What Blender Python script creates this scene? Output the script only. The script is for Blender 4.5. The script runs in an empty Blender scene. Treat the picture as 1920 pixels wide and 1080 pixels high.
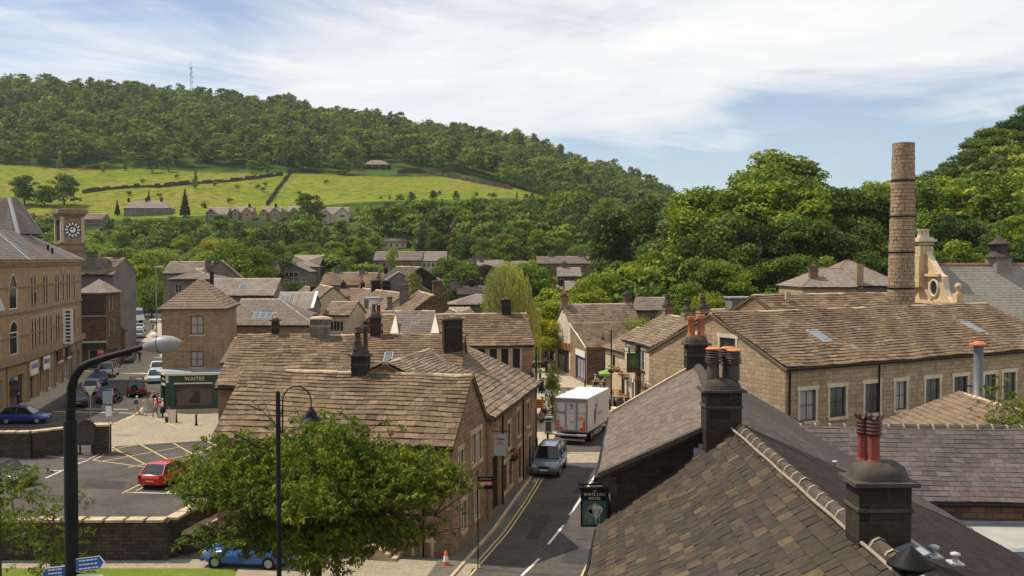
import bpy, bmesh, math, random
import numpy as np
from mathutils import Vector, Matrix
random.seed(7); rng = np.random.default_rng(7)
C = bpy.context.scene.collection
PI = math.pi; R = math.radians
F = 1866.7; CAMZ = 13.8; HOR = 486.0
TP = (540-HOR)/F; PITCH = math.atan(TP)
cp, sp = math.cos(PITCH), math.sin(PITCH)

# ---------------------------------------------------------------- survey helpers: a sight line to a place in metres
def ray(px, py):
    a = (px-960)/F; b = (540-py)/F
    return Vector((a, cp + b*sp, -sp + b*cp))
def at(px, py, Y):
    r = ray(px, py); t = Y/r.y
    return Vector((r.x*t, Y, CAMZ + r.z*t))
def G(px, py, z=0.0):
    r = ray(px, py); t = (z-CAMZ)/r.z
    return Vector((r.x*t, r.y*t, z))

# ---------------------------------------------------------------- terrain
def smooth(t): t = min(1, max(0, t)); return t*t*(3-2*t)
PXK = [-900,-300, 0, 180, 360, 540, 650, 750, 850, 970, 1050, 1120, 1200, 1290, 1340, 1450, 2900]
RID = [150, 158, 170, 184, 194, 212, 228, 248, 262, 284, 308, 330, 356, 402, 440, 500, 500]
TOPK= [300, 305, 312, 316, 320, 328, 330, 330, 332, 352, 375, 395, 420, 455, 475, 505, 505]
BOTK= [405, 402, 402, 400, 398, 392, 385, 378, 372, 372, 395, 415, 445, 475, 485, 510, 510]
def zof(py, d): return CAMZ + (HOR-py)/F*d
def terr_pd(px, d):
    rp = np.interp(px, PXK, RID); tp = np.interp(px, PXK, TOPK); bp = np.interp(px, PXK, BOTK)
    d1, d2, d3 = 480., 660., 1000.+max(0,(px-900))*.25
    z1, z2, z3 = max(0, zof(bp,d1)), max(0, zof(tp,d2)), max(0, zof(rp,d3))
    if d < 290: z = 0
    elif d < d1: z = z1*(.35*smooth((d-290)/(d1-290)) + .65*((d-290)/(d1-290)))
    elif d < d2: z = z1+(z2-z1)*(d-d1)/(d2-d1)
    elif d < d3: z = z2+(z3-z2)*(d-d2)/(d3-d2)
    else: z = z3 - (d-d3)*.12
    s = np.interp(px, [1120,1300,1500,1650,1750,1850,1920,2300,2900],[0,.087,.13,.147,.177,.228,.265,.36,.36])
    z2_ = s*(min(max(d,112),300)-112)
    w = .6*math.sin(px*.021+d*.013)+.5*math.sin(d*.031-px*.011)
    return max(z, z2_) + (w*min(1,(d-290)/100) if d > 290 else 0)
def terr(x, y):
    if y < 60: return 0.
    return float(terr_pd(960+x/y*F, y))
def T(px, py):
    r = ray(px, py); t = 60.
    while t < 1500:
        if CAMZ + r.z*t < terr_pd(px, r.y*t): break
        t += 3
    return Vector((r.x*t, r.y*t, CAMZ+r.z*t))

# ---------------------------------------------------------------- materials
MATS = {}
def nmat(name):
    m = bpy.data.materials.new(name); m.use_nodes = True
    nt = m.node_tree; b = nt.nodes['Principled BSDF']; MATS[name] = m
    return m, nt, b
def N(nt, t, **kw):
    n = nt.nodes.new(t)
    for k, v in kw.items():
        if k.startswith('_'): setattr(n, k[1:], v)
        else:
            k2 = int(k[1:]) if k[0] == 'i' and k[1:].isdigit() else k.replace('_', ' ')
            n.inputs[k2].default_value = v
    return n
def rgba(c): return (c[0], c[1], c[2], 1)
def L_(nt, a, b): nt.links.new(a, b)
def ramp(nt, fac, stops):
    r = nt.nodes.new('ShaderNodeValToRGB'); cr = r.color_ramp
    while len(cr.elements) < len(stops): cr.elements.new(.5)
    for e, (p, c) in zip(cr.elements, stops): e.position = p; e.color = rgba(c)
    L_(nt, fac, r.inputs[0]); return r.outputs[0]
def noise(nt, scale, detail=4, vec=None, rough=.6):
    n = N(nt, 'ShaderNodeTexNoise', Scale=scale, Detail=detail, Roughness=rough)
    if vec is None:
        tc = N(nt, 'ShaderNodeTexCoord'); vec = tc.outputs['Object']
    L_(nt, vec, n.inputs['Vector']); return n.outputs['Fac']
def mixc(nt, fac, a, b, mode='MIX'):
    m = N(nt, 'ShaderNodeMix', _data_type='RGBA', _blend_type=mode)
    for s, i in ((fac, 0), (a, 6), (b, 7)):
        if isinstance(s, (int, float)): m.inputs[i].default_value = s
        elif isinstance(s, tuple): m.inputs[i].default_value = rgba(s)
        else: L_(nt, s, m.inputs[i])
    return m.outputs[2]
def bump(nt, b, h, strength=.4, dist=.02):
    bp = N(nt, 'ShaderNodeBump', Strength=strength, Distance=dist)
    L_(nt, h, bp.inputs['Height']); L_(nt, bp.outputs[0], b.inputs['Normal'])
def plain(name, c, rough=.7, var=.15, scale=3., metal=0, bmp=.0, spec=None):
    spec = (.12 if rough > .75 else .4) if spec is None else spec
    m, nt, b = nmat(name); b.inputs['Roughness'].default_value = rough; b.inputs['Metallic'].default_value = metal
    b.inputs['Specular IOR Level'].default_value = spec
    f = noise(nt, scale)
    lo = tuple(x*(1-var) for x in c); hi = tuple(min(1, x*(1+var)) for x in c)
    L_(nt, ramp(nt, f, [(.3, lo), (.7, hi)]), b.inputs['Base Color'])
    if bmp: bump(nt, b, f, bmp)
    return m
def paint(name, c, rough=.25):
    m, nt, b = nmat(name); b.inputs['Roughness'].default_value = rough
    b.inputs['Base Color'].default_value = rgba(c); b.inputs['Coat Weight'].default_value = .6
    return m
def stone(name, c1, c2, mortar, bw=.45, bh=.2, stain=(.05,.04,.035), amt=.45, ms=.012, bmp=.5):
    m, nt, b = nmat(name); b.inputs['Roughness'].default_value = .9; b.inputs['Specular IOR Level'].default_value = .1
    uv = N(nt, 'ShaderNodeUVMap')
    wob = N(nt, 'ShaderNodeTexNoise', Scale=1.7, Detail=2); L_(nt, uv.outputs[0], wob.inputs['Vector'])
    va = N(nt, 'ShaderNodeVectorMath', _operation='SCALE'); L_(nt, wob.outputs['Color'], va.inputs[0]); va.inputs['Scale'].default_value = .05
    vb = N(nt, 'ShaderNodeVectorMath', _operation='ADD'); L_(nt, uv.outputs[0], vb.inputs[0]); L_(nt, va.outputs[0], vb.inputs[1])
    br = N(nt, 'ShaderNodeTexBrick', Scale=1, Mortar_Size=ms, Mortar_Smooth=.3, Bias=0, Brick_Width=bw, Row_Height=bh)
    br.inputs['Color1'].default_value = rgba(c1); br.inputs['Color2'].default_value = rgba(c2); br.inputs['Mortar'].default_value = rgba(mortar)
    L_(nt, vb.outputs[0], br.inputs['Vector'])
    n1 = noise(nt, .35, 5, uv.outputs[0]); n2 = noise(nt, 9, 4, uv.outputs[0])
    col = mixc(nt, ramp(nt, n1, [(.42, (0,0,0)), (.68, (amt,)*3)]), br.outputs['Color'], stain)
    col = mixc(nt, .55, col, ramp(nt, n2, [(.3, (.55,.55,.55)), (.7, (1.3,1.25,1.2))]), 'MULTIPLY')
    sm_ = N(nt, 'ShaderNodeMapping'); sm_.inputs['Scale'].default_value = (2.6, .22, 1); L_(nt, uv.outputs[0], sm_.inputs[0])
    n3 = noise(nt, 1.0, 5, sm_.outputs[0], .6)
    col = mixc(nt, ramp(nt, n3, [(.52, (0,0,0)), (.72, (.42,)*3)]), col, stain)
    L_(nt, col, b.inputs['Base Color'])
    mh = N(nt, 'ShaderNodeMath', _operation='MULTIPLY_ADD'); L_(nt, br.outputs['Fac'], mh.inputs[0]); mh.inputs[1].default_value = -1.; L_(nt, n2, mh.inputs[2])
    bump(nt, b, mh.outputs[0], bmp, .02)
    return m
def tile(name, cols, rough=.85, dirt=(.06,.05,.04), lichen=None, big=.3):
    m, nt, b = nmat(name); b.inputs['Roughness'].default_value = rough; b.inputs['Specular IOR Level'].default_value = .12
    g = N(nt, 'ShaderNodeNewGeometry')
    k = len(cols)
    c = ramp(nt, g.outputs['Random Per Island'], [(i/(k-1), cc) for i, cc in enumerate(cols)])
    n0 = noise(nt, big, 5); n1 = noise(nt, 6, 6, None, .7)
    c = mixc(nt, ramp(nt, n0, [(.45, (0,0,0)), (.7, (.55,)*3)]), c, dirt)
    c = mixc(nt, .6, c, ramp(nt, n1, [(.3, (.5,.5,.5)), (.7, (1.4,1.35,1.3))]), 'MULTIPLY')
    if lichen:
        n2 = noise(nt, 3.1, 6, None, .75)
        c = mixc(nt, ramp(nt, n2, [(.64, (0,0,0)), (.74, (.55,)*3)]), c, lichen)
    L_(nt, c, b.inputs['Base Color']); bump(nt, b, n1, .35, .02)
    return m
def leaf(name, c1, c2, c3=None, trans=.3, vary=True):
    m, nt, b = nmat(name); b.inputs['Roughness'].default_value = .6; b.inputs['Specular IOR Level'].default_value = .12
    g = N(nt, 'ShaderNodeNewGeometry'); oi = N(nt, 'ShaderNodeObjectInfo')
    c = ramp(nt, g.outputs['Random Per Island'], [(0, c1), (.6, c2), (1, c3 or c2)])
    if vary: c = mixc(nt, 1., c, ramp(nt, oi.outputs['Random'], [(0, (.72,.8,.75)), (.5, (1.,1.,1.)), (1, (1.35,1.22,.95))]), 'MULTIPLY')
    gp_ = N(nt, 'ShaderNodeVectorMath', _operation='MULTIPLY'); L_(nt, g.outputs['Position'], gp_.inputs[0]); gp_.inputs[1].default_value = (1,1,.4)
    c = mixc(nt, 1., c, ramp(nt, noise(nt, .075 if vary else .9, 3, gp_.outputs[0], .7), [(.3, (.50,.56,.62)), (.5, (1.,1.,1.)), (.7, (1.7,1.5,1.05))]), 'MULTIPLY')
    L_(nt, c, b.inputs['Base Color'])
    tr = N(nt, 'ShaderNodeBsdfTranslucent'); L_(nt, c, tr.inputs[0])
    mx = N(nt, 'ShaderNodeMixShader'); mx.inputs[0].default_value = trans
    L_(nt, b.outputs[0], mx.inputs[1]); L_(nt, tr.outputs[0], mx.inputs[2])
    L_(nt, mx.outputs[0], nt.nodes['Material Output'].inputs[0])
    return m

stone('sandstone', (.36,.24,.14), (.24,.155,.09), (.12,.09,.06), .5, .22)
stone('pale_sandstone', (.46,.345,.22), (.335,.245,.15), (.16,.12,.075), .55, .24, (.12,.09,.06), .25)
stone('cream_stone', (.62,.52,.37), (.52,.43,.30), (.36,.29,.2), .42, .2, (.2,.15,.1), .2)
stone('brown_stone', (.20,.13,.08), (.11,.07,.045), (.045,.035,.028), .48, .2)
stone('sooty_stone', (.050,.038,.030), (.026,.021,.018), (.055,.045,.036), .62, .3, (.015,.012,.011), .5, .014)
stone('dark_wall_stone', (.10,.08,.06), (.055,.045,.035), (.02,.017,.015), .4, .16, (.02,.02,.015), .5)
stone('facade_brick', (.42,.30,.175), (.31,.215,.125), (.15,.105,.065), .34, .14, (.14,.10,.06), .3, .01, .3)
stone('tower_brick', (.40,.275,.165), (.28,.185,.11), (.12,.08,.05), .42, .13, (.1,.07,.04), .3, .01, .3)
stone('chimney_stone', (.43,.31,.20), (.35,.25,.16), (.24,.17,.11), .6, .3, (.14,.10,.07), .3, .03, .8)
stone('grey_stone', (.25,.21,.17), (.17,.145,.12), (.11,.095,.08), .5, .2, (.05,.045,.04), .4)
stone('white_render', (.62,.55,.43), (.60,.53,.41), (.58,.52,.40), 3, 3, (.35,.28,.2), .3, .001, .1)
stone('grey_render', (.20,.175,.165), (.19,.165,.155), (.18,.16,.15), 3, 3, (.09,.08,.075), .5, .001, .1)
stone('red_brick', (.30,.12,.07), (.22,.085,.05), (.25,.2,.15), .24, .08)
tile('stone_slate', [(.115,.078,.05),(.20,.14,.089),(.165,.115,.072),(.245,.176,.115),(.14,.098,.063),(.195,.136,.088),(.09,.064,.044)], dirt=(.075,.054,.037), lichen=(.30,.25,.17))
tile('stone_slate_grey', [(.12,.09,.062),(.24,.18,.125),(.17,.128,.09),(.28,.21,.15)], dirt=(.08,.062,.047))
tile('mixed_slate', [(.036,.030,.025),(.05,.040,.032),(.042,.035,.029),(.062,.048,.036),(.047,.038,.031),(.088,.066,.043),(.054,.044,.035),(.043,.036,.030),(.12,.088,.055)], dirt=(.052,.044,.026), lichen=(.17,.14,.085))
tile('brown_slate', [(.14,.10,.07),(.205,.15,.105),(.17,.122,.085)], dirt=(.07,.055,.045))
tile('purple_slate', [(.15,.12,.105),(.195,.16,.14),(.17,.138,.12),(.13,.105,.09)], .7, dirt=(.105,.083,.068))
tile('purple_slate_near', [(.085,.07,.066),(.115,.095,.088),(.10,.082,.076),(.07,.058,.056),(.13,.11,.10)], .6, dirt=(.06,.05,.046))
tile('wet_slate', [(.13,.102,.084),(.17,.134,.11),(.11,.086,.07),(.15,.118,.097)], .7, dirt=(.085,.064,.05))
tile('dark_slate', [(.055,.045,.040),(.085,.069,.060),(.068,.055,.048),(.048,.040,.035),(.075,.06,.052)], .7, dirt=(.05,.041,.035))
tile('grey_slate', [(.20,.17,.145),(.25,.215,.185),(.17,.145,.125)], .7, dirt=(.135,.112,.092))
tile('green_slate', [(.21,.205,.17),(.26,.25,.21),(.23,.225,.19)], .6, dirt=(.17,.165,.14))
tile('concrete_tile', [(.20,.145,.10),(.24,.175,.12)], .8, dirt=(.15,.11,.08))
plain('dressed_stone', (.44,.34,.23), .9, .2, 2, bmp=.2)
plain('aged_stone', (.25,.175,.11), .9, .25, 1.5, bmp=.3)
plain('pale_dressed', (.56,.47,.34), .9, .15, 2, bmp=.2)
plain('sooty_dressed', (.07,.058,.048), .95, .35, 3, bmp=.4)
plain('ridge_red', (.24,.11,.075), .8, .2, 5)
plain('mortar', (.25,.21,.155), .95, .2, 4, bmp=.3)
plain('lead', (.22,.24,.26), .45, .25, 2, spec=.5)
plain('terracotta', (.42,.12,.05), .7, .2, 5, bmp=.1)
plain('terracotta_red', (.20,.035,.022), .5, .2, 5)
plain('terracotta_maroon', (.085,.028,.022), .5, .3, 9)
plain('terracotta_dark', (.055,.032,.028), .6, .3, 8)
plain('terracotta_orange', (.55,.19,.06), .7, .15, 5)
plain('black_metal', (.008,.008,.008), .6, .2, 4, spec=.15)
plain('grey_metal', (.33,.35,.36), .4, .1, 2, metal=.3)
plain('dark_wood', (.045,.03,.02), .7, .3, 6)
plain('dark_green_paint', (.012,.05,.03), .4, .2, 2)
plain('blue_paint', (.045,.06,.22), .45, .15, 2)
plain('white_paint', (.72,.70,.66), .5, .05, 3)
plain('cream_paint', (.62,.54,.42), .6, .08, 2)
plain('maroon_paint', (.10,.02,.02), .5, .1, 2)
plain('wood_bench', (.30,.13,.05), .7, .25, 5)
plain('interior_dark', (.02,.017,.015), .9, .3, 1)
asphalt_slot = 0
plain('asphalt_fresh', (.05,.046,.044), .9, .15, 1.6, bmp=.15)
plain('town_ground', (.13,.115,.095), .95, .3, .3)
plain('road_white', (.62,.60,.56), .7, .12, 8)
plain('road_yellow', (.50,.40,.16), .7, .2, 8)
plain('bark', (.075,.055,.04), .95, .3, 7, bmp=.5)
plain('flat_felt', (.30,.30,.27), .8, .12, .8)
plain('metal_sheet', (.38,.38,.37), .4, .08, 1)
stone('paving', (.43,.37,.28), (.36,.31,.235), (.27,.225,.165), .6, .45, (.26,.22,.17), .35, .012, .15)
stone('setts', (.40,.345,.26), (.30,.26,.195), (.17,.145,.11), .22, .14, (.22,.19,.14), .35, .012, .3)
stone('pavement_flags', (.15,.13,.11), (.12,.105,.09), (.07,.06,.05), .9, .6, (.08,.07,.06), .35, .012, .15)
m, nt, b = nmat('asphalt'); b.inputs['Roughness'].default_value = .9; b.inputs['Specular IOR Level'].default_value = .15
c = ramp(nt, noise(nt, .22, 6, None, .7), [(.32, (.052,.046,.042)), (.5, (.075,.067,.061)), (.68, (.10,.09,.08))])
c = mixc(nt, .5, c, ramp(nt, noise(nt, 2.3, 6, None, .75), [(.35, (.6,.6,.6)), (.65, (1.35,1.33,1.3))]), 'MULTIPLY')
vo = N(nt, 'ShaderNodeTexVoronoi', _feature='DISTANCE_TO_EDGE', Scale=.16); tcv = N(nt, 'ShaderNodeTexCoord'); wv = N(nt, 'ShaderNodeTexNoise', Scale=1.1, Detail=5); L_(nt, tcv.outputs['Object'], wv.inputs['Vector'])
vm = N(nt, 'ShaderNodeVectorMath', _operation='MULTIPLY_ADD'); L_(nt, wv.outputs['Color'], vm.inputs[0]); vm.inputs[1].default_value = (1.6,1.6,0); L_(nt, tcv.outputs['Object'], vm.inputs[2]); L_(nt, vm.outputs[0], vo.inputs['Vector'])
c = mixc(nt, ramp(nt, vo.outputs['Distance'], [(0, (.6,)*3), (.006, (0,0,0))]), c, (.025,.022,.02))
L_(nt, c, b.inputs['Base Color']); bump(nt, b, noise(nt, 40, 3), .25, .01)
def glassy(name, c, rough=.08):
    m, nt, b = nmat(name); b.inputs['Base Color'].default_value = rgba(c); b.inputs['Roughness'].default_value = rough
    b.inputs['Specular IOR Level'].default_value = .7
    return m
glassy('window_glass', (.018,.02,.022)); glassy('skylight_glass', (.12,.14,.15), .15)
glassy('car_glass', (.012,.014,.016), .05)
glassy('lamp_glass', (.55,.55,.52), .2)
glassy('shop_glass', (.05,.04,.03), .06)
def curtain():
    m, nt, b = nmat('curtained_glass'); b.inputs['Roughness'].default_value = .25
    uv = N(nt, 'ShaderNodeUVMap'); w = N(nt, 'ShaderNodeTexWave', Scale=3.); L_(nt, uv.outputs[0], w.inputs[0])
    L_(nt, ramp(nt, w.outputs['Fac'], [(0, (.16,.15,.13)), (1, (.42,.41,.38))]), b.inputs['Base Color'])
curtain()
# the field: yellow-green pasture with rushes and dry patches
m, nt, b = nmat('pasture'); b.inputs['Specular IOR Level'].default_value = .04; b.inputs['Roughness'].default_value = .95
na = noise(nt, .018, 6); nb = noise(nt, .22, 5)
c = ramp(nt, na, [(.3, (.115,.155,.010)), (.5, (.165,.18,.016)), (.7, (.195,.165,.03))])
c = mixc(nt, ramp(nt, nb, [(.46, (0,0,0)), (.60, (.85,)*3)]), c, (.055,.095,.010))
c = mixc(nt, ramp(nt, noise(nt, .05, 7, None, .7), [(.55, (0,0,0)), (.66, (.7,)*3)]), c, (.20,.145,.05))
L_(nt, c, b.inputs['Base Color']); bump(nt, b, nb, .5, .6)
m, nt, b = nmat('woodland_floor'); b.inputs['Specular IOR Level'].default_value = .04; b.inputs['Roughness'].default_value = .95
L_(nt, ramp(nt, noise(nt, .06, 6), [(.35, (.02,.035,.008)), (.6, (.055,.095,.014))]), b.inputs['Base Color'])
m, nt, b = nmat('lawn'); b.inputs['Specular IOR Level'].default_value = .04; b.inputs['Roughness'].default_value = .9
na = noise(nt, .5, 5); nb = noise(nt, 14, 4)
c = mixc(nt, .5, ramp(nt, na, [(.3, (.09,.13,.015)), (.7, (.17,.20,.03))]), ramp(nt, nb, [(.3, (.06,.1,.01)), (.7, (.2,.24,.05))]))
L_(nt, c, b.inputs['Base Color']); bump(nt, b, nb, .8, .04)
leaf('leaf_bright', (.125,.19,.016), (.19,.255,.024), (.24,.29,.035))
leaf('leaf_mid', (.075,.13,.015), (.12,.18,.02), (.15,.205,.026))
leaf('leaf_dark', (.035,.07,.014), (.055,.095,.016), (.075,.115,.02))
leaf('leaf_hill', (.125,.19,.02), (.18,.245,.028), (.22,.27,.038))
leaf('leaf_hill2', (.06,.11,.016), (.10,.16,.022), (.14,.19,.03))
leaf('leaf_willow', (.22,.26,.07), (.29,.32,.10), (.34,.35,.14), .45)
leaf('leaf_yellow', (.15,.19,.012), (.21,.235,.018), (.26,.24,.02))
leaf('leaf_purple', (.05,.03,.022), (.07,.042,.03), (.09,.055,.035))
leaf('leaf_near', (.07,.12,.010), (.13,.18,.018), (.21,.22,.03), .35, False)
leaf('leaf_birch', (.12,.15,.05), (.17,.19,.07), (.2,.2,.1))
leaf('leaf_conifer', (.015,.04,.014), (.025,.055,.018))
for i, c in enumerate([(.5,.03,.04),(.55,.2,.25),(.6,.45,.1),(.4,.1,.3)]): plain('flower%d' % i, c, .6, .2, 9)

# ---------------------------------------------------------------- mesh builder
Z = Vector((0,0,1))
class MB:
    def __init__(s): s.v = []; s.f = []; s.m = []; s.mats = []; s.smooth = []
    def mi(s, m):
        if m not in s.mats: s.mats.append(m)
        return s.mats.index(m)
    def face(s, pts, m, smooth=False):
        i = len(s.v); s.v.extend([tuple(p) for p in pts]); s.f.append(list(range(i, i+len(pts)))); s.m.append(s.mi(m)); s.smooth.append(smooth)
    def grid(s, rows, m, closed=True, smooth=True, flip=False):
        base = len(s.v); n = len(rows[0]); mi = s.mi(m)
        for r in rows: s.v.extend([tuple(p) for p in r])
        for i in range(len(rows)-1):
            for j in range(n if closed else n-1):
                k = (j+1) % n
                q = [base+i*n+j, base+i*n+k, base+(i+1)*n+k, base+(i+1)*n+j]
                s.f.append(q[::-1] if flip else q); s.m.append(mi); s.smooth.append(smooth)
        return base
    def cap(s, ring, m, flip=False): s.face(ring[::-1] if flip else ring, m)
    def hexa(s, b, t, m):     # b, t: four points each, counter-clockwise from above
        i = len(s.v); s.v.extend([tuple(p) for p in b+t]); mi = s.mi(m)
        for q in ([3,2,1,0],[4,5,6,7],[0,1,5,4],[1,2,6,5],[2,3,7,6],[3,0,4,7]):
            s.f.append([i+k for k in q]); s.m.append(mi); s.smooth.append(False)
    def box(s, c, size, m, rz=0.):
        c = Vector(c); x, y, z = [k/2 for k in size]; ca, sa = math.cos(rz), math.sin(rz)
        def p(a, b, h): return (c.x+a*ca-b*sa, c.y+a*sa+b*ca, c.z+h)
        s.hexa([p(-x,-y,-z),p(x,-y,-z),p(x,y,-z),p(-x,y,-z)], [p(-x,-y,z),p(x,-y,z),p(x,y,z),p(-x,y,z)], m)
    def boxa(s, O, t, n, u, v, z, m):   # box in a wall's frame: along t, outward n, up
        def p(a, b, h): return O + t*a + n*b + Z*h
        # t x (-n) = up keeps it counter-clockwise
        s.hexa([p(u[0],v[1],z[0]),p(u[1],v[1],z[0]),p(u[1],v[0],z[0]),p(u[0],v[0],z[0])],
               [p(u[0],v[1],z[1]),p(u[1],v[1],z[1]),p(u[1],v[0],z[1]),p(u[0],v[0],z[1])], m)
    def tube(s, pts, rad, m, n=8, caps=True, smooth=True):
        pts = [Vector(p) for p in pts]; k = len(pts)
        if not hasattr(rad, '__len__'): rad = [rad]*k
        rows = []; up = Z
        for i, p in enumerate(pts):
            d = (pts[min(i+1,k-1)]-pts[max(i-1,0)]).normalized()
            a = d.cross(up)
            if a.length < .1: a = d.cross(Vector((1,0,0)))
            a.normalize(); b = a.cross(d)
            if rows and a.dot(pa) < 0: a = -a; b = -b
            pa = a
            rows.append([p + (a*math.cos(2*PI*j/n) + b*math.sin(2*PI*j/n))*rad[i] for j in range(n)])
        s.grid(rows, m, True, smooth)
        if caps: s.cap(rows[0], m, True); s.cap(rows[-1], m)
    def lathe(s, O, prof, m, n=16, smooth=True):
        O = Vector(O)
        rows = [[O+Vector((r*math.cos(2*PI*j/n), r*math.sin(2*PI*j/n), z)) for j in range(n)] for r, z in prof]
        s.grid(rows, m, True, smooth); s.cap(rows[-1], m); s.cap(rows[0], m, True)
    def slab(s, q, th, m):
        q = [Vector(p) for p in q]; n = (q[1]-q[0]).cross(q[-1]-q[0]).normalized()
        if n.z < -1e-4: q = q[::-1]; n = -n
        lo = [p-n*th for p in q]; k = len(q)
        s.face(q, m); s.face(lo[::-1], m)
        for i in range(k): s.face([q[i], lo[i], lo[(i+1)%k], q[(i+1)%k]], m)
    def build(s, name, parent=None, loc=None, col=None):
        me = bpy.data.meshes.new(name)
        O = Vector(loc) if loc is not None else (parent_loc(parent) if parent else Vector((0,0,0)))
        if s.v:
            V = np.array(s.v, dtype=np.float64)
            me.from_pydata((V-np.array(O)).tolist(), [], s.f)
            for m in s.mats: me.materials.append(MATS[m])
            me.polygons.foreach_set('material_index', s.m); me.polygons.foreach_set('use_smooth', s.smooth)
            uvl = me.uv_layers.new(name='UVMap')
            uvs = []
            for f in s.f:
                p0, p1, p2 = (Vector(s.v[f[0]]), Vector(s.v[f[1]]), Vector(s.v[f[2]]))
                n = (p1-p0).cross(p2-p0)
                if n.length < 1e-12 and len(f) > 3: n = (p2-p0).cross(Vector(s.v[f[3]])-p0)
                if n.length < 1e-12: n = Z.copy()
                n.normalize(); t = Z.cross(n)
                t = Vector((1,0,0)) if t.length < .15 else t.normalized()
                bb = n.cross(t)
                for i in f:
                    p = Vector(s.v[i]); uvs += [p.dot(t), p.dot(bb)]
            uvl.data.foreach_set('uv', uvs)
        o = bpy.data.objects.new(name, me); C.objects.link(o)
        if parent: o.parent = parent; 
        else: o.location = O
        if parent and loc is not None: o.location = O - parent_loc(parent)
        return o
LOC = {}
def parent_loc(p):
    v = Vector((0,0,0))
    while p: v += p.location; p = p.parent
    return v
def tag(o, label, cat, group=None, kind=None):
    if label: o['label'] = label
    if cat: o['category'] = cat
    if group: o['group'] = group
    if kind: o['kind'] = kind
    return o
def thing(name, label, cat, loc, group=None, rz=0):
    o = bpy.data.objects.new(name, None); C.objects.link(o); o.location = Vector(loc); o.rotation_euler = (0,0,rz); o.empty_display_size = .2
    return tag(o, label, cat, group)
def struct(mb, name, lab=None, kind='structure'):
    o = mb.build(name); o['kind'] = kind
    if lab: o['label'] = lab
    o['category'] = name.split('_')[-1]
    return o
def copy_tree(o, parent=None):
    c = o.copy(); C.objects.link(c)
    if parent: c.parent = parent
    for ch in list(o.children): copy_tree(ch, c)
    return c

# ---------------------------------------------------------------- roofs made of laid slates
def lerp(a, b, t): return a+(b-a)*t
def slates(mb, A, B, Cc, D, mat, course=.3, tw=.5, th=.035, dim=1., wav=.02, gap=.012, jit=.25, lift=None):
    A, B, Cc, D = map(Vector, (A, B, Cc, D))
    e = (B-A).normalized(); nn = e.cross(((D+Cc)/2-(A+B)/2)).normalized()
    if nn.z < 0: nn = -nn
    up = nn.cross(e)
    if up.z < 0: up = -up
    H = ((D-A).dot(up)+(Cc-B).dot(up))/2
    if H <= 0: return
    lift = .015+wav*2.1 if lift is None else lift
    ts = [0.]; c = course
    while ts[-1] < H: ts.append(ts[-1]+c*(1+random.uniform(-.06,.06))); c *= dim
    ts = [t/ts[-1] for t in ts]
    def hgt(u, h):
        return wav*(math.sin(u*.9+h*.7+A.x)+.6*math.sin(u*2.3-h*1.9)+.5*math.sin(u*.37+2))
    for i in range(len(ts)-1):
        t0, t1 = ts[i], ts[i+1]
        l0, r0 = lerp(A, D, t0), lerp(B, Cc, t0); l1, r1 = lerp(A, D, t1), lerp(B, Cc, t1)
        uL0, uR0 = (l0-A).dot(e), (r0-A).dot(e); uL1, uR1 = (l1-A).dot(e), (r1-A).dot(e)
        u = min(uL0, uL1) - random.uniform(0, tw)
        hh = t0*H; w = tw*(1-.3*t0 if dim < 1 else 1)
        while u < max(uR0, uR1):
            du = w*(1+random.uniform(-jit, jit)); a, b_ = u+gap/2, u+du-gap/2; u += du
            a0, b0 = min(max(a,uL0),uR0), min(max(b_,uL0),uR0); a1, b1 = min(max(a,uL1),uR1), min(max(b_,uL1),uR1)
            if b0-a0 < .03 and b1-a1 < .03: continue
            j = random.uniform(-.12,.12)*course*jit; tl = random.uniform(-.35,.6)*th*jit
            ee = random.uniform(-1,1)*th*.3
            def P(uu, q, s_, h):
                l_, r_, ul, ur = q
                return (l_+(r_-l_)*((uu-ul)/(ur-ul)) if ur-ul > 1e-4 else l_) + up*s_ + nn*(h+hgt(uu, hh)+lift)
            bo = (l0, r0, uL0, uR0); bt = (l1, r1, uL1, uR1)
            p0 = P(a0, bo, j, th+tl+ee); p1 = P(b0, bo, j+tl*.5, th+tl-ee); p2 = P(b1, bt, .03, .004+ee*.3); p3 = P(a1, bt, .03, .004-ee*.3)
            q0 = p0-nn*(th*1.05); q1 = p1-nn*(th*1.05)
            i0 = len(mb.v); mi = mb.mi(mat)
            mb.v.extend([tuple(x) for x in (p0,p1,p2,p3,q0,q1)])
            for q in ([0,1,2,3],[4,5,1,0],[4,0,3],[1,5,2]):
                mb.f.append([i0+k for k in q]); mb.m.append(mi); mb.smooth.append(False)
def ridge(mb, P, Q, mat, w=.22, seg=.5, h=.07, join=None):
    P, Q = Vector(P), Vector(Q); d = (Q-P); L = d.length; d.normalize(); s = d.cross(Z).normalized(); n = max(1, int(L/seg))
    for i in range(n):
        a = P+d*(L*i/n+.01); b = P+d*(L*(i+1)/n-.01); k = random.uniform(-.01,.015)
        a = a+Z*k; b = b+Z*k
        dn = w*.55
        ra = [a-s*w-Z*dn, a-s*w*.5+Z*(h-.03), a+Z*(h+.02), a+s*w*.5+Z*(h-.03), a+s*w-Z*dn]
        rb = [b-s*w-Z*dn, b-s*w*.5+Z*(h-.03), b+Z*(h+.02), b+s*w*.5+Z*(h-.03), b+s*w-Z*dn]
        mb.grid([ra, rb], mat, False, False, True); mb.face(ra, mat); mb.face(rb[::-1], mat)
        if join and i: mb.grid([[x-d*.05+Z*.02 for x in ra], [x+d*.03+Z*.02 for x in ra]], join, False, False, True)

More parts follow.
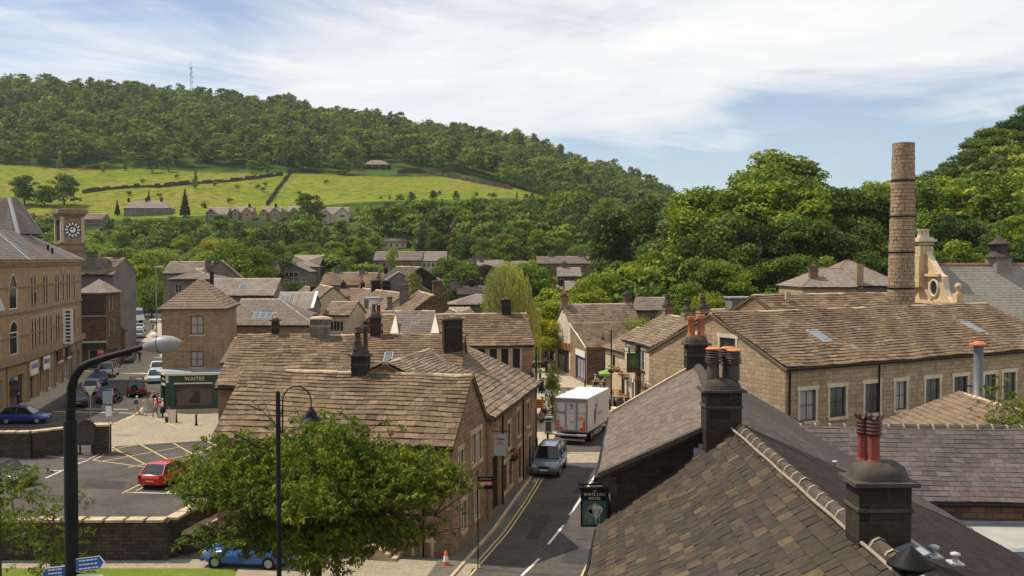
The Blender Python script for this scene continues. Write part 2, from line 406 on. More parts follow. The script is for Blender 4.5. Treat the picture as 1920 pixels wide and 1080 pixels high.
def clip(poly, a, b):   # keep the left side of a->b
    out = []; n = len(poly)
    def side(p): return (b[0]-a[0])*(p[1]-a[1])-(b[1]-a[1])*(p[0]-a[0])
    for i in range(n):
        p, q = poly[i], poly[(i+1)%n]; sp_, sq = side(p), side(q)
        if sp_ >= -1e-9: out.append(p)
        if (sp_ > 1e-9 and sq < -1e-9) or (sp_ < -1e-9 and sq > 1e-9):
            t = sp_/(sp_-sq); out.append((p[0]+(q[0]-p[0])*t, p[1]+(q[1]-p[1])*t))
    return out
def wall(mb, P0, P1, poly, holes, m, rev=.14, mrev=None):
    P0, P1 = Vector((P0[0],P0[1],0)), Vector((P1[0],P1[1],0)); t = (P1-P0).normalized(); n = Vector((t.y,-t.x,0))
    us = [p[0] for p in poly]; zs = [p[1] for p in poly]
    hs = [h for h in holes if h[0] > min(us) and h[1] < max(us) and h[2] >= min(zs) and h[3] < max(zs)]
    U = sorted(set([min(us), max(us)]+[h[0] for h in hs]+[h[1] for h in hs])); V = sorted(set([min(zs), max(zs)]+[h[2] for h in hs]+[h[3] for h in hs]))
    for i in range(len(U)-1):
        for j in range(len(V)-1):
            cu, cz = (U[i]+U[i+1])/2, (V[j]+V[j+1])/2
            if any(h[0] < cu < h[1] and h[2] < cz < h[3] for h in hs): continue
            q = [(U[i],V[j]),(U[i+1],V[j]),(U[i+1],V[j+1]),(U[i],V[j+1])]
            for k in range(len(poly)):
                q = clip(q, poly[k], poly[(k+1)%len(poly)])
                if len(q) < 3: break
            if len(q) >= 3: mb.face([P0+t*a+Z*b_ for a, b_ in q], m)
    mr = mrev or m
    for h in hs:
        a, b_, c, d = h[:4]
        o = [P0+t*a+Z*c, P0+t*b_+Z*c, P0+t*b_+Z*d, P0+t*a+Z*d]; k = [p-n*rev for p in o]
        for i in range(4): mb.face([o[i], k[i], k[(i+1)%4], o[(i+1)%4]], mr)
def window(par, P0, P1, h, frame='white_paint', nx=2, ny=2, sur=None, sill=None, pane='window_glass', name='window', bar=.05, rev=.14, door=False):
    P0, P1 = Vector((P0[0],P0[1],0)), Vector((P1[0],P1[1],0)); t = (P1-P0).normalized(); n = Vector((t.y,-t.x,0))
    u0, u1, z0, z1 = h; mb = MB(); fr = rev-.05
    B = lambda u, z, v=(-fr-.05, -fr): mb.boxa(P0, t, n, u, v, z, frame)
    B((u0,u0+bar),(z0,z1)); B((u1-bar,u1),(z0,z1)); B((u0+bar,u1-bar),(z0,z0+bar)); B((u0+bar,u1-bar),(z1-bar,z1))
    for i in range(1, nx): x = u0+(u1-u0)*i/nx; B((x-bar*.4,x+bar*.4),(z0+bar,z1-bar),(-fr-.045,-fr-.01))
    for i in range(1, ny): zz = z0+(z1-z0)*i/ny; B((u0+bar,u1-bar),(zz-bar*.35,zz+bar*.35),(-fr-.043,-fr-.012))
    o = mb.build(name, par)
    g = MB(); g.face([P0+t*a-n*(fr+.03)+Z*b_ for a, b_ in ((u0+.01,z0+.01),(u1-.01,z0+.01),(u1-.01,z1-.01),(u0+.01,z1-.01))], pane); g.build('pane', o)
    if sur or sill:
        s = MB(); w = .16; pr = .035
        if sur:
            s.boxa(P0,t,n,(u0-w,u0-.002),(-.05,pr),(z0,z1),sur); s.boxa(P0,t,n,(u1+.002,u1+w),(-.05,pr),(z0,z1),sur)
            s.boxa(P0,t,n,(u0-w-.08,u1+w+.08),(-.05,pr+.005),(z1+.002,z1+.24),sur)
        s.boxa(P0,t,n,(u0-w,u1+w),(-.06,pr+.05),(z0-.16,z0-.002),sill or sur); s.build('surround', o)
    return o
def uz(P0, P1, px, py):
    P0, P1 = Vector((P0[0],P0[1],0)), Vector((P1[0],P1[1],0)); t = (P1-P0).normalized(); n = Vector((t.y,-t.x,0))
    r = ray(px, py); O = Vector((0,0,CAMZ)); k = (P0-O).dot(n)/r.dot(n); p = O+r*k
    return (p-P0).dot(t), p.z

POTS = {}
def pot(par, x, y, z, h=.7, r=.13, kind='plain', mat='terracotta', top=None):
    mb = MB(); o = (x, y, z)
    if kind == 'plain': mb.lathe(o, [(r*1.15,0),(r*1.1,h*.06),(r,h*.12),(r*.86,h*.8),(r*1.05,h*.82),(r*1.08,h*.88),(r*.95,h*.9),(r*1.12,h*.93),(r*1.12,h),(r*.8,h),(r*.8,h*.8)], mat, 14)
    elif kind == 'louvre':
        pf = [(r*1.15,0),(r*1.1,h*.5)]
        for i in range(5): zz = h*(.52+.075*i); pf += [(r*.95,zz),(r*1.5-(.0 if i<3 else r*.15),zz+h*.02),(r*1.45-(.0 if i<3 else r*.15),zz+h*.05)]
        pf += [(r*.9,h*.92)]
        mb.lathe(o, pf, mat, 14)
        mb.lathe((x,y,z+h*.905), [(r*.7,0),(r*1.3,.02),(r*1.45,h*.05),(r*1.1,h*.09),(r*.6,h*.095)], top or mat, 14)
    elif kind == 'crown':
        pf = [(r*1.25,0),(r*1.15,h*.06),(r,h*.1),(r*.92,h*.55),(r*1.12,h*.56),(r*1.12,h*.58),(r*.95,h*.59)]
        for i in range(4): zz = h*(.6+.075*i); pf += [(r*.92,zz),(r*1.3,zz+h*.02),(r*1.3,zz+h*.05)]
        pf += [(r*.85,h*.91),(r*1.15,h*.93),(r*.7,h*.94)]
        mb.lathe(o, pf[:7], mat, 8, False); mb.lathe((x,y,z), pf[7:], 'terracotta_maroon', 12)
        for k in range(8):
            a = 2*PI*k/8; c_, s_ = math.cos(a), math.sin(a); zz = z+h*.92
            b0 = Vector((x+c_*r, y+s_*r, zz)); tv = Vector((-s_, c_, 0)); ov = Vector((c_, s_, 0))
            mb.hexa([b0-tv*r*.3-ov*.01,b0-tv*r*.3+ov*.02,b0+tv*r*.3+ov*.02,b0+tv*r*.3-ov*.01], [b0-tv*.01+ov*(r*.5)+Z*h*.1-ov*.01,b0-tv*.01+ov*(r*.5+.02)+Z*h*.1,b0+tv*.01+ov*(r*.5+.02)+Z*h*.1,b0+tv*.01+ov*(r*.5-.01)+Z*h*.1], 'terracotta_dark')
    elif kind == 'bottle': mb.lathe(o, [(r*1.6,0),(r*1.5,h*.1),(r*1.05,h*.32),(r*1.15,h*.34),(r*.9,h*.4),(r*.85,h*.7),(r*1.1,h*.72),(r*1.1,h*.78),(r*.9,h*.8),(r*.95,h*.92),(r*1.05,h),(r*.7,h)], mat, 14)
    return mb.build('chimney_pot', par)
def chimney(par, x, y, w, d, z0, z1, mat='sooty_stone', rz=0, pots=(), cap=True, flaunch='sooty_dressed', ledge='sooty_dressed', low=False, flash=False, label=None):
    mb = MB(); mb.box((x,y,(z0+z1)/2), (w,d,z1-z0), mat, rz)
    ca, sa = math.cos(rz), math.sin(rz)
    if cap:
        mb.box((x,y,z1+.03), (w+.22,d+.22,.07), ledge, rz)
        k = .9; zt = .12 if low else .3
        mb.box((x,y,z1-.42), (w+.06,d+.06,.06), ledge, rz)
        def P(a, b, h): return Vector((x+a*ca-b*sa, y+a*sa+b*ca, z1+.065+h))
        a, b_ = w/2*1.02, d/2*1.02; rows = [[P(s1*a*f, s2*b_*f, h) for s1, s2 in ((-1,-.6),(-.6,-1),(.6,-1),(1,-.6),(1,.6),(.6,1),(-.6,1),(-1,.6))] for f, h in ((1,0),(.97,zt*.35),(.86,zt*.75),(.62,zt))]
        mb.grid(rows, flaunch, True, True); mb.cap(rows[-1], flaunch)
    if flash:
        mb.box((x,y,z0+(z1-z0)*.02+flash), (w+.05,d+.05,.22), 'lead', rz)
    o = mb.build('chimney', par)
    if label: o['label'] = label
    zt = z1+(.06+(.12 if low else .3) if cap else 0)-.04
    for p in pots:
        dx, dy = p[0], p[1]
        pot(o, x+dx*ca-dy*sa, y+dx*sa+dy*ca, zt, **p[2])
    return o
def skylight(par, A, B, D, u, v, w, h, n_lift=.09, nx=1):
    """on the roof plane with eave A->B and left edge A->D; u along, v up the slope"""
    A, B, D = Vector(A), Vector(B), Vector(D); e = (B-A).normalized(); nn = e.cross(D-A).normalized(); up = nn.cross(e)
    if nn.z < 0: nn = -nn
    if up.z < 0: up = -up
    O = A+e*u+up*v; mb = MB()
    def bx(a, b, c, d, lo, hi, m, M_=None):
        q = lambda s, t_, k: O+e*s+up*t_+nn*k
        (M_ or mb).hexa([q(a,c,lo),q(b,c,lo),q(b,d,lo),q(a,d,lo)], [q(a,c,hi),q(b,c,hi),q(b,d,hi),q(a,d,hi)], m)
    L0 = n_lift; f = .06
    bx(0,f,0,h,0,L0+.05,'grey_metal'); bx(w-f,w,0,h,0,L0+.05,'grey_metal'); bx(f,w-f,0,f,0,L0+.05,'grey_metal'); bx(f,w-f,h-f,h,0,L0+.05,'grey_metal')
    for i in range(1, nx): bx(w*i/nx-.03,w*i/nx+.03,f,h-f,0,L0+.045,'grey_metal')
    bx(-.12,w+.12,-.2,-.002,0,L0-.02,'lead')
    o = mb.build('skylight', par)
    g = MB(); bx(f,w-f,f,h-f,0,L0+.02,'skylight_glass',g); g.build('pane', o)
    return o

def house(name, label, cat, A, ang, L, W, eave, rdg, base=0., wallm='sandstone', roofm='stone_slate', hip=(0,0), over=.25, course=.3, tw=.5, th=.035, dim=1., wav=.02,
          wins={}, group=None, wstyle={}, gut=True, pipes=(), ridgem='dressed_stone', rjoin=None, verge=.12, jit=.25, ranges=None):
    A = Vector((A[0], A[1], 0)); e = Vector((math.cos(ang), math.sin(ang), 0)); n = Vector((-e.y, e.x, 0))
    root = thing(name, label, cat, (A.x, A.y, base), group)
    c = [A, A+e*L, A+e*L+n*W, A+n*W]; sd = {'F':(c[0],c[1]), 'R':(c[1],c[2]), 'B':(c[2],c[3]), 'L':(c[3],c[0])}
    mb = MB()
    for k, (p, q) in sd.items():
        ln = (q-p).length; poly = [(0,base),(ln,base),(ln,eave),(0,eave)]
        if k == 'R' and not hip[1] or k == 'L' and not hip[0]: poly = [(0,base),(ln,base),(ln,eave),(ln/2,rdg),(0,eave)]
        wall(mb, p, q, poly, wins.get(k, []), wallm)
    mb.build('wall', root)
    for k, hs in wins.items():
        for h in hs: window(root, *sd[k], h[:4], **(h[4] if len(h) > 4 else wstyle))
    sl = (rdg-eave)/(W/2); rf = MB()
    def P(u, v, z): return A+e*u+n*v+Z*z
    ve = [0 if hip[0] else verge, 0 if hip[1] else verge]; oh = [over if hip[0] else 0, over if hip[1] else 0]
    ez = eave-over*sl+.03; rz_ = rdg+.03
    f0, f1 = P(-ve[0]-oh[0],-over,ez), P(L+ve[1]+oh[1],-over,ez); b0, b1 = P(-ve[0]-oh[0],W+over,ez), P(L+ve[1]+oh[1],W+over,ez)
    r0, r1 = P(hip[0]-ve[0],W/2,rz_), P(L-hip[1]+ve[1],W/2,rz_)
    planes = [(f0,f1,r1,r0),(b1,b0,r0,r1)]
    if hip[0]: planes.append((b0,f0,r0,r0))
    if hip[1]: planes.append((f1,b1,r1,r1))
    for q in planes:
        qq = list(q) if (q[2]-q[3]).length > .01 else list(q[:3])
        rf.slab(qq, .1, roofm); slates(rf, *q, roofm, course, tw, th, dim, wav, jit=jit)
    ridge(rf, r0, r1, ridgem, join=rjoin)
    for hcond, r_, aa, bb in ((hip[0], r0, f0, b0), (hip[1], r1, f1, b1)):
        if hcond: ridge(rf, aa, r_, ridgem, .15, .4, .05); ridge(rf, bb, r_, ridgem, .15, .4, .05)
    roof = rf.build('roof', root)
    if gut:
        g = MB(); g.tube([f0+n*-.05-Z*.06, f1+n*-.05-Z*.06], .06, 'black_metal', 6); g.build('gutter', root)
        g = MB(); g.tube([b0+n*.05-Z*.06, b1+n*.05-Z*.06], .06, 'black_metal', 6); g.build('gutter', root)
    for (k, u) in pipes:
        p, q = sd[k]; t = (q-p).normalized(); nn = Vector((t.y,-t.x,0)); g = MB(); O = p+t*u+nn*.09
        g.tube([O+Z*base, O+Z*(eave-.1)], .05, 'black_metal', 8); g.build('drainpipe', root)
    return root, dict(A=A, e=e, n=n, sd=sd, f0=f0, f1=f1, r0=r0, r1=r1, b0=b0, b1=b1, roof=roof, P=P, sl=sl, L=L, W=W, eave=eave, rdg=rdg)
def winrow(n_, L, z0, h, w, m=.8, **st):
    """n_ evenly spaced openings on a wall of length L"""
    st_ = (st,) if st else ()
    return [(m+(L-2*m-w)*i/max(1,n_-1), m+(L-2*m-w)*i/max(1,n_-1)+w, z0, z0+h)+st_ for i in range(n_)]
CLS, SUNE, EXPO, SKS, SEED, CL0, CL1, HAZE = .98, 5.0, .14, .105, 4.7, .43, .76, .00006
V3 = lambda x, y, z: Vector((x, y, z))
# ================================================================ SETTING
def sheet(name, pts, z, mat, lab=None, kind='structure'):
    mb = MB(); p = [Vector((q[0], q[1], z)) for q in pts]
    a = sum(p[i].x*p[(i+1)%len(p)].y-p[(i+1)%len(p)].x*p[i].y for i in range(len(p)))
    if a < 0: p = p[::-1]
    # triangulate concave outlines
    bm = bmesh.new(); vs = [bm.verts.new(q) for q in p]; f = bm.faces.new(vs); r = bmesh.ops.triangulate(bm, faces=[f])
    for f in bm.faces: mb.face([v.co.copy() for v in f.verts], mat)
    bm.free(); return struct(mb, name, lab, kind)
def gp(l, z=0): return [G(x, y, z) for x, y in l]

# terrain: one sheet from beneath the camera to beyond the hill tops
def terrain():
    pxs = list(np.linspace(-1500, 3400, 190)); ds = [-30, 20, 60, 100, 112, 125]+list(np.arange(140, 300, 14))+list(np.arange(300, 1150, 20))+[1200, 1350, 1600, 2200, 3500]
    mb = MB(); vid = []
    for d in ds:
        row = []
        for px in pxs:
            row.append(((px-960)/F*max(d, 25)*(1 if d > 25 else 1.), d, (terr_pd(px, d) if d > 60 else 0)-.02))
        vid.append(row)
    base = 0
    for r in vid: mb.v.extend(r)
    n = len(pxs); A = mb.mi('town_ground'); B_ = mb.mi('pasture'); C_ = mb.mi('woodland_floor')
    for i in range(len(ds)-1):
        for j in range(n-1):
            mb.f.append([i*n+j, i*n+j+1, (i+1)*n+j+1, (i+1)*n+j]); d = ds[i]; px = pxs[j]
            k = A if d < 235 and (px < 1150 or d < 112) else B_
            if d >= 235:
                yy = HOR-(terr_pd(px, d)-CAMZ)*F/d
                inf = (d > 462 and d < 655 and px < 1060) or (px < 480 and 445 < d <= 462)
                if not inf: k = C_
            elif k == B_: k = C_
            mb.m.append(k); mb.smooth.append(True)
    o = struct(mb, 'ground', 'valley floor and hillside with yellow-green pasture'); return o
terrain()

# roads and paving (each sheet a few mm above the one below)
sheet('square_paving', gp([(1000,905),(1008,700),(1040,640),(1090,640),(1330,760),(1240,830),(1200,905)]), .004, 'paving', 'pale stone paving of the square behind the box truck')
street = [(700,1300),(860,1092),(945,995),(985,935),(1022,880),(1030,842),(1046,805),(1060,770),(1150,770),(1200,800),(1240,845),(1240,900),(1170,940),(1140,1000),(1105,1085),(1060,1300)]
sheet('road', gp(street), .008, 'asphalt', 'asphalt street passing the 4x4 and the box truck')
sheet('crossing_paving', gp([(1030,868),(1033,848),(1240,848),(1240,868)]), .012, 'setts', 'strip of pale setts crossing the street in front of the 4x4')
def strip(pts, w, z, mat, mb):
    pts = [Vector((p[0],p[1],z)) for p in pts]
    L = []; Rr = []
    for i, p in enumerate(pts):
        d = (pts[min(i+1,len(pts)-1)]-pts[max(i-1,0)]).normalized(); s = Vector((-d.y,d.x,0))*w/2
        L.append(p+s); Rr.append(p-s)
    for i in range(len(pts)-1): mb.face([Rr[i],Rr[i+1],L[i+1],L[i]], mat)
def curve(pts, n=6):
    out = []; k = len(pts)
    for i in range(k-1):
        p0, p1, p2, p3 = pts[max(i-1,0)], pts[i], pts[i+1], pts[min(i+2,k-1)]
        for j in range(n):
            t = j/n; out.append(p1*(1-t)+p2*t)
    out.append(pts[-1]); return out
mb = MB()
yl = curve(gp([(790,1160),(870,1082),(945,998),(985,940),(1014,893)]))
strip(yl, .09, .016, 'road_yellow', mb); strip([p+Vector((.22,.0,0)) for p in yl], .09, .016, 'road_yellow', mb)
yr = gp([(1062,1150),(1094,1072),(1132,1000)])
strip(yr, .09, .016, 'road_yellow', mb); strip([p+Vector((.22,0,0)) for p in yr], .09, .016, 'road_yellow', mb)
struct(mb, 'road_marking', 'double yellow lines along both kerbs of the street')
mb = MB()
for a, b in (((978,1080),(1011,1048)),((1028,1021),(1057,985)),((1068,966),(1090,934)),((1099,918),(1116,892)),((1122,883),(1137,862)),((925,1140),(962,1100))):
    strip([G(*a), G(*b)], .13, .0165, 'road_white', mb)
struct(mb, 'road_marking', 'white dashes down the centre of the street')
# pavement left of the street (a real kerb step)
kerb = gp([(780,1150),(852,1082),(928,995),(970,935),(1003,890),(1002,850),(1004,835)])
fac = [Vector((-4.6,33,0)),Vector((-3.3,41,0)),Vector((-2.75,44.8,0)),Vector((-1.5,51,0)),Vector((-.3,58,0)),Vector((1.2,66,0)),Vector((1.4,68.5,0))]
mb = MB()
for i in range(len(kerb)-1):
    a, b, c, d = kerb[i], kerb[i+1], fac[i+1]-Vector((.6,0,0)), fac[i]-Vector((.6,0,0))
    u = Z*.12; k = Vector((-.14,0,0))
    mb.face([a+u,b+u,b+k+u,a+k+u], 'dressed_stone'); mb.face([a,b,b+u,a+u][::1], 'dressed_stone'); mb.face([a+k+u,b+k+u,c+u,d+u], 'pavement_flags')
struct(mb, 'pavement', 'flagged pavement along the stone terrace left of the street')
# left: square, streets, car park
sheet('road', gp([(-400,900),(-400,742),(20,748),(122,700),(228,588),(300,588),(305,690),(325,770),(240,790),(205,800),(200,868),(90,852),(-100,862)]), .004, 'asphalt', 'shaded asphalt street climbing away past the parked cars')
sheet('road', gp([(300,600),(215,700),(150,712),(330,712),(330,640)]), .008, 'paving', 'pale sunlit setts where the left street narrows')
sheet('car_park', gp([(-300,1010),(-60,850),(200,838),(215,838),(235,834),(405,822),(420,1010)]), .012, 'asphalt', 'asphalt car park behind the low stone wall')
sheet('setts_paving', gp([(206,838),(208,797),(240,781),(300,773),(420,770),(420,824),(235,836)]), .016, 'setts', 'pale setts in front of the green corner shop')
mb = MB()
strip(gp([(206,797),(238,786),(262,772),(268,764)]), .25, .021, 'dressed_stone', mb); strip(gp([(262,772),(330,800),(400,806)]), .16, .021, 'dressed_stone', mb)
struct(mb, 'kerb_line', 'pale kerb stones round the setts')
mb = MB()
for l in (((216,842),(262,833),(385,824)),((175,863),(278,877)),((262,833),(322,866)),((217,843),(285,877)),((186,866),(340,838)),((240,877),(395,845)),((325,831),(372,858)),((280,877),(330,872),(405,833)),((175,863),(216,842)),((385,826),(405,836))):
    strip(gp(l), .11, .0185, 'road_yellow', mb)
for l in (((229,925),(264,908)),((232,923),(300,925)),((255,921),(285,905))): strip(gp(l), .10, .0185, 'road_yellow', mb)
struct(mb, 'road_marking', 'yellow cross hatching between the setts and the car park')
mb = MB()
for l in (((85,897),(150,868),(165,864)),((70,854),(165,862),(215,838)),((70,882),(118,883)),((250,924),(330,926)),((310,926),(345,905))):
    strip(gp(l), .11, .0195, 'road_white', mb)
for l in (((160,767),(240,768)),((100,772),(250,775))): strip(gp(l), .2, .0195, 'road_white', mb)
struct(mb, 'road_marking', 'white bay lines of the car park and give-way line')
# arcade pavement with kerb
mb = MB()
ka = gp([(-60,800),(66,772),(118,742),(160,712),(228,650)]); kf = gp([(-100,770),(20,752),(76,732),(122,703),(200,642)])
for i in range(4):
    u = Z*.12; mb.face([ka[i],ka[i+1],ka[i+1]+u,ka[i]+u], 'dressed_stone'); mb.face([ka[i]+u,ka[i+1]+u,kf[i+1]+u+Vector((-1.5,1,0)),kf[i]+u+Vector((-1.5,1,0))], 'paving')
struct(mb, 'pavement', 'pale pavement in front of the arched shopping arcade')
# garden below the car park wall
sheet('lawn', gp([(-500,1300),(-500,1066),(452,1061),(380,1300)]), .03, 'lawn', 'lawn strip at the foot of the car park wall')
sheet('path', gp([(-500,1067),(-500,1050),(900,1050),(900,1067)]), .034, 'setts', 'stone flagged path between the lawn and the wall')
sheet('path', gp([(448,1061),(890,1061),(760,1300),(372,1300)]), .038, 'setts', 'flagged path round the foot of the leafy tree')

# ================================================================ BUILDINGS: the terrace left of the street
W_ = 'white_paint'
# H1
ang1 = -R(12.3)
e1 = Vector((math.cos(ang1), math.sin(ang1), 0)); n1 = Vector((-e1.y, e1.x, 0))
frc = Vector((-2.72, 45.6, 0)); L1 = 11.9; A1 = frc - e1*L1; W1 = 6.5
def hwin(P0, P1, px0, py0, px1, py1):
    a = uz(P0, P1, px0, py0); b = uz(P0, P1, px1, py1)
    return (min(a[0],b[0]), max(a[0],b[0]), min(a[1],b[1]), max(a[1],b[1]))
fr0, fr1 = A1, frc; gr0, gr1 = frc, frc+n1*W1
stw = dict(frame=W_, nx=2, ny=1, sur='dressed_stone', bar=.06)
st1 = dict(frame=W_, nx=1, ny=1, bar=.09, sur='dressed_stone')
wF = [hwin(fr0,fr1,778,1016,789,1046)+(st1,), hwin(fr0,fr1,797,1017,808,1047)+(st1,)]
wR = [(1.0,1.75,3.35,4.75,stw),(3.35,4.15,3.6,5.1,stw),(4.6,5.35,3.6,5.1,stw),(1.5,2.3,.8,2.2,stw),(3.9,4.7,.8,2.2,stw)]
H1, h1 = house('stone_house', 'stone-slate roofed house behind the leafy foreground tree, single tall chimney on its ridge', 'house', A1, ang1, L1, W1, 5.35, 8.05, wallm='sandstone',
    roofm='stone_slate', course=.42, tw=.62, th=.05, dim=.955, wav=.035, wins={'F':wF,'R':wR}, pipes=(('F',L1-1.4),), over=.3)
def rp(h, px): # point of the ridge seen at column px
    a, b = h['r0'], h['r1']; k = (px-960)/F
    den = (b.x-a.x)-k*(b.y-a.y); t = (k*a.y-a.x)/den
    return a+(b-a)*t
q = rp(h1, 676)
chimney(H1, q.x, q.y-.05, .8, .62, 7.3, 8.95, 'sooty_stone', ang1, pots=((-.12,-.1,dict(h=1.15,r=.17,kind='bottle',mat='terracotta_dark')),(.2,.15,dict(h=1.2,r=.12,kind='plain',mat='terracotta_dark'))), flash=.1)
# H2, the long roof behind
A2 = Vector((-17.35, 58.6, 0)); 
H2, h2 = house('stone_house', 'long stone-slate roof behind the first ridge, with two small skylights', 'house', A2, R(-1), 14.2, 9.0, 6.35, 8.95, wallm='sandstone', roofm='stone_slate', course=.40, tw=.6, th=.045, dim=.965, wav=.04,
    wins={'L':[(2,2.4,3,4.6,dict(frame='dark_wood',nx=1,ny=2))]}, pipes=(('L',.4),))
skylight(H2, h2['f0'], h2['f1'], h2['r0'], 11.6, 2.2, .95, 1.0); skylight(H2, h2['f0'], h2['f1'], h2['r0'], 9.6, 2.5, .55, 1.0)
for px, w, d, z1, mt, pp, kw in ((516,.42,.42,10.1,'sooty_stone',((0,0,dict(h=.35,r=.12,mat='cream_paint')),),dict(low=True)),
        (600,1.15,.8,10.2,'grey_stone',(),dict(low=True,flaunch='dressed_stone',ledge='dressed_stone',flash=.3)),
        (704,.62,.6,10.3,'sooty_stone',((-.12,0,dict(h=.55,r=.11,mat='terracotta_dark',kind='bottle')),(.18,0,dict(h=.5,r=.12,mat='maroon_paint'))),dict())):
    q = rp(h2, px); chimney(H2, q.x, q.y, w, d, 8.0, z1-.2, mt, 0, pots=pp, **kw)
# H3, roof sloping to the street
d3 = Vector((1.55,66.6,0))-Vector((-1.25,51.9,0)); L3 = d3.length; a3 = math.atan2(d3.y, d3.x)
A3 = Vector((-1.25,51.9,0)) + Vector((.02,0,0))
# front = street side: e runs away from the camera with n to the left
st3 = dict(frame='dark_wood', nx=1, ny=2, sur='dressed_stone')
w3 = [(1.0,2.6,.2,3.2,dict(frame='dark_wood',nx=2,ny=1,pane='interior_dark')),(5.2,6.0,2.9,4.3,st3),(8.2,9.0,3.1,4.6,st3),(11.6,12.4,3.1,4.6,st3),(4.0,4.9,.6,2.2,st3),(5.6,6.5,.6,2.2,st3),(8.6,9.6,.3,2.3,st3),(12.2,13.2,.2,2.3,st3)]
H3, h3 = house('stone_house', 'house whose plain slate slope faces the street above the hanging shop sign', 'house', A3, a3, L3, 11.2, 5.6, 8.2, wallm='sandstone', roofm='stone_slate_grey', course=.42, tw=.6, th=.045, dim=.965, wav=.03,
    wins={'F':w3}, pipes=(('F',3.4),('F',9.9)), over=.35)
skylight(H3, h3['f0'], h3['f1'], h3['r0'], 2.4, 2.6, 2.2, .8, nx=1)
q = at(848,655,61.5); chimney(H3, q.x, q.y, 1.15, .9, 7.2, 10.05, 'sooty_stone', .2, pots=((0,0,dict(h=.25,r=.1,mat='cream_paint')),), low=True, flash=.5)
# low dark linking block left (between tower and H2)
house('outbuilding', 'low mossy stone lean-to between the brick tower house and the long roof', 'building', (-21.9,75,0), R(0), 3.6, 8, 6.0, 7.5, wallm='tower_brick', roofm='brown_slate', course=.35)

# terrace further along (windows under its eave)
a4 = R(8); A4 = Vector((-10.2, 79.8, 0))
st4 = dict(frame='dark_wood', nx=1, ny=1, sur='dressed_stone')
H4, h4 = house('stone_house', 'long-roofed house with a row of mullioned windows above a dark band', 'house', A4, a4, 12.0, 7.6, 6.85, 9.1, wallm='sandstone', roofm='stone_slate', course=.38, tw=.6, th=.045, dim=.97,
    wins={'F':[(5.6+i*.95, 5.6+i*.95+.6, 4.9, 6.5, st4) for i in range(6)]})
q = rp(h4, 962); chimney(H4, q.x-.6, q.y, .8, .8, 8.5, 10.3, 'sooty_stone', a4, low=True)
mb = MB(); t = h4['e']; mb.boxa(A4, t, -h4['n'], (5.2,12.05), (0.02,.5), (3.3,4.5), 'dark_slate'); mb.build('canopy', H4)
# slate bay with cream parapets
A5 = at(739, 622, 76); A5.z = 0
H5, h5 = house('stone_house', 'small purple slate roof between two cream triangular parapets', 'house', (A5.x, 76, 0), R(4), 3.0, 7, 7.75, 9.6, wallm='cream_stone', roofm='purple_slate', course=.25, tw=.3, th=.02)
for u in (-.1, 3.0):
    mb = MB(); P = h5['P']; o = [P(u-.35,-.25,7.6), P(u+.55,-.25,7.6), P(u+.12,1.9,9.5)]; b_ = [p-Vector((0,0,.8)) for p in o]
    mb.face(o, 'cream_paint'); mb.face([b_[0],b_[1],o[1],o[0]], 'cream_paint'); mb.face([b_[1],b_[2],o[2],o[1]], 'cream_paint'); mb.face([b_[2],b_[0],o[0],o[2]], 'cream_paint'); mb.build('parapet', H5)

# ================================================================ WAITES tower house
aw = R(98.5); ew = Vector((math.cos(aw), math.sin(aw), 0)); nw = Vector((-ew.y, ew.x, 0))
Aw = Vector((-26.7, 92.0, 0)); Lw, Ww = 9.5, 5.5
Pl, Pr = Aw+nw*Ww, Aw      # gable-left corner, right corner: face toward the camera is side 'L' (from A+nW to A)
stw_ = dict(frame='maroon_paint', nx=2, ny=2, pane='curtained_glass', sill='dressed_stone', bar=.09)
wl = [hwin(Pl,Pr,357,592,382,627)+(stw_,), hwin(Pl,Pr,357,659,382,688)+(stw_,)]
TW, tw_ = house('tower_house', 'square brick tower house with tiled pyramid roof over the green corner shop', 'house', Aw, aw, Lw, Ww, 9.45, 11.75, wallm='tower_brick', roofm='concrete_tile', hip=(2.9,2.9), over=.3, course=.36, tw=.33, th=.05, wav=0,
    wins={'L':wl}, jit=.03, ridgem='concrete_tile')
c = rp(tw_, 380); chimney(TW, c.x+.3, c.y+2, .3, .3, 11.2, 12.5, 'sooty_stone', 0, low=True)
# the shop at its foot
sh = thing('corner_shop', 'dark green WAITES corner shop with cream cornice at the foot of the brick tower', 'shop', (Pl.x, Pl.y-2.2, 0))
ts = (Pr-Pl).normalized(); ns = Vector((ts.y, -ts.x, 0))   # outward toward the camera
S0 = Pl+ns*2.2; LS = Ww
c0 = S0+ts*0.0; c1 = S0+ts*LS; cc = S0+ts*(.55)         # chamfered left corner
left0 = Pl+ns*.5-ts*.05
mb = MB()
door = (.25,1.15,.15,2.45)
seg1 = (left0, S0+ts*.75); seg2 = (S0+ts*.75, c1); seg3 = (c1, Pr)
l1 = (seg1[1]-seg1[0]).length; l2 = (seg2[1]-seg2[0]).length
wall(mb, *seg1, [(0,0),(l1,0),(l1,3.35),(0,3.35)], [(l1*.3,l1*.9,.1,2.4)], 'dark_green_paint', .2)
wall(mb, *seg2, [(0,.0),(l2,0),(l2,3.35),(0,3.35)], [(.75,l2-.75,.55,2.55)], 'dark_green_paint', .2)
wall(mb, *seg3, [(0,0),((seg3[1]-seg3[0]).length,0),((seg3[1]-seg3[0]).length,3.35),(0,3.35)], [], 'tower_brick')
mb.build('wall', sh)
mb = MB(); 
mb.boxa(seg2[0], (seg2[1]-seg2[0]).normalized(), ns, (-.05,l2+.1), (-.4,.14), (3.36,3.55), 'cream_paint')
t1 = (seg1[1]-seg1[0]).normalized(); nn1 = Vector((t1.y,-t1.x,0)); mb.boxa(seg1[0], t1, nn1, (-.1,l1-.06), (-.4,.14), (3.363,3.548), 'cream_paint')
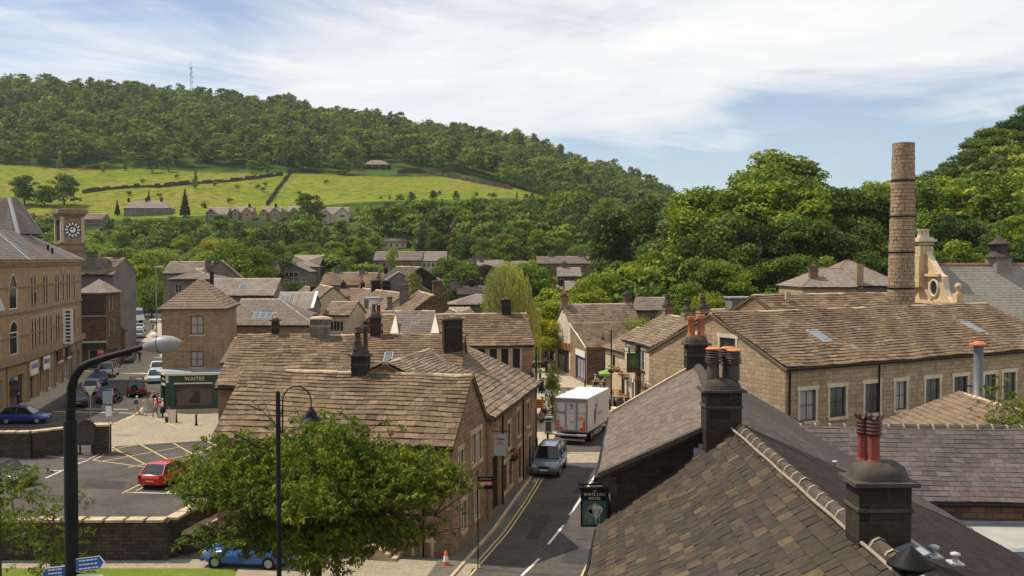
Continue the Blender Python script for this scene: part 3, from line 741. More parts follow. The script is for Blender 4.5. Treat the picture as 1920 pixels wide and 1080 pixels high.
mb.boxa(seg2[0], ts, ns, (-.02,.22), (.0,.06), (2.7,3.36), 'cream_paint'); mb.boxa(seg2[0], ts, ns, (l2-.22,l2), (.0,.06), (2.7,3.36), 'cream_paint')
mb.boxa(seg2[0], ts, ns, (.7,l2-.7), (.0,.07), (2.56,2.68), 'cream_paint'); mb.boxa(seg1[0], t1, nn1, (l1*.28,l1*.92), (0,.07), (2.42,2.56), 'cream_paint')
mb.slab([left0+Z*3.56-ts*.2, seg1[1]+Z*3.56, c1+Z*3.56, Pr+Z*3.75, Pl-ts*.6+Z*3.75], .06, 'lead'); mb.build('cornice', sh)
mb = MB(); mb.boxa(seg2[0], ts, ns, (.0,l2), (-.02,.18), (0,.3), 'dressed_stone'); mb.build('plinth', sh)
window(sh, seg2[0], seg2[1], (.75,l2-.75,.55,2.55), frame='dark_green_paint', nx=1, ny=1, pane='shop_glass', rev=.2, name='shop_window')
window(sh, seg1[0], seg1[1], (l1*.3,l1*.9,.1,2.4), frame='dark_wood', nx=1, ny=2, pane='interior_dark', rev=.2, name='door')

FONT = {}
def text_mesh(s, size, ext=.01, bold=0.):
    cu = bpy.data.curves.new('txt', 'FONT'); cu.body = s; cu.size = size; cu.extrude = ext; cu.align_x = 'CENTER'; cu.align_y = 'CENTER'; cu.offset = bold; cu.space_character = 1.1
    ob = bpy.data.objects.new('txt', cu); C.objects.link(ob); bpy.context.view_layer.update()
    me = bpy.data.meshes.new_from_object(ob); bpy.data.objects.remove(ob); return me
def lettering(par, s, pos, t, n, size, mat, bold=0., name='lettering', ext=.006, up=None):
    me = text_mesh(s, size, ext, bold); me.materials.clear(); me.materials.append(MATS[mat])
    t = Vector(t).normalized(); n = Vector(n).normalized(); u = n.cross(t); u = u if up is None else up
    M = Matrix((( t.x, u.x, n.x, 0),(t.y,u.y,n.y,0),(t.z,u.z,n.z,0),(0,0,0,1))); me.transform(M)
    o = bpy.data.objects.new(name, me); C.objects.link(o); o.parent = par; o.location = Vector(pos)-parent_loc(par); return o
plain('gold_paint', (.50,.42,.25), .5, .1); plain('dark_letter', (.03,.03,.035), .5, .1)
lettering(sh, 'WAITES', seg2[0]+ts*(l2*.52)+ns*.02+Z*3.02, ts, ns, .46, 'gold_paint', .012)
lettering(sh, 'WAITES', seg1[0]+t1*(l1*.55)+nn1*.02+Z*2.95, t1, nn1, .24, 'gold_paint', .008)

# ================================================================ arcade
AR = thing('arcade_building', 'tall buff-brick arcade with pointed arched windows and shops, at the left edge', 'building', (-49,95,0))
pl = [Vector((-41.5,74,0)), Vector((-45.2,84.5,0)), Vector((-46.4,95.0,0)), Vector((-48.9,106,0)), Vector((-52.6,121.5,0))]
EZ = 13.75; walls_ = MB(); trim = MB()
def arch_win(P0, P1, u, w, z0, z1, frame='maroon_paint', pointed=True, open_=False, big=False):
    """tall arched opening: recessed pane, moulded arch ring, frame"""
    t = (P1-P0).normalized(); n = Vector((t.y,-t.x,0)); O = P0+t*u
    mbw = MB(); seg = 8; sp_ = z1-w*(.62 if pointed else .5)
    def arc(r, off=0):
        pts = []
        for i in range(seg*2+1):
            s = i/(seg*2)
            x = -r+2*r*s
            if pointed: h = (1-abs(2*s-1)**1.6)*(r*1.25)
            else: h = math.sqrt(max(0, r*r-x*x))
            pts.append((x, sp_+h))
        return pts
    r0, r1 = w/2, w/2+.16
    i_, o_ = arc(r0), arc(r1)
    for k in range(len(i_)-1):
        q = [O+t*i_[k][0]+Z*i_[k][1]+n*.10, O+t*i_[k+1][0]+Z*i_[k+1][1]+n*.10, O+t*o_[k+1][0]+Z*o_[k+1][1]+n*.10, O+t*o_[k][0]+Z*o_[k][1]+n*.10]
        mbw.face(q, 'dressed_stone'); mbw.face([p-n*.12 for p in q[:2]]+[q[1],q[0]], 'dressed_stone'); mbw.face([q[3],q[2]]+[q[2]-n*.12,q[3]-n*.12], 'dressed_stone')
    mbw.boxa(O, t, n, (-r0-.14,-r0), (0,.08), (z0,sp_), 'dressed_stone'); mbw.boxa(O, t, n, (r0,r0+.14), (0,.08), (z0,sp_), 'dressed_stone')
    o = mbw.build('window', AR)
    g = MB(); poly = [(-r0,z0)]+[(r0,z0)]+[(x,z) for x, z in i_[::-1]]
    g.face([O+t*x+Z*z+n*.012 for x, z in poly], 'window_glass' if not big else 'window_glass'); g.build('pane', o)
    f = MB(); f.boxa(O,t,n,(-r0,-r0+.07),(.013,.05),(z0,sp_),frame); f.boxa(O,t,n,(r0-.07,r0),(.013,.05),(z0,sp_),frame)
    f.boxa(O,t,n,(-r0+.07,r0-.07),(.013,.05),(sp_-.05,sp_+.03),frame); f.boxa(O,t,n,(-r0+.07,r0-.07),(.013,.05),(z0,z0+.08),frame)
    if open_:
        h = 1.5; f.hexa([O+t*(-r0+.1)+Z*(z0+.1)+n*.6,O+t*(-r0+.1)+Z*(z0+.1)+n*.64,O+t*(r0-.1)+Z*(z0+.1)+n*.64,O+t*(r0-.1)+Z*(z0+.1)+n*.6],
                        [O+t*(-r0+.1)+Z*(z0+h)+n*.06,O+t*(-r0+.1)+Z*(z0+h)+n*.1,O+t*(r0-.1)+Z*(z0+h)+n*.1,O+t*(r0-.1)+Z*(z0+h)+n*.06], 'skylight_glass')
    f.build('frame', o)
for i in range(4):
    a, b = pl[i], pl[i+1]; L = (b-a).length; t = (b-a).normalized(); n = Vector((t.y,-t.x,0))
    # shop openings on the ground floor
    holes = []; ns_ = max(1, int(L/3.6)); pitch = L/ns_
    for k in range(ns_): holes.append((k*pitch+.55, (k+1)*pitch-.55, .15, 3.0))
    wall(walls_, a, b, [(0,0),(L,0),(L,EZ),(0,EZ)], holes, 'facade_brick', .35, 'dressed_stone')
    for k, h in enumerate(holes): window(AR, a, b, h, frame=('white_paint','blue_paint','dark_green_paint','cream_paint')[(k+i)%4], nx=2, ny=1, pane='shop_glass', rev=.35, name='shop_window', bar=.1)
    for z0, z1, pr in ((4.15,4.75,.45),(3.95,4.15,.2),(8.75,8.95,.16),(11.15,11.28,.10),(6.55,6.66,.08),(13.1,13.3,.12),(13.45,13.75,.35)):
        trim.boxa(a, t, n, (-.02,L+.02), (-.05,pr+i*.002), (z0,z1), 'aged_stone')
    for k in range(int(L/.42)): trim.boxa(a, t, n, (k*.42,k*.42+.2), (0,.2), (13.3,13.45), 'dressed_stone')
    for k, h in enumerate(holes): trim.boxa(a, t, n, (h[0]-.42,h[0]-.12), (0,.15), (0,3.95), 'facade_brick')
    if i == 0: continue
    if i == 1: arch_win(a, b, 2.9, 1.9, 9.2, 12.35, W_, True, True, True); arch_win(a, b, 2.9, 1.9, 5.0, 8.0, W_, False, False, True); arch_win(a, b, 7.2, 1.9, 9.2, 12.35, W_, True); arch_win(a, b, 7.2, 1.9, 5.0, 8.0, W_, False)
    elif i == 2:
        for u in (2.0,3.2,7.0,8.2): arch_win(a, b, u, .72, 9.25, 12.4, open_=u in (3.2,))
        for u in (2.0,3.2,4.9,6.6,7.8,9.9): arch_win(a, b, u, .66, 5.0, 8.1, pointed=False)
    else:
        for u in (1.2,2.4,5.0,7.2,8.5,11.2): arch_win(a, b, u, .72, 9.25, 12.4)
        for u in (1.2,2.4,5.0,7.2,8.5,11.2): arch_win(a, b, u, .66, 5.0, 8.1, pointed=False)
far = [pl[4]+Vector((-14,4,0)), pl[0]+Vector((-20,4,0))]
for a, b in ((pl[4], far[0]), (far[0], far[1]), (far[1], pl[0])): wall(walls_, a, b, [(0,0),((b-a).length,0),((b-a).length,EZ),(0,EZ)], [], 'facade_brick')
walls_.build('wall', AR); trim.build('cornice', AR)
# fascia signs
for (i, u0, u1, m_, nm, wr) in ((1,.6,3.2,'blue_paint','shop_sign',None),(2,.4,3.4,'white_paint','shop_sign',1),(2,5.6,8.4,'white_paint','shop_sign',1),(3,1,3.4,'maroon_paint','shop_sign',None),(3,6,8,'dark_green_paint','shop_sign',None)):
    a, b = pl[i], pl[i+1]; t = (b-a).normalized(); n = Vector((t.y,-t.x,0)); mb = MB()
    mb.boxa(a,t,n,(u0,u1),(.16,.24),(2.75,3.9),m_); mb.boxa(a,t,n,(u0,u1),(.16,.3),(2.55,2.73),'cream_paint')
    s = mb.build(nm, AR)
    if wr:
        g = MB(); rr = random.Random(i*7+int(u0))
        for k in range(7): uu = u0+.25+k*(u1-u0-.4)/7; g.boxa(a,t,n,(uu,uu+.22),(.245,.255),(3.1+rr.random()*.1,3.5+rr.random()*.2),'blue_paint')
        g.build('lettering', s)
    elif m_ == 'blue_paint':
        g = MB(); g.boxa(a,t,n,(u0+1.,u0+1.7),(.245,.255),(3.15,3.6),'maroon_paint'); g.boxa(a,t,n,(u0+.4,u1-.4),(.245,.25),(2.85,2.95),'white_paint'); g.build('lettering', s)
# vertical hanging sign
a, b = pl[3], pl[4]; t = (b-a).normalized(); n = Vector((t.y,-t.x,0))
mb = MB(); mb.boxa(a+t*2.4,t,n,(-.05,.05),(.5,1.5),(4.6,8.4),'white_paint'); mb.tube([a+t*2.4+n*.05+Z*7.4,a+t*2.4+n*1.0+Z*7.4],.03,'black_metal',6)
hs = tag(mb.build('hanging_sign', None, a+t*2.4+Z*6), 'tall white vertical sign with dark lettering on the arcade front', 'sign')
g = MB()
for k in range(9): g.boxa(a+t*2.4,t,n,(-.06,-.055),(.75,1.25),(4.8+k*.39,5.04+k*.39),'dark_letter')
g.build('lettering', hs)
# arcade roofs
rf = MB(); up1 = Vector((-3.6,1.2,2.9))
for i in range(4):
    a, b = pl[i]+Vector((.4,0,EZ)), pl[i+1]+Vector((.4,0,EZ)); c, d = pl[i+1]+up1+Z*EZ, pl[i]+up1+Z*EZ
    if i == 3: c = pl[4]+Vector((-4.2,-4.5,2.9+EZ))
    rf.slab([a,b,c,d], .1, 'purple_slate'); slates(rf, a, b, c, d, 'purple_slate', .3, .35, .02, wav=0)
tip = pl[4]+Vector((-4.2,-4.5,2.9+EZ)); q = [pl[4]+Vector((.4,.3,EZ)), far[0]+Z*EZ, far[0]+Vector((2,-5,2.9)), tip]; rf.slab(q,.1,'purple_slate')
rf.slab([pl[0]+up1+Z*EZ, tip, far[0]+Vector((2,-5,2.9))+Z*0+Z*EZ-Z*0, far[1]+Vector((4,0,EZ+2.9))], .1, 'lead')
ridge(rf, pl[4]+Vector((.4,.1,EZ)), tip, 'lead', .2, 3, .05)
for s in (1,2): p_ = pl[s]; ridge(rf, p_+Vector((.4,0,EZ+.03)), p_+up1+Z*(EZ+.03), 'metal_sheet', .2, 6, .05)
AROOF = rf.build('roof', AR)
f_ = MB(); m1, m0 = V3(-52.9,112.5,16.6), V3(-51.4,103.8,16.5); m2, m3 = m1+Vector((-9,3,0)), m0+Vector((-9,-1,0)); t1_, t0_, t2_, t3_ = V3(-54.7,111,20.3), V3(-53.2,105.6,20.3), V3(-60,112.5,20.3), V3(-59,105.6,20.3)
for A_, B_, C_, D_ in ((m0,m1,t1_,t0_),(m1,m2,t2_,t1_),(m3,m0,t0_,t3_)): f_.slab([A_,B_,C_,D_],.1,'purple_slate'); slates(f_,A_,B_,C_,D_,'purple_slate',.3,.35,.02,wav=0)
f_.slab([t0_,t1_,t2_,t3_],.2,'lead'); f_.face([m2,m3,t3_,t2_],'lead'); ridge(f_, m0, t0_, 'metal_sheet', .2, 4, .05)
ridge(f_, m1, t1_, 'lead', .18, 3, .05); f_.build('mansard_roof', AR)
P_ = [pl[2]+Vector((.4,0,EZ)), pl[3]+Vector((.4,0,EZ)), pl[3]+up1+Z*EZ, pl[2]+up1+Z*EZ]
skylight(AR, P_[0], P_[1], P_[3], 1.2, 1.0, .8, 1.6); skylight(AR, P_[0], P_[1], P_[3], 4.2, 2.4, .7, 1.7)
for px, py in ((53,462),(90,462),(98,468)):
    q = at(px, py+8, 108); mb = MB(); mb.lathe((q.x,q.y,q.z-.3), [(.12,0),(.12,.8),(.16,.82),(.16,.9),(.05,.95)], 'black_metal', 8); mb.build('roof_vent', AR)
# clock tower
CT = thing('clock_tower', 'square stone clock tower with black and white dial behind the arcade roof', 'tower', (-58.2,131,0))
cx, cy = -58.4, 131.5; s_ = 2.9; az = R(40)
mb = MB(); mb.box((cx,cy,7.5), (s_*1.06,s_*1.06,15), 'aged_stone', az); mb.box((cx,cy,15.5), (s_*1.0,s_*1.0,1.2), 'aged_stone', az)
mb.box((cx,cy,17.6), (s_*.94,s_*.94,3.6), 'aged_stone', az); mb.build('wall', CT)
mb = MB()
for z, f, h in ((15.0,1.12,.2),(15.9,1.10,.22),(19.35,1.02,.15),(19.6,1.12,.25),(19.9,1.3,.3),(20.2,1.24,.25)): mb.box((cx,cy,z), (s_*f,s_*f,h), 'aged_stone', az)
for sx in (-1,1):
    for sy in (-1,1):
        x = (sx*math.cos(az)-sy*math.sin(az))*s_*.44; y = (sx*math.sin(az)+sy*math.cos(az))*s_*.44
        mb.box((cx+x,cy+y,17.6), (.42,.42,3.4), 'dressed_stone', az)
mb.build('cornice', CT)
# faces: normals at az-90 (right-facing) and az+180 (left-facing)
nr = Vector((math.cos(az-PI/2), math.sin(az-PI/2), 0)); tr_ = Vector((-nr.y, nr.x, 0)); nl = Vector((-math.cos(az), -math.sin(az), 0)); tl_ = Vector((-nl.y, nl.x, 0))
cen = Vector((cx,cy,17.65))+nr*(s_*.47)
def disc(mbx, c, t, u, n, r, m, th=.05, k=28):
    a = [c+t*(r*math.cos(2*PI*i/k))+u*(r*math.sin(2*PI*i/k))+n*th for i in range(k)]; b = [p-n*th for p in a]
    mbx.face(a, m); mbx.grid([b, a], m, True, False)
mb = MB(); disc(mb, cen, tr_, Z, nr, 1.02, 'black_metal', .08); ck = mb.build('clock_face', CT)
mb = MB()
for i in range(12):
    a = 2*PI*i/12; c_ = cen+nr*.085+tr_*(.76*math.sin(a))+Z*(.76*math.cos(a)); rd = (tr_*math.sin(a)+Z*math.cos(a)); td = (tr_*math.cos(a)-Z*math.sin(a))
    for o_ in (-.09, .04): mb.hexa([c_+rd*-.19+td*o_,c_+rd*-.19+td*(o_+.085),c_+rd*.19+td*(o_+.11),c_+rd*.19+td*(o_-.02)],[p+nr*.02 for p in (c_+rd*-.19+td*o_,c_+rd*-.19+td*(o_+.085),c_+rd*.19+td*(o_+.11),c_+rd*.19+td*(o_-.02))],'white_paint')
disc(mb, cen+nr*.06, tr_, Z, nr, .40, 'white_paint', .04, 12); mb.build('numerals', ck)
mb = MB()
for a, l in ((R(-60),.55),(R(4),.8)): rd = (tr_*math.sin(a)+Z*math.cos(a)); mb.tube([cen+nr*.15, cen+nr*.15+rd*l], [.05,.02], 'black_metal', 6)
mb.build('clock_hand', ck)
mb = MB(); o = Vector((cx,cy,0))+nl*(s_*.47); mb.boxa(o, tl_, nl, (-.62,.62), (.0,.04), (16.3,18.95), 'interior_dark'); mb.build('window', CT)

# gable-ended rendered house next to the arcade, and the bay in front
RHh, rhh = house('rendered_house', 'tall grey rendered house with blank wall beside the arcade', 'house', (-56.4,128.5,0), 0, 5.0, 7.5, 11.9, 13.9, wallm='grey_render', roofm='stone_slate_grey', course=.35, verge=.05)
chimney(RHh, -54.6, 129.6, 1.2, .9, 11.5, 14.6, 'grey_render', 0, low=True); chimney(RHh, -51.9, 130.5, .6, .9, 11.5, 13.9, 'pale_dressed', 0, low=True)
hh, h_ = house('stone_house', 'narrow house with cream end beyond the grey rendered house', 'house', (-52.2,133.5,0), R(111), 8, 4.2, 9.9, 11.8, wallm='cream_stone', roofm='grey_slate', course=.35)
mb = MB(); BH = thing('corner_house', 'corner shop house with dark slate-hung upper bay and green fascia', 'shop', (-51,126,0))
bx0, bx1, bx2 = Vector((-53.4,122.3,0)), Vector((-50.3,123.2,0)), Vector((-50.6,128.5,0))
for a, b, hs_ in ((bx0,bx1,[(1.2,2.2,.2,2.6)]),(bx1,bx2,[(1.0,1.6,4.2,6.2),(2.6,3.2,4.2,6.2),(1.0,1.6,7.4,9.2),(2.2,2.8,7.4,9.2),(.6,4.6,.3,2.6)])):
    Lx = (b-a).length; wall(mb, a, b, [(0,0),(Lx,0),(Lx,9.6),(0,9.6)], hs_, 'brown_stone')
    for h in hs_: window(BH, a, b, h, frame='white_paint', nx=1, ny=2)
mb.build('wall', BH)
mb = MB(); t = (bx1-bx0).normalized(); n = Vector((t.y,-t.x,0)); mb.boxa(bx0,t,n,(.3,3.1),(.02,.3),(6.9,9.5),'dark_slate'); mb.boxa(bx0,t,n,(.3,3.15),(.02,.4),(6.7,6.88),'lead'); mb.build('slate_bay', BH)
mb = MB(); mb.boxa(bx0,t,n,(.0,3.3),(.02,.5),(2.9,3.5),'dark_green_paint'); mb.boxa(bx0,t,n,(0,3.3),(.02,.55),(3.52,3.66),'cream_paint'); mb.build('fascia', BH)
rf = MB(); q = [bx0+Vector((-.3,-.3,9.6)), bx1+Vector((.4,-.3,9.6)), bx2+Vector((.4,0,9.6)), bx0+Vector((-.3,6,9.6))]; tp = Vector((-52.6,127,11.2))
for k in range(2): rf.slab([q[k],q[k+1],tp],.08,'grey_slate'); slates(rf,q[k],q[k+1],tp,tp,'grey_slate',.3,.35,.02)
rf.face([q[2],q[3],tp],'grey_slate'); rf.face([q[3],q[0],tp],'grey_slate'); rf.build('roof', BH)
# shops beyond, on the left side of the narrowing street
for k, (x, y, L, ev) in enumerate(((-50.9,130.6,9,4.6),(-55.3,142,12,8.6),(-60,154.5,14,8))):
    house('shop_terrace', ('dark stone shop with pink flower baskets on the narrowing street','taller stone shop halfway up the narrowing street','last stone shop where the left street bends')[k], 'shop', (x,y,0), R(111), L, 6, ev, ev+2.2, wallm=('brown_stone','sandstone','brown_stone')[k], roofm='grey_slate', course=.4,
      wins={'F':(winrow(3,L,4.6,1.8,1.1) if ev > 6 else [])+winrow(2,L,.4,2.2,3)})
# ================================================================ HOTEL (right foreground)
HT = thing('hotel', 'near roof of mixed brown and dark slates with tall stone chimney, lower right', 'hotel', (6,29,0))
V = lambda x, y, z: Vector((x, y, z))
Ln, Lf = V(2.9,29.2,7.56), V(4.35,40.4,7.56); Rn, Rf = V(6.15,28.8,9.12), V(7.5,39.95,9.5)
E0, E1 = V(.55,13,6.0), V(2.9,29.15,6.0); K0, K1 = V(6.2,13,8.85), V(6.45,29.0,9.02)
Q0, Q1 = V(14.2,13,5.35), V(12.3,39.4,6.75)
mb = MB()
# street front, gables
wall(mb, E1, E0, [(0,0),((E1-E0).length,0),((E1-E0).length,6),(0,6)], [], 'cream_stone')
wall(mb, V(4.35,40.4,0), V(2.9,29.2,0), [(0,0),(11.3,0),(11.3,7.5),(0,7.5)], [(1.5,2.5,1,2.6),(5,6,1,2.6),(8.5,9.5,1,2.6),(1.5,2.5,4.3,5.9),(5,6,4.3,5.9),(8.5,9.5,4.3,5.9)], 'sandstone')
wall(mb, V(2.9,29.2,0), V(9.2,28.4,0), [(0,0),(6.4,0),(6.4,7.45),(3.2,9.15),(0,7.45)], [], 'sooty_stone')
wall(mb, V(14.2,39.2,0), V(4.35,40.4,0), [(0,0),(9.9,0),(9.9,7.5),(6.75,9.35),(0,6.0)], [], 'sandstone')
wall(mb, V(14.0,13,0), V(14.0,39.2,0), [(0,0),(26.2,0),(26.2,5.4),(0,5.4)], [], 'brown_stone')
wall(mb, V(.55,13,0), V(14.0,13,0), [(0,0),(13.45,0),(13.45,5.4),(5.65,8.8),(0,5.9)], [], 'brown_stone')
mb.build('wall', HT)
for h in ((1.5,2.5,1,2.6),(5,6,1,2.6),(8.5,9.5,1,2.6),(1.5,2.5,4.3,5.9),(5,6,4.3,5.9),(8.5,9.5,4.3,5.9)): window(HT, V(4.35,40.4,0), V(2.9,29.2,0), h, W_, 2, 2, 'dressed_stone')
rf = MB(); o = V(-.3,.03,-.14)
E0m, K0m = E0, K0
# hollow the old roof a little: lower pitch towards the street
M0, M1 = lerp(E0,K0,.5)+V(0,0,-.16), lerp(E1,K1,.5)+V(0,0,-.06)
for a,b,c_,d_ in ((E0+o,E1+o,M1,M0),(M0,M1,K1,K0)):
    rf.slab([a,b,c_,d_],.1,'mixed_slate'); slates(rf,a,b,c_,d_,'mixed_slate',.31,.42,.034,wav=.03,jit=.4,gap=.022)
ridge(rf, K0+Z*.03, K1+Z*.03, 'sooty_dressed', .20, .62, .09, join='mortar')
mb = MB(); mb.tube([lerp(K0,K1,t)+V(-.25,0,.035+.01*math.sin(t*40)) for t in np.linspace(0,1,30)], .035, 'mortar', 6); mb.build('mortar_fillet', HT)
rf.build('roof', HT)
rf = MB(); o = V(-.35,0,-.18)
a, b = Ln+o+V(0,-.12,0), Lf+o+V(0,.1,0); c_, d_ = Rf+V(0,.1,0), Rn+V(0,-.12,0)
rf.slab([a,b,c_,d_],.1,'dark_slate'); slates(rf,a,b,c_,d_,'wet_slate',.24,.30,.020,wav=.014,jit=.3,gap=.014)
o2 = rf.build('roof', HT); o2['label'] = 'grey slate slope raised above the mixed slates'
rf = MB()
Qm = V(13.2,29,5.95)
for a, b, c_, d_ in ((Q0+V(.3,0,-.12), Qm+V(.3,0,-.12), K1+Z*.03, K0+Z*.03), (Qm+V(.3,0,-.12), Q1+V(.3,0,-.12), Rf+V(0,.1,0), K1+Z*.03)):
    rf.slab([a,b,c_,d_],.1,'dark_slate'); slates(rf,a,b,c_,d_,'dark_slate',.2,.34,.012,wav=.012,jit=.3,gap=.010); o3 = rf.build('roof', HT); o3['label'] = 'smooth dark slate slope behind the ridge'
mb = MB(); ridge(mb, Rn+V(.1,0,.06), Rf+Z*.05, 'sooty_dressed', .24, .5, .07); mb.build('ridge', HT)
# copings, kneeler, gutters
mb = MB()
def bar(mbx, a, b, w, h, m, sidev=None):
    a, b = Vector(a), Vector(b); d = (b-a).normalized(); s = d.cross(Z).normalized() if sidev is None else sidev; u = s.cross(d)
    mbx.hexa([a-s*w/2,b-s*w/2,b+s*w/2,a+s*w/2], [a-s*w/2+u*h,b-s*w/2+u*h,b+s*w/2+u*h,a+s*w/2+u*h], m)
bar(mb, Ln+V(-.35,-.2,-.12), Rn+V(0,-.2,.02), .3, .12, 'sooty_dressed'); mb.build('coping', HT); mb = MB(); bar(mb, Lf+V(-.3,.15,-.12), Rf+V(0,.15,.02), .3, .14, 'dressed_stone')
mb.build('coping', HT)
mb = MB(); mb.box((2.78,29.3,7.3), (.55,.42,.2), 'sooty_dressed'); mb.box((2.9,29.3,7.12), (.38,.36,.17), 'sooty_dressed'); mb.box((2.98,29.3,6.96), (.24,.3,.15), 'sooty_dressed'); mb.build('kneeler', HT)
mb = MB(); mb.tube([Ln+V(-.42,-.1,-.25), Lf+V(-.4,0,-.25)], .07, 'black_metal', 8); mb.tube([E0+V(-.4,0,-.2), E1+V(-.4,0,-.2)], .07, 'black_metal', 8); mb.build('gutter', HT)
mb = MB(); mb.tube([V(2.78,29.05,7.1),V(2.78,29.05,6.9),V(2.84,29.05,6.6),V(2.84,29.05,0)], .05, 'black_metal', 8); mb.tube([V(4.2,40.6,7.2),V(4.2,40.6,0)], .07, 'black_metal', 8); mb.build('drainpipe', HT)
# lead along the foot of the raised gable and round the chimneys
g0, g1 = V(2.95,29.0,6.12), V(6.0,28.65,8.55); mb = MB()
bar(mb, g0, g1, .16, .03, 'black_metal')
for k in range(5): t = .80+.045*k; p = lerp(g0,g1,t); mb.box((p.x,p.y-.16,p.z+.16), (.30,.12,.26+.02*k), 'lead')
mb.build('lead_flashing', HT); mb = MB()
mb.slab([V(5.25,16.8,8.25),V(5.95,16.85,8.72),V(5.95,17.8,8.72),V(5.45,17.75,8.40)],.03,'lead')
mb.slab([V(5.45,16.35,8.40),V(6.9,16.3,8.95),V(6.9,17.0,8.95),V(5.45,17.0,8.42)],.03,'lead')
mb.slab([V(6.85,16.7,8.95),V(7.15,16.7,8.8),V(7.15,17.9,8.8),V(6.85,17.9,8.95)],.03,'lead')
mb.build('lead_flashing', HT)
chimney(HT, 6.42, 17.35, .90, .70, 8.2, 9.9, 'sooty_stone', 0, pots=((-.22,.16,dict(h=.84,r=.095,kind='crown',mat='terracotta_red')),(-.10,-.06,dict(h=.86,r=.105,kind='crown',mat='terracotta_red'))), label='near chimney with two tall red crown-topped pots')
chimney(HT, 5.98, 28.35, 1.0, .8, 7.4, 10.05, 'sooty_stone', 0, pots=((-.25,-.05,dict(h=.92,r=.155,kind='louvre',mat='terracotta_dark',top='terracotta_orange')),(.22,.15,dict(h=.92,r=.155,kind='louvre',mat='terracotta_dark',top='terracotta_orange')),(.32,-.12,dict(h=.88,r=.155,kind='louvre',mat='terracotta_dark',top='terracotta_orange'))), flash=.35, label='middle chimney with three ribbed dark pots')
chimney(HT, 7.45, 40.2, .85, .7, 8.3, 10.35, 'sooty_stone', 0, pots=((-.2,0,dict(h=.82,r=.15)),(.2,0,dict(h=.88,r=.15))), label='far chimney with two plain terracotta pots')
mb = MB(); mb.lathe((6.2,15.35,8.9), [(.2,0),(.2,.15),(.36,.14),(.34,.18),(.05,.42),(.02,.45)], 'black_metal', 16); mb.build('cowl', HT)
for x, y in ((7.35,17.2),(7.9,17.6)):
    z = 9.0-.45*(x-6.5); mb = MB(); mb.box((x,y,z+.02),(.22,.3,.03),'metal_sheet'); mb.lathe((x,y,z), [(.05,0),(.05,.14),(.09,.15),(.09,.19),(.04,.21)], 'metal_sheet', 10); mb.build('roof_vent', HT)
x, y = 9.3, 28.5; z = 9.0-.45*(x-6.5); mb = MB(); mb.lathe((x,y,z), [(.04,0),(.04,.2),(.08,.21),(.08,.25),(.03,.27)], 'metal_sheet', 10); mb.build('roof_vent', HT)
# corner finial with urn
mb = MB(); fx, fy = 4.42, 40.7
mb.box((fx,fy,6.8), (.52,.5,.75), 'pale_dressed'); mb.box((fx,fy,6.32), (.72,.6,.2), 'pale_dressed'); mb.box((fx,fy,7.2), (.6,.58,.1), 'sooty_dressed'); mb.box((fx,fy,7.48), (.64,.62,.46), 'pale_dressed')
mb.lathe((fx,fy,7.7), [(.16,0),(.14,.05),(.09,.1),(.17,.2),(.18,.3),(.12,.38),(.14,.42),(.05,.46)], 'sooty_dressed', 12); mb.build('finial', HT)
# pub sign
SG = thing('hotel_sign', 'black hanging pub sign THE WHITE LION HOTEL with pale walking lion', 'sign', (2.45,29.35,6.4))
sx0, sx1, sy = 2.04, 2.86, 29.35
mb = MB(); 
mb.box(((sx0+sx1)/2,sy,6.42), (sx1-sx0,.07,1.12), 'black_metal'); mb.box(((sx0+sx1)/2,sy,7.0), (.9,.14,.09), 'black_metal'); mb.build('board', SG)
mb = MB(); mb.tube([V(1.98,sy,7.12),V(3.0,sy,7.12)], .028, 'black_metal', 8); mb.tube([V(2.1,sy,7.12),V(2.1,sy,7.03)], .015, 'black_metal', 6); mb.tube([V(2.8,sy,7.12),V(2.8,sy,7.03)], .015, 'black_metal', 6)
mb.lathe((2.45,sy,7.12), [(.03,0),(.02,.06),(.04,.1),(.015,.14),(.03,.17),(.003,.26)], 'black_metal', 8)
for s in (-1,1): mb.tube([V(2.45+s*(.06+.05*math.cos(a)),sy,7.2+.05*math.sin(a)) for a in np.linspace(-2.5,2.5,9)], .009, 'black_metal', 5)
mb.build('bracket', SG)
plain('sign_green', (.03,.075,.06), .5, .3, 3); plain('lion_pale', (.42,.42,.37), .6, .25, 14)
mb = MB(); mb.face([V(sx0+.06,sy-.037,5.92),V(sx1-.06,sy-.037,5.92),V(sx1-.06,sy-.037,6.64),V(sx0+.06,sy-.037,6.64)], 'sign_green'); mb.build('painted_panel', SG)
plain('lion_shade', (.13,.14,.12), .6, .3, 14); plain('lion_mane', (.30,.30,.26), .6, .4, 30)
def blob(nm, lay, m_, *el):
    mb = MB()
    for (cx_, cz, rx, rz2, tilt) in el: mb.face([V(2.45+cx_+rx*math.cos(a)*math.cos(tilt)-rz2*math.sin(a)*math.sin(tilt),sy-.038-lay*.001,6.27+cz+rx*math.cos(a)*math.sin(tilt)+rz2*math.sin(a)*math.cos(tilt)) for a in np.linspace(0,2*PI,15)[:-1]], m_)
    mb.build(nm, SG)
def limb(nm, lay, m_, *qs):
    mb = MB()
    for q_ in qs: mb.face([V(2.45+x,sy-.038-lay*.001,6.27+y) for x, y in q_], m_)
    mb.build(nm, SG)
blob('painted_body', 1, 'lion_shade', (-.08,.13,.14,.13,.5), (-.13,.02,.07,.10,.1))
limb('painted_hind_legs', 2, 'lion_shade', [(-.19,.05),(-.12,.0),(-.15,-.14),(-.125,-.24),(-.09,-.27),(-.16,-.28),(-.185,-.15)], [(-.09,.0),(-.05,-.02),(-.065,-.16),(-.045,-.23),(-.085,-.235),(-.095,-.13)])
limb('painted_tail', 2, 'lion_mane', [(-.19,.1),(-.18,.12),(-.25,.0),(-.27,-.12),(-.235,-.16),(-.25,-.1),(-.235,0)])
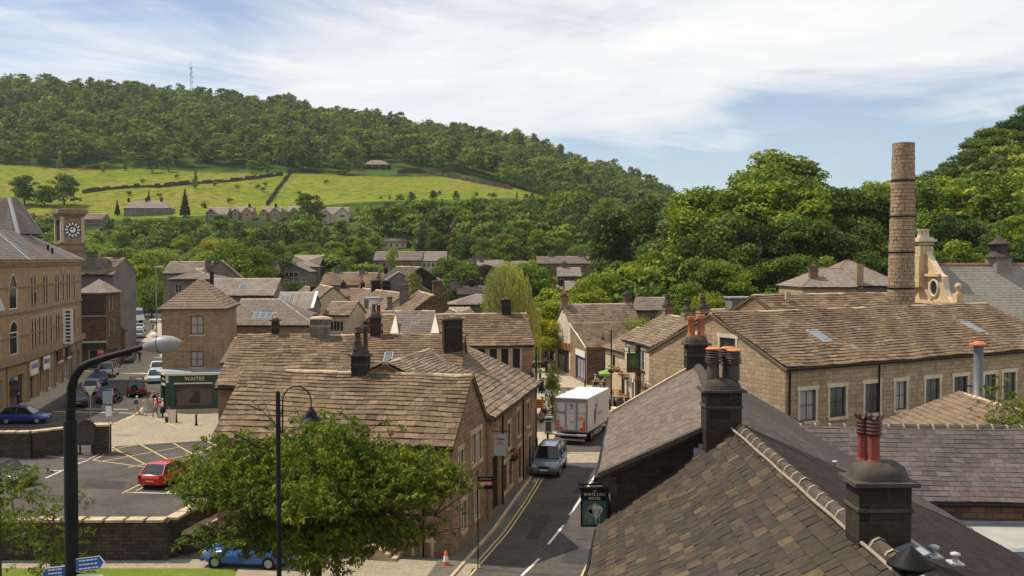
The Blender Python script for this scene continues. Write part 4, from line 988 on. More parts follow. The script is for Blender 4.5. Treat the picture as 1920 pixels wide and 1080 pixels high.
limb('painted_fore_legs', 3, 'lion_mane', [(.02,.0),(.075,-.02),(.06,-.16),(.055,-.27),(.085,-.30),(.02,-.30),(.025,-.2)], [(.11,.02),(.16,.03),(.155,-.12),(.15,-.2),(.18,-.225),(.12,-.23),(.12,-.12)])
mb = MB(); sp_ = []
for k in range(36): aa = 2*PI*k/36; r_ = (.205 if k%2 else .15)*(1+.18*math.sin(aa*3+1)); sp_.append(V(2.45+.07+r_*.80*math.cos(aa), sy-.042, 6.27+.095+r_*1.12*math.sin(aa)-.01))
mb.face(sp_, 'lion_pale'); mb.build('painted_mane', SG)
blob('painted_mane_shading', 5, 'lion_shade', (.145,.05,.02,.09,-.3), (-.01,.05,.018,.09,.3), (.07,-.03,.05,.02,.0), (.07,.225,.03,.012,.0))
blob('painted_face', 6, 'lion_mane', (.068,.10,.058,.085,0)); blob('painted_muzzle', 7, 'lion_pale', (.068,.05,.036,.032,0), (.068,.1,.014,.05,0))
blob('painted_eyes', 8, 'sooty_dressed', (.04,.125,.012,.008,0), (.096,.125,.012,.008,0), (.068,.064,.017,.011,0), (.068,.03,.02,.005,0))
for tx, zz, sz in (('THE',6.925,.05),('WHITE LION',6.83,.105),('HOTEL',6.71,.105)): lettering(SG, tx, V(2.45,sy-.037,zz), (1,0,0), (0,-1,0), sz, 'gold_paint', .002)

# ================================================================ slate wing, flat roof and low houses right of the hotel
H6, h6 = house('slate_wing', 'wing with purple slates and stone ridge running right behind the near chimney', 'building', (9.2,32.4,0), R(-3), 14, 7.0, 6.0, 7.75, wallm='brown_stone', roofm='purple_slate_near', course=.27, tw=.42, th=.02, wav=.015, rjoin='mortar', ridgem='sooty_dressed', over=.2, verge=0)
mb = MB(); bar(mb, V(10.25,36.2,7.62), V(12.2,33.0,6.6), .14, .05, 'white_paint'); mb.build('valley_flashing', H6)
q = h6['P'](2.6,1.5,6.75); mb = MB(); mb.lathe(q, [(.07,0),(.07,.2),(.12,.22),(.12,.28),(.05,.32)], 'metal_sheet', 12); mb.box((q.x,q.y,q.z+.03),(.5,.4,.04),'metal_sheet',0); mb.build('roof_vent', H6)
FL = thing('flat_roof_extension', 'pale flat-roofed stone extension with lead edges, lower right corner', 'building', (16,30,0))
mb = MB(); mb.box((17.4,30.6,2.55), (8,3.4,5.1), 'brown_stone'); mb.build('wall', FL)
mb = MB(); mb.box((17.4,30.6,5.17), (8.3,3.7,.12), 'flat_felt'); mb.build('roof', FL)
mb = MB(); mb.box((17.4,28.85,5.2), (8.3,.35,.22), 'lead'); mb.box((17.4,32.2,5.23), (8.3,.5,.2), 'lead'); mb.tube([V(14.9,29,5.36),V(16,28.9,5.42),V(18.5,28.95,5.36)], .012, 'white_paint', 5); mb.build('lead_edge', FL)
H7, h7 = house('stone_outhouse', 'low brown-slated outhouse under the mill windows at the right edge', 'building', (17.2,50.2,0), R(-90), 12, 11, 4.9, 7.0, wallm='brown_stone', roofm='brown_slate', course=.35, tw=.5, rjoin='mortar')

# ================================================================ MILL
am = R(30.2); Am = V(14.6,53,0); em = V(math.cos(am),math.sin(am),0); nm = V(-em.y,em.x,0); Wm = 11.7
P0, P1 = Am, Am+em*25.5; PL0, PL1 = Am+nm*Wm, Am
stm = dict(frame='sooty_dressed', nx=2, ny=2, sur='pale_dressed', sill='pale_dressed', pane='mill_glass', bar=.06)
glassy('mill_glass', (.06,.065,.06), .05)
wf = [hwin(P0,P1,r[0]-2,r[1],r[2]+2,r[3]+1)+(stm,) for r in ((1502,733,1527,787),(1558,727,1583,779),(1624,720,1647,772),(1681,716,1697,766),(1738,711,1759,760),(1791,707,1811,757),(1848,703,1864,752),(1883,699,1901,748))]
wf[0] = wf[0][:4]+(dict(stm, pane='curtained_glass'),); wf[3] = wf[3][:4]+(dict(stm, pane='curtained_glass'),); wf[5] = wf[5][:4]+(dict(stm, pane='window_glass', ny=3),)
wl = [hwin(PL0,PL1,1350,632,1379,677)+(stm,), hwin(PL0,PL1,1296,628,1318,668)+(stm,)]
MI, mi_ = house('mill_building', 'long mill building with wavy stone-slate roof, lit gable and row of tall windows, right', 'mill', Am, am, 25.5, Wm, 8.0, 10.6, wallm='pale_sandstone', roofm='stone_slate', course=.36, tw=.55, th=.05, dim=.985, wav=.035, wins={'F':wf,'L':wl}, pipes=(('F',.25),('F',7.3)), over=.2, gut=True)
def planeuv(h, px, py):
    A, B, D = h['f0'], h['f1'], h['r0']; n = (B-A).cross(D-A).normalized(); r = ray(px,py); O = V(0,0,CAMZ); k = (A-O).dot(n)/r.dot(n); p = O+r*k-A
    e = (B-A).normalized(); up = n.cross(e); up = -up if up.z < 0 else up
    return p.dot(e), p.dot(up)
for px, py in ((1543,646),(1832,627)): u, v = planeuv(mi_, px, py); skylight(MI, mi_['f0'], mi_['f1'], mi_['r0'], u, v, .8, 1.5, .14)
plain('flue_grey', (.12,.125,.13), .5, .15, 3)
FL2 = tag(None or (lambda m: (m.lathe((23.3,49.6,4.6), [(.24,0),(.24,2.3),(.27,2.32),(.27,2.4),(.23,2.42),(.23,4.9)], 'flue_grey', 16), m.lathe((23.3,49.6,9.5), [(.45,0),(.48,.05),(.28,.14),(.2,.2),(.02,.22)], 'terracotta', 18), m.boxa(V(23.3,49.6,0),V(1,0,0),V(0,-1,0),(-.5,.5),(-.3,-.25),(7.4,7.46),'black_metal'), m.build('flue_pipe', None, (23.3,49.6,4.6)))[-1])(MB()), 'grey metal flue pipe with orange conical cap before the mill windows', 'flue')
H8, h8 = house('mill_range', 'second stone-slate range whose roof shows just above the mill ridge', 'mill', (20.4,72.3,0), R(24), 12.5, 9, 8.9, 11.0, wallm='sandstone', roofm='stone_slate', course=.4, tw=.6, th=.05, wav=.03)
q = rp(h8, 1469); chimney(H8, q.x, q.y-1.2, .35, .35, 9.6, 11.3, 'dressed_stone', 0, low=True, cap=False)
# mill chimney: laid stone by stone with iron bands
MC = thing('mill_chimney', 'tall round rough-stone mill chimney with dark iron bands', 'chimney', (31.6,81,0))
mb = MB(); z = 0; cr = random.Random(3)
while z < 23.0:
    h = cr.uniform(.24,.34); k = 13; off = cr.random()*2*PI; r = 1.22-.0165*z; cx = 31.6+z*.006; cy = 81
    mb.lathe((cx,cy,z), [(r-.05,0),(r-.05,h)], 'brown_stone', 18)
    for i in range(k):
        a0 = off+2*PI*i/k+.012; a1 = off+2*PI*(i+1)/k-.012; rr = r+cr.uniform(-.015,.04); pts = []
        for a in (a0,(a0+a1)/2,a1): pts.append((cx+rr*math.cos(a), cy+rr*math.sin(a)))
        lo = [V(p[0],p[1],z+.012) for p in pts]; hi = [V(p[0],p[1],z+h-.012) for p in pts]; b0 = V(cx+(r-.06)*math.cos(a0),cy+(r-.06)*math.sin(a0),0); b1 = V(cx+(r-.06)*math.cos(a1),cy+(r-.06)*math.sin(a1),0)
        mb.face([lo[0],lo[1],hi[1],hi[0]],'chimney_stone'); mb.face([lo[1],lo[2],hi[2],hi[1]],'chimney_stone')
        mb.face([hi[0],hi[1],hi[2],b1+Z*(z+h-.012),b0+Z*(z+h-.012)],'chimney_stone'); mb.face([b0+Z*(z+.012),b1+Z*(z+.012),lo[2],lo[1],lo[0]],'chimney_stone')
        mb.face([b0+Z*(z+.012),lo[0],hi[0],b0+Z*(z+h-.012)],'chimney_stone'); mb.face([lo[2],b1+Z*(z+.012),b1+Z*(z+h-.012),hi[2]],'chimney_stone')
    z += h
mb.build('shaft', MC)
for zb in (20.1,17.2,14.3,11.4):
    mb = MB(); r = 1.22-.0165*zb+.07; mb.lathe((31.6+zb*.006,81,zb), [(r-.03,0),(r,.01),(r,.12),(r-.03,.13)], 'black_metal', 24); mb.build('iron_band', MC)

# ================================================================ villa and hip-roofed house behind the mill
VI, vi = house('stone_villa', 'ornate yellow stone villa with curved gable and slate roof behind the mill chimney', 'villa', (41.2,92,0), R(12), 26, 10, 7.4, 13.3, wallm='pale_sandstone', roofm='green_slate', course=.33, tw=.42, th=.02, wav=0, ridgem='ridge_red', verge=-.1)
gl0, gl1 = vi['sd']['L']; t = (gl1-gl0).normalized(); n = V(t.y,-t.x,0); mb = MB(); O = gl0
prof = [(-.3,0),(10.3,0),(10.3,9.7),(9.5,9.85),(8.9,10.3),(8.45,11.1),(8.3,12.2),(7.7,12.35),(5,15.1),(2.3,12.35),(1.7,12.2),(1.55,11.1),(1.1,10.3),(.5,9.85),(-.3,9.7)]
fr = [O+t*x+n*.35+Z*z for x, z in prof]; bk = [p-n*.6 for p in fr]; k = len(fr)
plain('yellow_stone', (.50,.36,.20), .85, .18, 1.5, bmp=.2)
L_side = [prof[0],prof[14],prof[13],prof[12],prof[11],prof[10],prof[9]]; R_side = [prof[1],prof[2],prof[3],prof[4],prof[5],prof[6],prof[7]]
for i in range(6):
    a, b, c_, d_ = L_side[i], R_side[i], R_side[i+1], L_side[i+1]; mb.face([O+t*p[0]+n*.35+Z*p[1] for p in (a,b,c_,d_)], 'yellow_stone')
mb.face([O+t*p[0]+n*.35+Z*p[1] for p in (prof[9],prof[7],prof[8])], 'yellow_stone')
for i in range(k): mb.face([fr[i],bk[i],bk[(i+1)%k],fr[(i+1)%k]], 'pale_dressed')
mb.build('curved_gable', VI)
mb = MB()
for z0, z1, pr, u0, u1 in ((9.55,9.85,.35,-.6,10.6),(9.2,9.55,.2,-.4,10.4),(12.15,12.4,.3,2.0,8.0)): mb.boxa(O,t,n,(u0,u1),(.3,.35+pr),(z0,z1),'yellow_stone')
for s in (-1,1): bar(mb, O+t*(5+s*1.7)+n*.45+Z*9.9, O+t*5+n*.45+Z*11.5, .25, .22, 'yellow_stone')
mb.build('moulding', VI)
for u in (2.9,7.1):
    mb = MB(); pts = [O+t*(u+.62*math.cos(a))+n*.42+Z*(11.05+.78*math.sin(a)) for a in np.linspace(0,2*PI,20)]; mb.tube(pts, .13, 'pale_dressed', 6, False); w_ = mb.build('window', VI)
    g = MB(); g.face([O+t*(u+.55*math.cos(a))+n*.37+Z*(11.05+.7*math.sin(a)) for a in np.linspace(0,2*PI,18)[:-1]], 'window_glass'); g.build('pane', w_)
for u in (-.2,10.2): p = O+t*u+n*.1; mb = MB(); mb.box((p.x,p.y,10.1),(.7,.7,1.1),'yellow_stone',R(12)); mb.lathe((p.x,p.y,10.6), [(.25,0),(.12,.3),(.3,.55),(.33,.75),(.2,.95),(.02,1.02)], 'yellow_stone', 12); mb.build('finial', VI)
p = O+t*5+n*.2
mb = MB(); mb.box((p.x,p.y,12.6),(1.75,1.3,3.0),'yellow_stone',R(12)); mb.box((p.x,p.y,14.55),(1.5,1.1,1.0),'yellow_stone',R(12)); mb.box((p.x,p.y,15.3),(1.6,1.15,.2),'yellow_stone',R(12)); mb.box((p.x,p.y,15.6),(2.0,1.5,.22),'pale_dressed',R(12)); mb.box((p.x,p.y,15.8),(1.6,1.2,.2),'pale_dressed',R(12))
for i in range(4): q = p+t*0+V(math.cos(R(12)),math.sin(R(12)),0)*(-.6+.4*i); mb.box((q.x,q.y-.56,14.6),(.14,.1,1.0),'pale_dressed',R(12))
cv = mb.build('chimney', VI)
for s in (-.4,.0,.4): q = p+V(math.cos(R(12)),math.sin(R(12)),0)*s; pot(cv, q.x, q.y, 15.9, .8, .2, 'plain', 'pale_dressed')
q = rp(vi, 1872); mb = MB(); mb.box((q.x,q.y,13.1),(1.7,1.7,1.9),'grey_slate',R(12))
mb.lathe((q.x,q.y,14.0), [(1.35,0),(1.3,.08),(.8,.5),(.72,1.0),(.72,1.25),(1.15,1.28),(1.1,1.36),(.6,1.62),(.1,2.05),(.02,2.2)], 'dark_slate', 8, False); mb.build('cupola', VI)
H9, h9 = house('hip_roofed_house', 'slate hip-roofed house with red ridge tiles and slim chimney, left of the mill chimney', 'house', (35.5,112,0), R(6), 9, 9.5, 10.9, 13.6, wallm='grey_render', roofm='grey_slate', hip=(4.2,4.2), course=.35, tw=.4, th=.02, wav=0, ridgem='ridge_red')
q = at(1611,515,112.5); chimney(H9, q.x, q.y, .75, .7, 10.5, 13.3, 'pale_sandstone', 0, low=True, cap=False)
H10, h10 = house('hip_roofed_house', 'smaller slate hip-roofed house with brackets under its eaves, chimney at left end', 'house', (32.2,110,0), R(4), 6.0, 8, 10.8, 12.7, wallm='pale_sandstone', roofm='grey_slate', hip=(3.5,.0), course=.35, tw=.4, th=.02, wav=0, ridgem='ridge_red', wins={'F':winrow(2,5,8.3,1.5,.8)})
q = at(1525,508,112); chimney(H10, q.x, q.y, .9, .7, 11, 12.9, 'sandstone', 0, pots=((0,0,dict(h=.4,r=.14)),), low=True)
H11, h11 = house('slate_lean_to', 'low grey slate roof between the mill range and the hip-roofed house', 'building', (33.5,98,0), R(5), 9, 6, 9.0, 10.3, wallm='sandstone', roofm='grey_slate', course=.35)
H12, h12 = house('white_verged_house', 'pale slate roof with white verge and box dormer left of the mill range', 'house', (19.6,91,0), R(35), 5, 6, 7.2, 9.0, wallm='cream_stone', roofm='grey_slate', course=.3)
mb = MB(); q = at(1392,572,91); mb.box((q.x,q.y,q.z),(2.6,2,1.3),'grey_render',.1); mb.box((q.x,q.y,q.z+.7),(2.9,2.3,.12),'lead',.1); mb.build('dormer', H12)

# ================================================================ pub and shops round the square
Ap = V(10.9,96,0); ap = R(-77.7); ep = V(math.cos(ap),math.sin(ap),0); nl_ = V(ep.y,-ep.x,0)*1
stp = dict(frame=W_, nx=2, ny=2, sur='white_paint', sill='sooty_dressed')
PU, pu = house('pub', 'cream stone pub with white windows, flower baskets and a brown slate roof', 'pub', Ap, ap, 11.3, 8, 6.1, 8.4, wallm='cream_stone', roofm='stone_slate_grey', course=.36, tw=.5, th=.045, wav=.03,
    wins={'F':[(1.0,1.8,3.6,5.4,stp),(4.8,5.6,3.6,5.4,stp),(9.2,10.0,3.4,5.3,stp),(.6,1.3,.1,2.2,stp),(2.1,2.8,.6,2.2,stp),(3.3,4.0,.6,2.2,stp),(5.6,6.5,.1,2.3,dict(frame='maroon_paint',nx=1,ny=1,pane='interior_dark',sur='white_paint')),(7.3,8.2,.6,2.2,stp),(9.0,9.9,.6,2.2,stp)]}, pipes=(('F',8.2),))
tp = ep; mb = MB(); mb.boxa(Ap,tp,V(ep.y,-ep.x,0),(4.05,4.5),(.02,.4),(0,6.0),'brown_stone'); mb.build('pier', PU)
chimney(PU, *(rp(pu,1252)[:2]), .8,.8,7.9,9.3,'sandstone',ap,pots=((-.2,0,dict(h=.8,r=.14,kind='louvre',mat='terracotta_dark')),(.2,0,dict(h=.8,r=.14,kind='louvre',mat='terracotta_dark'))))
chimney(PU, 15.9, 90.5, .9,.8,7.6,9.1,'pale_sandstone',ap,pots=((-.2,0,dict(h=.7,r=.14,mat='terracotta_dark')),(.2,0,dict(h=.7,r=.14,mat='terracotta_dark'))))
chimney(PU, 16.6, 86.5, .9,.9,7.8,9.5,'pale_sandstone',ap,pots=((-.2,0,dict(h=.9,r=.15,kind='bottle',mat='terracotta_dark')),(.2,0,dict(h=.9,r=.15,kind='bottle',mat='terracotta_dark'))))
nf = V(ep.y,-ep.x,0); nf = -nf if nf.x > 0 else nf
def basket(u, z, k, lab):
    p = Ap+ep*u+nf*.45+Z*z; b = thing('flower_basket', lab, 'flower basket', p, 'flower baskets on the pub front')
    m_ = MB(); m_.tube([p+V(0,0,.5)-nf*.45, p+V(0,0,.5)], .02, 'black_metal', 5); m_.lathe(p, [(.05,-.25),(.22,-.1),(.26,.02),(.05,.03)], 'dark_wood', 10); m_.build('basket', b)
    f = MB(); rr = random.Random(int(u*10))
    for _ in range(150):
        a, b2 = rr.random()*2*PI, rr.random()*PI*.75; r = .3+.1*rr.random(); c = p+V(r*math.cos(a)*math.sin(b2), r*math.sin(a)*math.sin(b2), r*math.cos(b2)*.8)
        d1 = V(rr.uniform(-1,1),rr.uniform(-1,1),rr.uniform(-1,1)).normalized()*.06; d2 = V(rr.uniform(-1,1),rr.uniform(-1,1),rr.uniform(-1,1)).normalized()*.06
        f.face([c-d1,c+d2,c+d1,c-d2], ('leaf_mid','leaf_bright','flower%d'%(k%4),'flower%d'%((k+1)%4))[rr.randrange(4)])
    f.build('flowers', b); return b
for i, (u, z, lb) in enumerate(((-.9,3.0,'orange-pink basket at the far end of the pub front'),(.6,2.75,'pink flower basket above the far pub door'),(1.9,2.6,'green leafy flower basket by the dark pier, far side'),(4.9,2.65,'purple-pink basket just beneath the pub sign'),(7.0,2.35,'red and green basket nearest the drainpipe of the pub'))): basket(u, z, i, lb)
ps = thing('pub_sign', 'green framed pub sign on an ornate black bracket at the pub front', 'sign', Ap+ep*4.6+nf*1.2+Z*4.3)
c0_ = Ap+ep*4.9+nf*.5; tt = nf*-1
mb = MB(); mb.box((c0_.x-.35,c0_.y,4.4),(1.15,.08,1.6),'dark_green_paint'); mb.box((c0_.x-.35,c0_.y,3.55),(1.15,.09,.3),'maroon_paint'); mb.build('board', ps)
mb = MB(); mb.tube([c0_+V(.4,0,5.35),c0_+V(-1.2,0,5.35)],.035,'black_metal',6); mb.tube([c0_+V(-.35+.3*math.cos(a),0,5.75+.3*math.sin(a)) for a in np.linspace(0,6.2,14)],.03,'black_metal',5); mb.build('bracket', ps)
mb = MB(); mb.face([c0_+V(x,-.05,z) for x, z in ((-.85,3.85),(.15,3.85),(.15,5.1),(-.85,5.1))],'sign_green'); mb.face([c0_+V(-.35+.25*math.cos(a),-.055,4.4+.42*math.sin(a)) for a in np.linspace(0,5.9,12)],'leaf_mid'); mb.build('painted_panel', ps)
H13, h13 = house('stone_cottage', 'small cream stone cottage squeezed between the pub and the shop with the blue door', 'house', (9.75,103.6,0), R(-77), 7.6, 7, 4.7, 6.6, wallm='cream_stone', roofm='stone_slate_grey', course=.35, wins={'F':[(2.2,3.1,2.6,4.1,dict(frame='dark_wood',nx=1,ny=2)),(5,6,.1,2.2,dict(frame='dark_wood',nx=1,ny=1,pane='interior_dark'))]})
# cream gabled shop + stone lean-to
As = V(6.9,117.6,0); as_ = R(18.6)
S2, s2 = house('gabled_shop', 'shop with tall cream gable and chimneys at the head of the square', 'shop', As, as_, 9, 4.7, 6.2, 8.3, wallm='white_render', roofm='stone_slate_grey', course=.34, tw=.5,
    wins={'L':[(.35,4.3,.2,2.9,dict(frame='dark_wood',nx=5,ny=1,pane='shop_glass'))]})
q = s2['r0']; chimney(S2, q.x+.2, q.y, .8,.6,7.9,9.3,'sandstone',as_,pots=((0,0,dict(h=.35,r=.14)),)); q = s2['r1']; chimney(S2, q.x-.6, q.y, .8,.6,7.9,9.4,'brown_stone',as_)
mb = MB(); a, b = s2['sd']['L']; t = (b-a).normalized(); n = V(t.y,-t.x,0); mb.boxa(a,t,n,(.1,4.6),(.02,.12),(2.95,3.8),'wood_bench'); mb.build('fascia', S2)
LT = thing('lean_to_shop', 'dark stone shop with blue shopfront and blue door under a slate lean-to roof', 'shop', (8.2,109,0))
es = V(math.cos(as_),math.sin(as_),0); b0, b1, b2, b3 = V(8.2,109,0), V(8.2,109,0)+es*8.2, As+es*8.3, V(6.9,117.5,0)
mb = MB(); LL = (b0-b3).length
wall(mb, b3, b0, [(0,0),(LL,0),(LL,4.0),(0,6.1)], [(3.4,8.0,.25,2.75)], 'sandstone'); wall(mb, b0, b1, [(0,0),(8.2,0),(8.2,4.0),(0,4.0)], [(1.9,3.3,.1,2.4)], 'brown_stone'); wall(mb, b1, b2, [(0,0),((b2-b1).length,0),((b2-b1).length,6.1),(0,4.0)], [], 'sandstone'); mb.build('wall', LT)
window(LT, b3, b0, (3.4,8.0,.25,2.75), frame='blue_paint', nx=3, ny=1, bar=.2, pane='curtained_glass', name='shop_window'); window(LT, b0, b1, (1.9,3.3,.1,2.4), frame='blue_paint', nx=2, ny=2, bar=.18, name='door')
mb = MB(); t = (b0-b3).normalized(); n = V(t.y,-t.x,0); mb.boxa(b3,t,n,(3.3,8.1),(.02,.12),(2.9,3.55),'white_paint'); mb.boxa(b3,t,n,(3.2,3.4),(.0,.08),(.1,2.9),'blue_paint'); mb.boxa(b3,t,n,(8.0,8.2),(.0,.08),(.1,2.9),'blue_paint'); mb.build('fascia', LT)
rf = MB(); q = [b0+V(-.1,-.3,4.0), b1+V(.1,-.3,4.0), b2+Z*6.15, b3+V(-.1,0,6.15)]; rf.slab(q,.1,'stone_slate'); slates(rf,*q,'stone_slate',.36,.5,.045,wav=.03); rf.build('roof', LT)
mb = MB(); bar(mb, q[0]+Z*.06, q[3]+Z*.06, .12, .05, 'white_paint'); bar(mb, q[3]+Z*.08, q[2]+Z*.08, .15, .05, 'white_paint'); mb.build('flashing', LT)
# ================================================================ middle distance houses
def mh(lab, px0, px1, pye, pyr, d, ang=0, W=8, name='stone_house', cat='house', wallm='sandstone', roofm='stone_slate_grey', hip=(0,0), wins=0, chim=(), sky=0, **kw):
    """front eave runs px0..px1 at image row pye; ridge row pyr"""
    a = at(px0, pye, d); L = (px1-px0)/F*d/max(.3, math.cos(R(ang))-((px0-960)/F)*math.sin(R(ang)))
    ev = a.z; dr = d+W/2; rz_ = zof(pyr, dr); base = terr(a.x, d)-.5 if d > 225 else 0
    ev = max(ev, base+3.5); rz_ = max(rz_, ev+1.2)
    hp = tuple(x*W/2 for x in hip)
    w_ = {'F': winrow(wins, L, ev-2.1, 1.3, .9, frame=W_, nx=2, ny=1)} if wins else {}
    if wins and 'w2' in kw: w_['F'] += winrow(wins, L, ev-4.8, 1.3, .9, frame=W_, nx=2, ny=1)
    kw.pop('w2', None); gw = kw.pop('gw', 0)
    if gw: w_['L'] = winrow(2, W, ev-2.0, 1.3, .9, frame=W_, nx=1, ny=1)
    o, h = house(name, lab, cat, (a.x, a.y), R(ang), L, W, ev, rz_, base, wallm, roofm, hip=hp, course=kw.pop('course', .45), tw=kw.pop('tw', .7), th=kw.pop('th', .04), wins=w_, **kw)
    for px, w in chim:
        q = rp(h, px); chimney(o, q.x, q.y, w, w*.8, h['rdg']-.6, h['rdg']+1.15, 'sooty_stone' if w < 1 else 'grey_stone', R(ang), pots=((0,0,dict(h=.4,r=.14,mat='terracotta_dark')),), low=True)
    for i in range(sky): skylight(o, h['f0'], h['f1'], h['r0'], L*(.25+.5*i/max(1,sky-1)) if sky > 1 else L*.45, W*.22, 1.1, 1.2)
    return o, h
o, h = mh('broad purple slate roof with triple skylight, right of the brick tower house', 432, 588, 608, 562, 104, 0, 9, roofm='purple_slate', wallm='tower_brick', hip=(0,1), course=.3, tw=.35, th=.02, wav=.01, name='slate_roofed_building', cat='building')
skylight(o, h['f0'], h['f1'], h['r0'], 2.2, 1.3, 2.0, 1.1, nx=3); q = at(588,606,104); chimney(o, q.x+.2, q.y+.3, .5, .5, 6, 7.9, 'brown_stone', 0, low=True)
o, h = mh('pale weathered slate roof with one skylight behind the tower house', 388, 513, 553, 523, 136, 0, 8, roofm='grey_slate', wallm='grey_stone', course=.35, tw=.4, th=.02, name='slate_roofed_building', cat='building', sky=1)
o, h = mh('grey metal-roofed shed with white verge and green-tinted rooflight', 516, 584, 578, 549, 122, 3, 8, roofm='grey_slate', wallm='grey_stone', course=6, tw=.4, th=.01, wav=0, name='metal_roofed_shed', cat='shed', ridgem='metal_sheet')
skylight(o, h['f0'], h['f1'], h['r0'], .3, .3, 1.3, 3.0, nx=2); mb = MB(); bar(mb, h['f1']+Z*.1, h['r1']+Z*.1, .35, .08, 'white_paint'); mb.build('verge', o)
mh('hip-roofed house with one white sash window behind the tower house', 318, 402, 523, 504, 150, 0, 8, hip=(1,1), roofm='purple_slate', wallm='grey_stone', wins=2, course=.35, tw=.4, th=.02)
mh('long low purple-roofed range at the foot of the trees, left', 306, 388, 512, 491, 185, 2, 9, roofm='purple_slate', wallm='grey_stone')
o, h = house('stone_house', 'house with broad blank stone gable below the bright round tree', 'house', (at(452,520,165).x, 165, 0), R(103), 9, 6.6, at(452,522,165).z, at(420,489,168).z, wallm='grey_stone', roofm='brown_slate', course=.45, tw=.7)
chimney(o, at(391,500,168).x, 168, .9, .8, 9.5, 13.5, 'grey_stone', 0, low=True)
o, h = mh('school-like hall with hipped roof', 540, 598, 500, 479, 262, 0, 16, hip=(1,1), roofm='grey_slate', wallm='grey_stone', course=.5, wins=3, name='school_hall', cat='building')
o['label'] = 'school-like hall with hipped grey roof, wooded hillside behind'
s0 = at(512,512,252); sb = thing('gabled_hall', 'hall with gable almost filled by a many-paned window', 'building', (s0.x, 252, 0)); wd = 9.0
sb['label'] = 'dark gabled hall almost filled by a tall many-paned window'
mb = MB(); ez = at(512,508,252).z; rz_ = at(541,492,252).z; g0, g1 = V(s0.x,252,0), V(s0.x+wd,252,0)
wall(mb, g0, g1, [(0,-1),(wd,-1),(wd,ez),(wd/2,rz_),(0,ez)], [(.5,2.3,ez-7,ez-1.2),(2.8,wd-2.6,ez-7,ez-.2),(wd-2,wd-.4,ez-7,ez-1.6)], 'grey_stone')
for s in (0,wd): mb.face([V(s0.x+s,252,-1),V(s0.x+s,266,-1),V(s0.x+s,266,ez),V(s0.x+s,252,ez)], 'grey_stone')
mb.build('wall', sb)
for h_ in ((.5,2.3,ez-7,ez-1.2),(2.8,wd-2.6,ez-7,ez-.2),(wd-2,wd-.4,ez-7,ez-1.6)): window(sb, g0, g1, h_, W_, 3, 5, bar=.12)
rf = MB(); m_ = V(s0.x+wd/2,251.6,rz_)
for s in (-.4, wd+.4): rf.slab([V(s0.x+s,251.6,ez-.2),V(s0.x+s,266,ez-.2),m_+V(0,14.4,0),m_],.15,'grey_slate')
rf.build('roof', sb)
mh('small slate house hugging the left side of the many-paned hall', 470, 514, 508, 491, 245, 0, 8, roofm='purple_slate', wallm='cream_stone', wins=2)
# terrace rows
mh('stone terrace end with buff gable facing left and plain chimney', 600, 672, 534, 511, 214, -5, 9, roofm='brown_slate', wallm='sandstone', wins=5, chim=((606,.9),(632,1.1)), gw=0)
mh('terrace house with smaller roof right of the buff-gabled one', 674, 700, 538, 512, 211, -5, 9, roofm='stone_slate', wallm='sandstone', wins=1, chim=((679,1.0),))
mh('terrace roof dotted with skylights beneath the mill range', 690, 730, 532, 513, 221, -3, 9, roofm='brown_slate', wallm='sandstone', wins=2, chim=((704,1.0),(724,.9)), sky=2)
o, h = house('grey_gabled_house', 'large blank grey gable behind the terrace roofs, slim tree before it', 'house', (at(806,545,188).x, 188, 0), R(97), 14, 11.6, at(700,547,188).z, at(752,511,188).z, wallm='grey_stone', roofm='grey_slate', course=.5, tw=.7)
o, h = house('long_dark_shed', 'long dark-walled building with skylights running away from the camera', 'building', (at(826,531,200).x, 200, 0), R(108), 24, 8.0, at(826,529,200).z, at(770,500,215).z, wallm='sooty_stone', roofm='dark_slate', course=.5, tw=.6)
for i in range(4): skylight(o, h['f0'], h['f1'], h['r0'], 2+3.2*i, 1.3, 1.0, 1.2)
# rows whose gables face the camera, ridges running away
o, h = house('stone_house', 'dark-bricked gable house with golden stone-slate slope in the middle of the town', 'house', (at(893,600,113).x, 113, 0), R(102), 15, 9.6, at(736,611,113).z, at(822,553,114).z, wallm='brown_stone', roofm='stone_slate', course=.38, tw=.6, th=.05)
chimney(o, at(820,560,113.6).x, 113.9, 1.1, .8, 9, 11.2, 'brown_stone', R(12), low=True); q = at(758,572,124); chimney(o, q.x, q.y, 1.1, 1.0, 8, 10.5, 'grey_stone', 0, low=True); q = at(731,590,118); chimney(o, q.x, q.y, .55, .55, 6.6, 9.2, 'grey_stone', 0, low=True)
o, h = house('stone_house', 'long brown slope with a glazed white dormer above small sunlit windows', 'house', (-27.2,152,0), R(-69), 25, 9, 5.7, 9.3, wallm='cream_stone', roofm='brown_slate', course=.42, tw=.6, th=.045,
    wins={'F':winrow(6,25,3.2,1.4,1.0,1.5,frame=W_,nx=2,ny=1)+winrow(5,25,.4,2,1.0,2,frame='dark_wood',nx=1,ny=1)})
e_, n_ = h['e'], h['n']; p = h['P'](15,1.6,6.5); mb = MB(); mb.boxa(p,e_,-n_,(0,3.2),(-2.6,.3),(0,1.9),'white_paint'); mb.boxa(p,e_,-n_,(-.2,3.4),(-2.8,.5),(1.9,2.05),'lead'); dm = mb.build('dormer', o)
g = MB(); 
for i in range(3): g.boxa(p,e_,-n_,(.2+i*1.0,1.05+i*1.0),(.3,.33),(.5,1.7),'window_glass')
g.build('pane', dm)
for px, py, dd in ((704,548,146),(724,551,144),(706,546,150)): q = at(px,py,dd); chimney(o, q.x, q.y, 1.2, 1.0, 8.2, 10.6, 'sooty_stone', .3, low=True)
house('stone_house', 'house with plain tiled slope left of the glazed dormer', 'house', (at(690,573,150).x-1, 150, 0), R(108), 15, 8.4, 6.2, 9.6, wallm='cream_stone', roofm='brown_slate', course=.42, tw=.5)
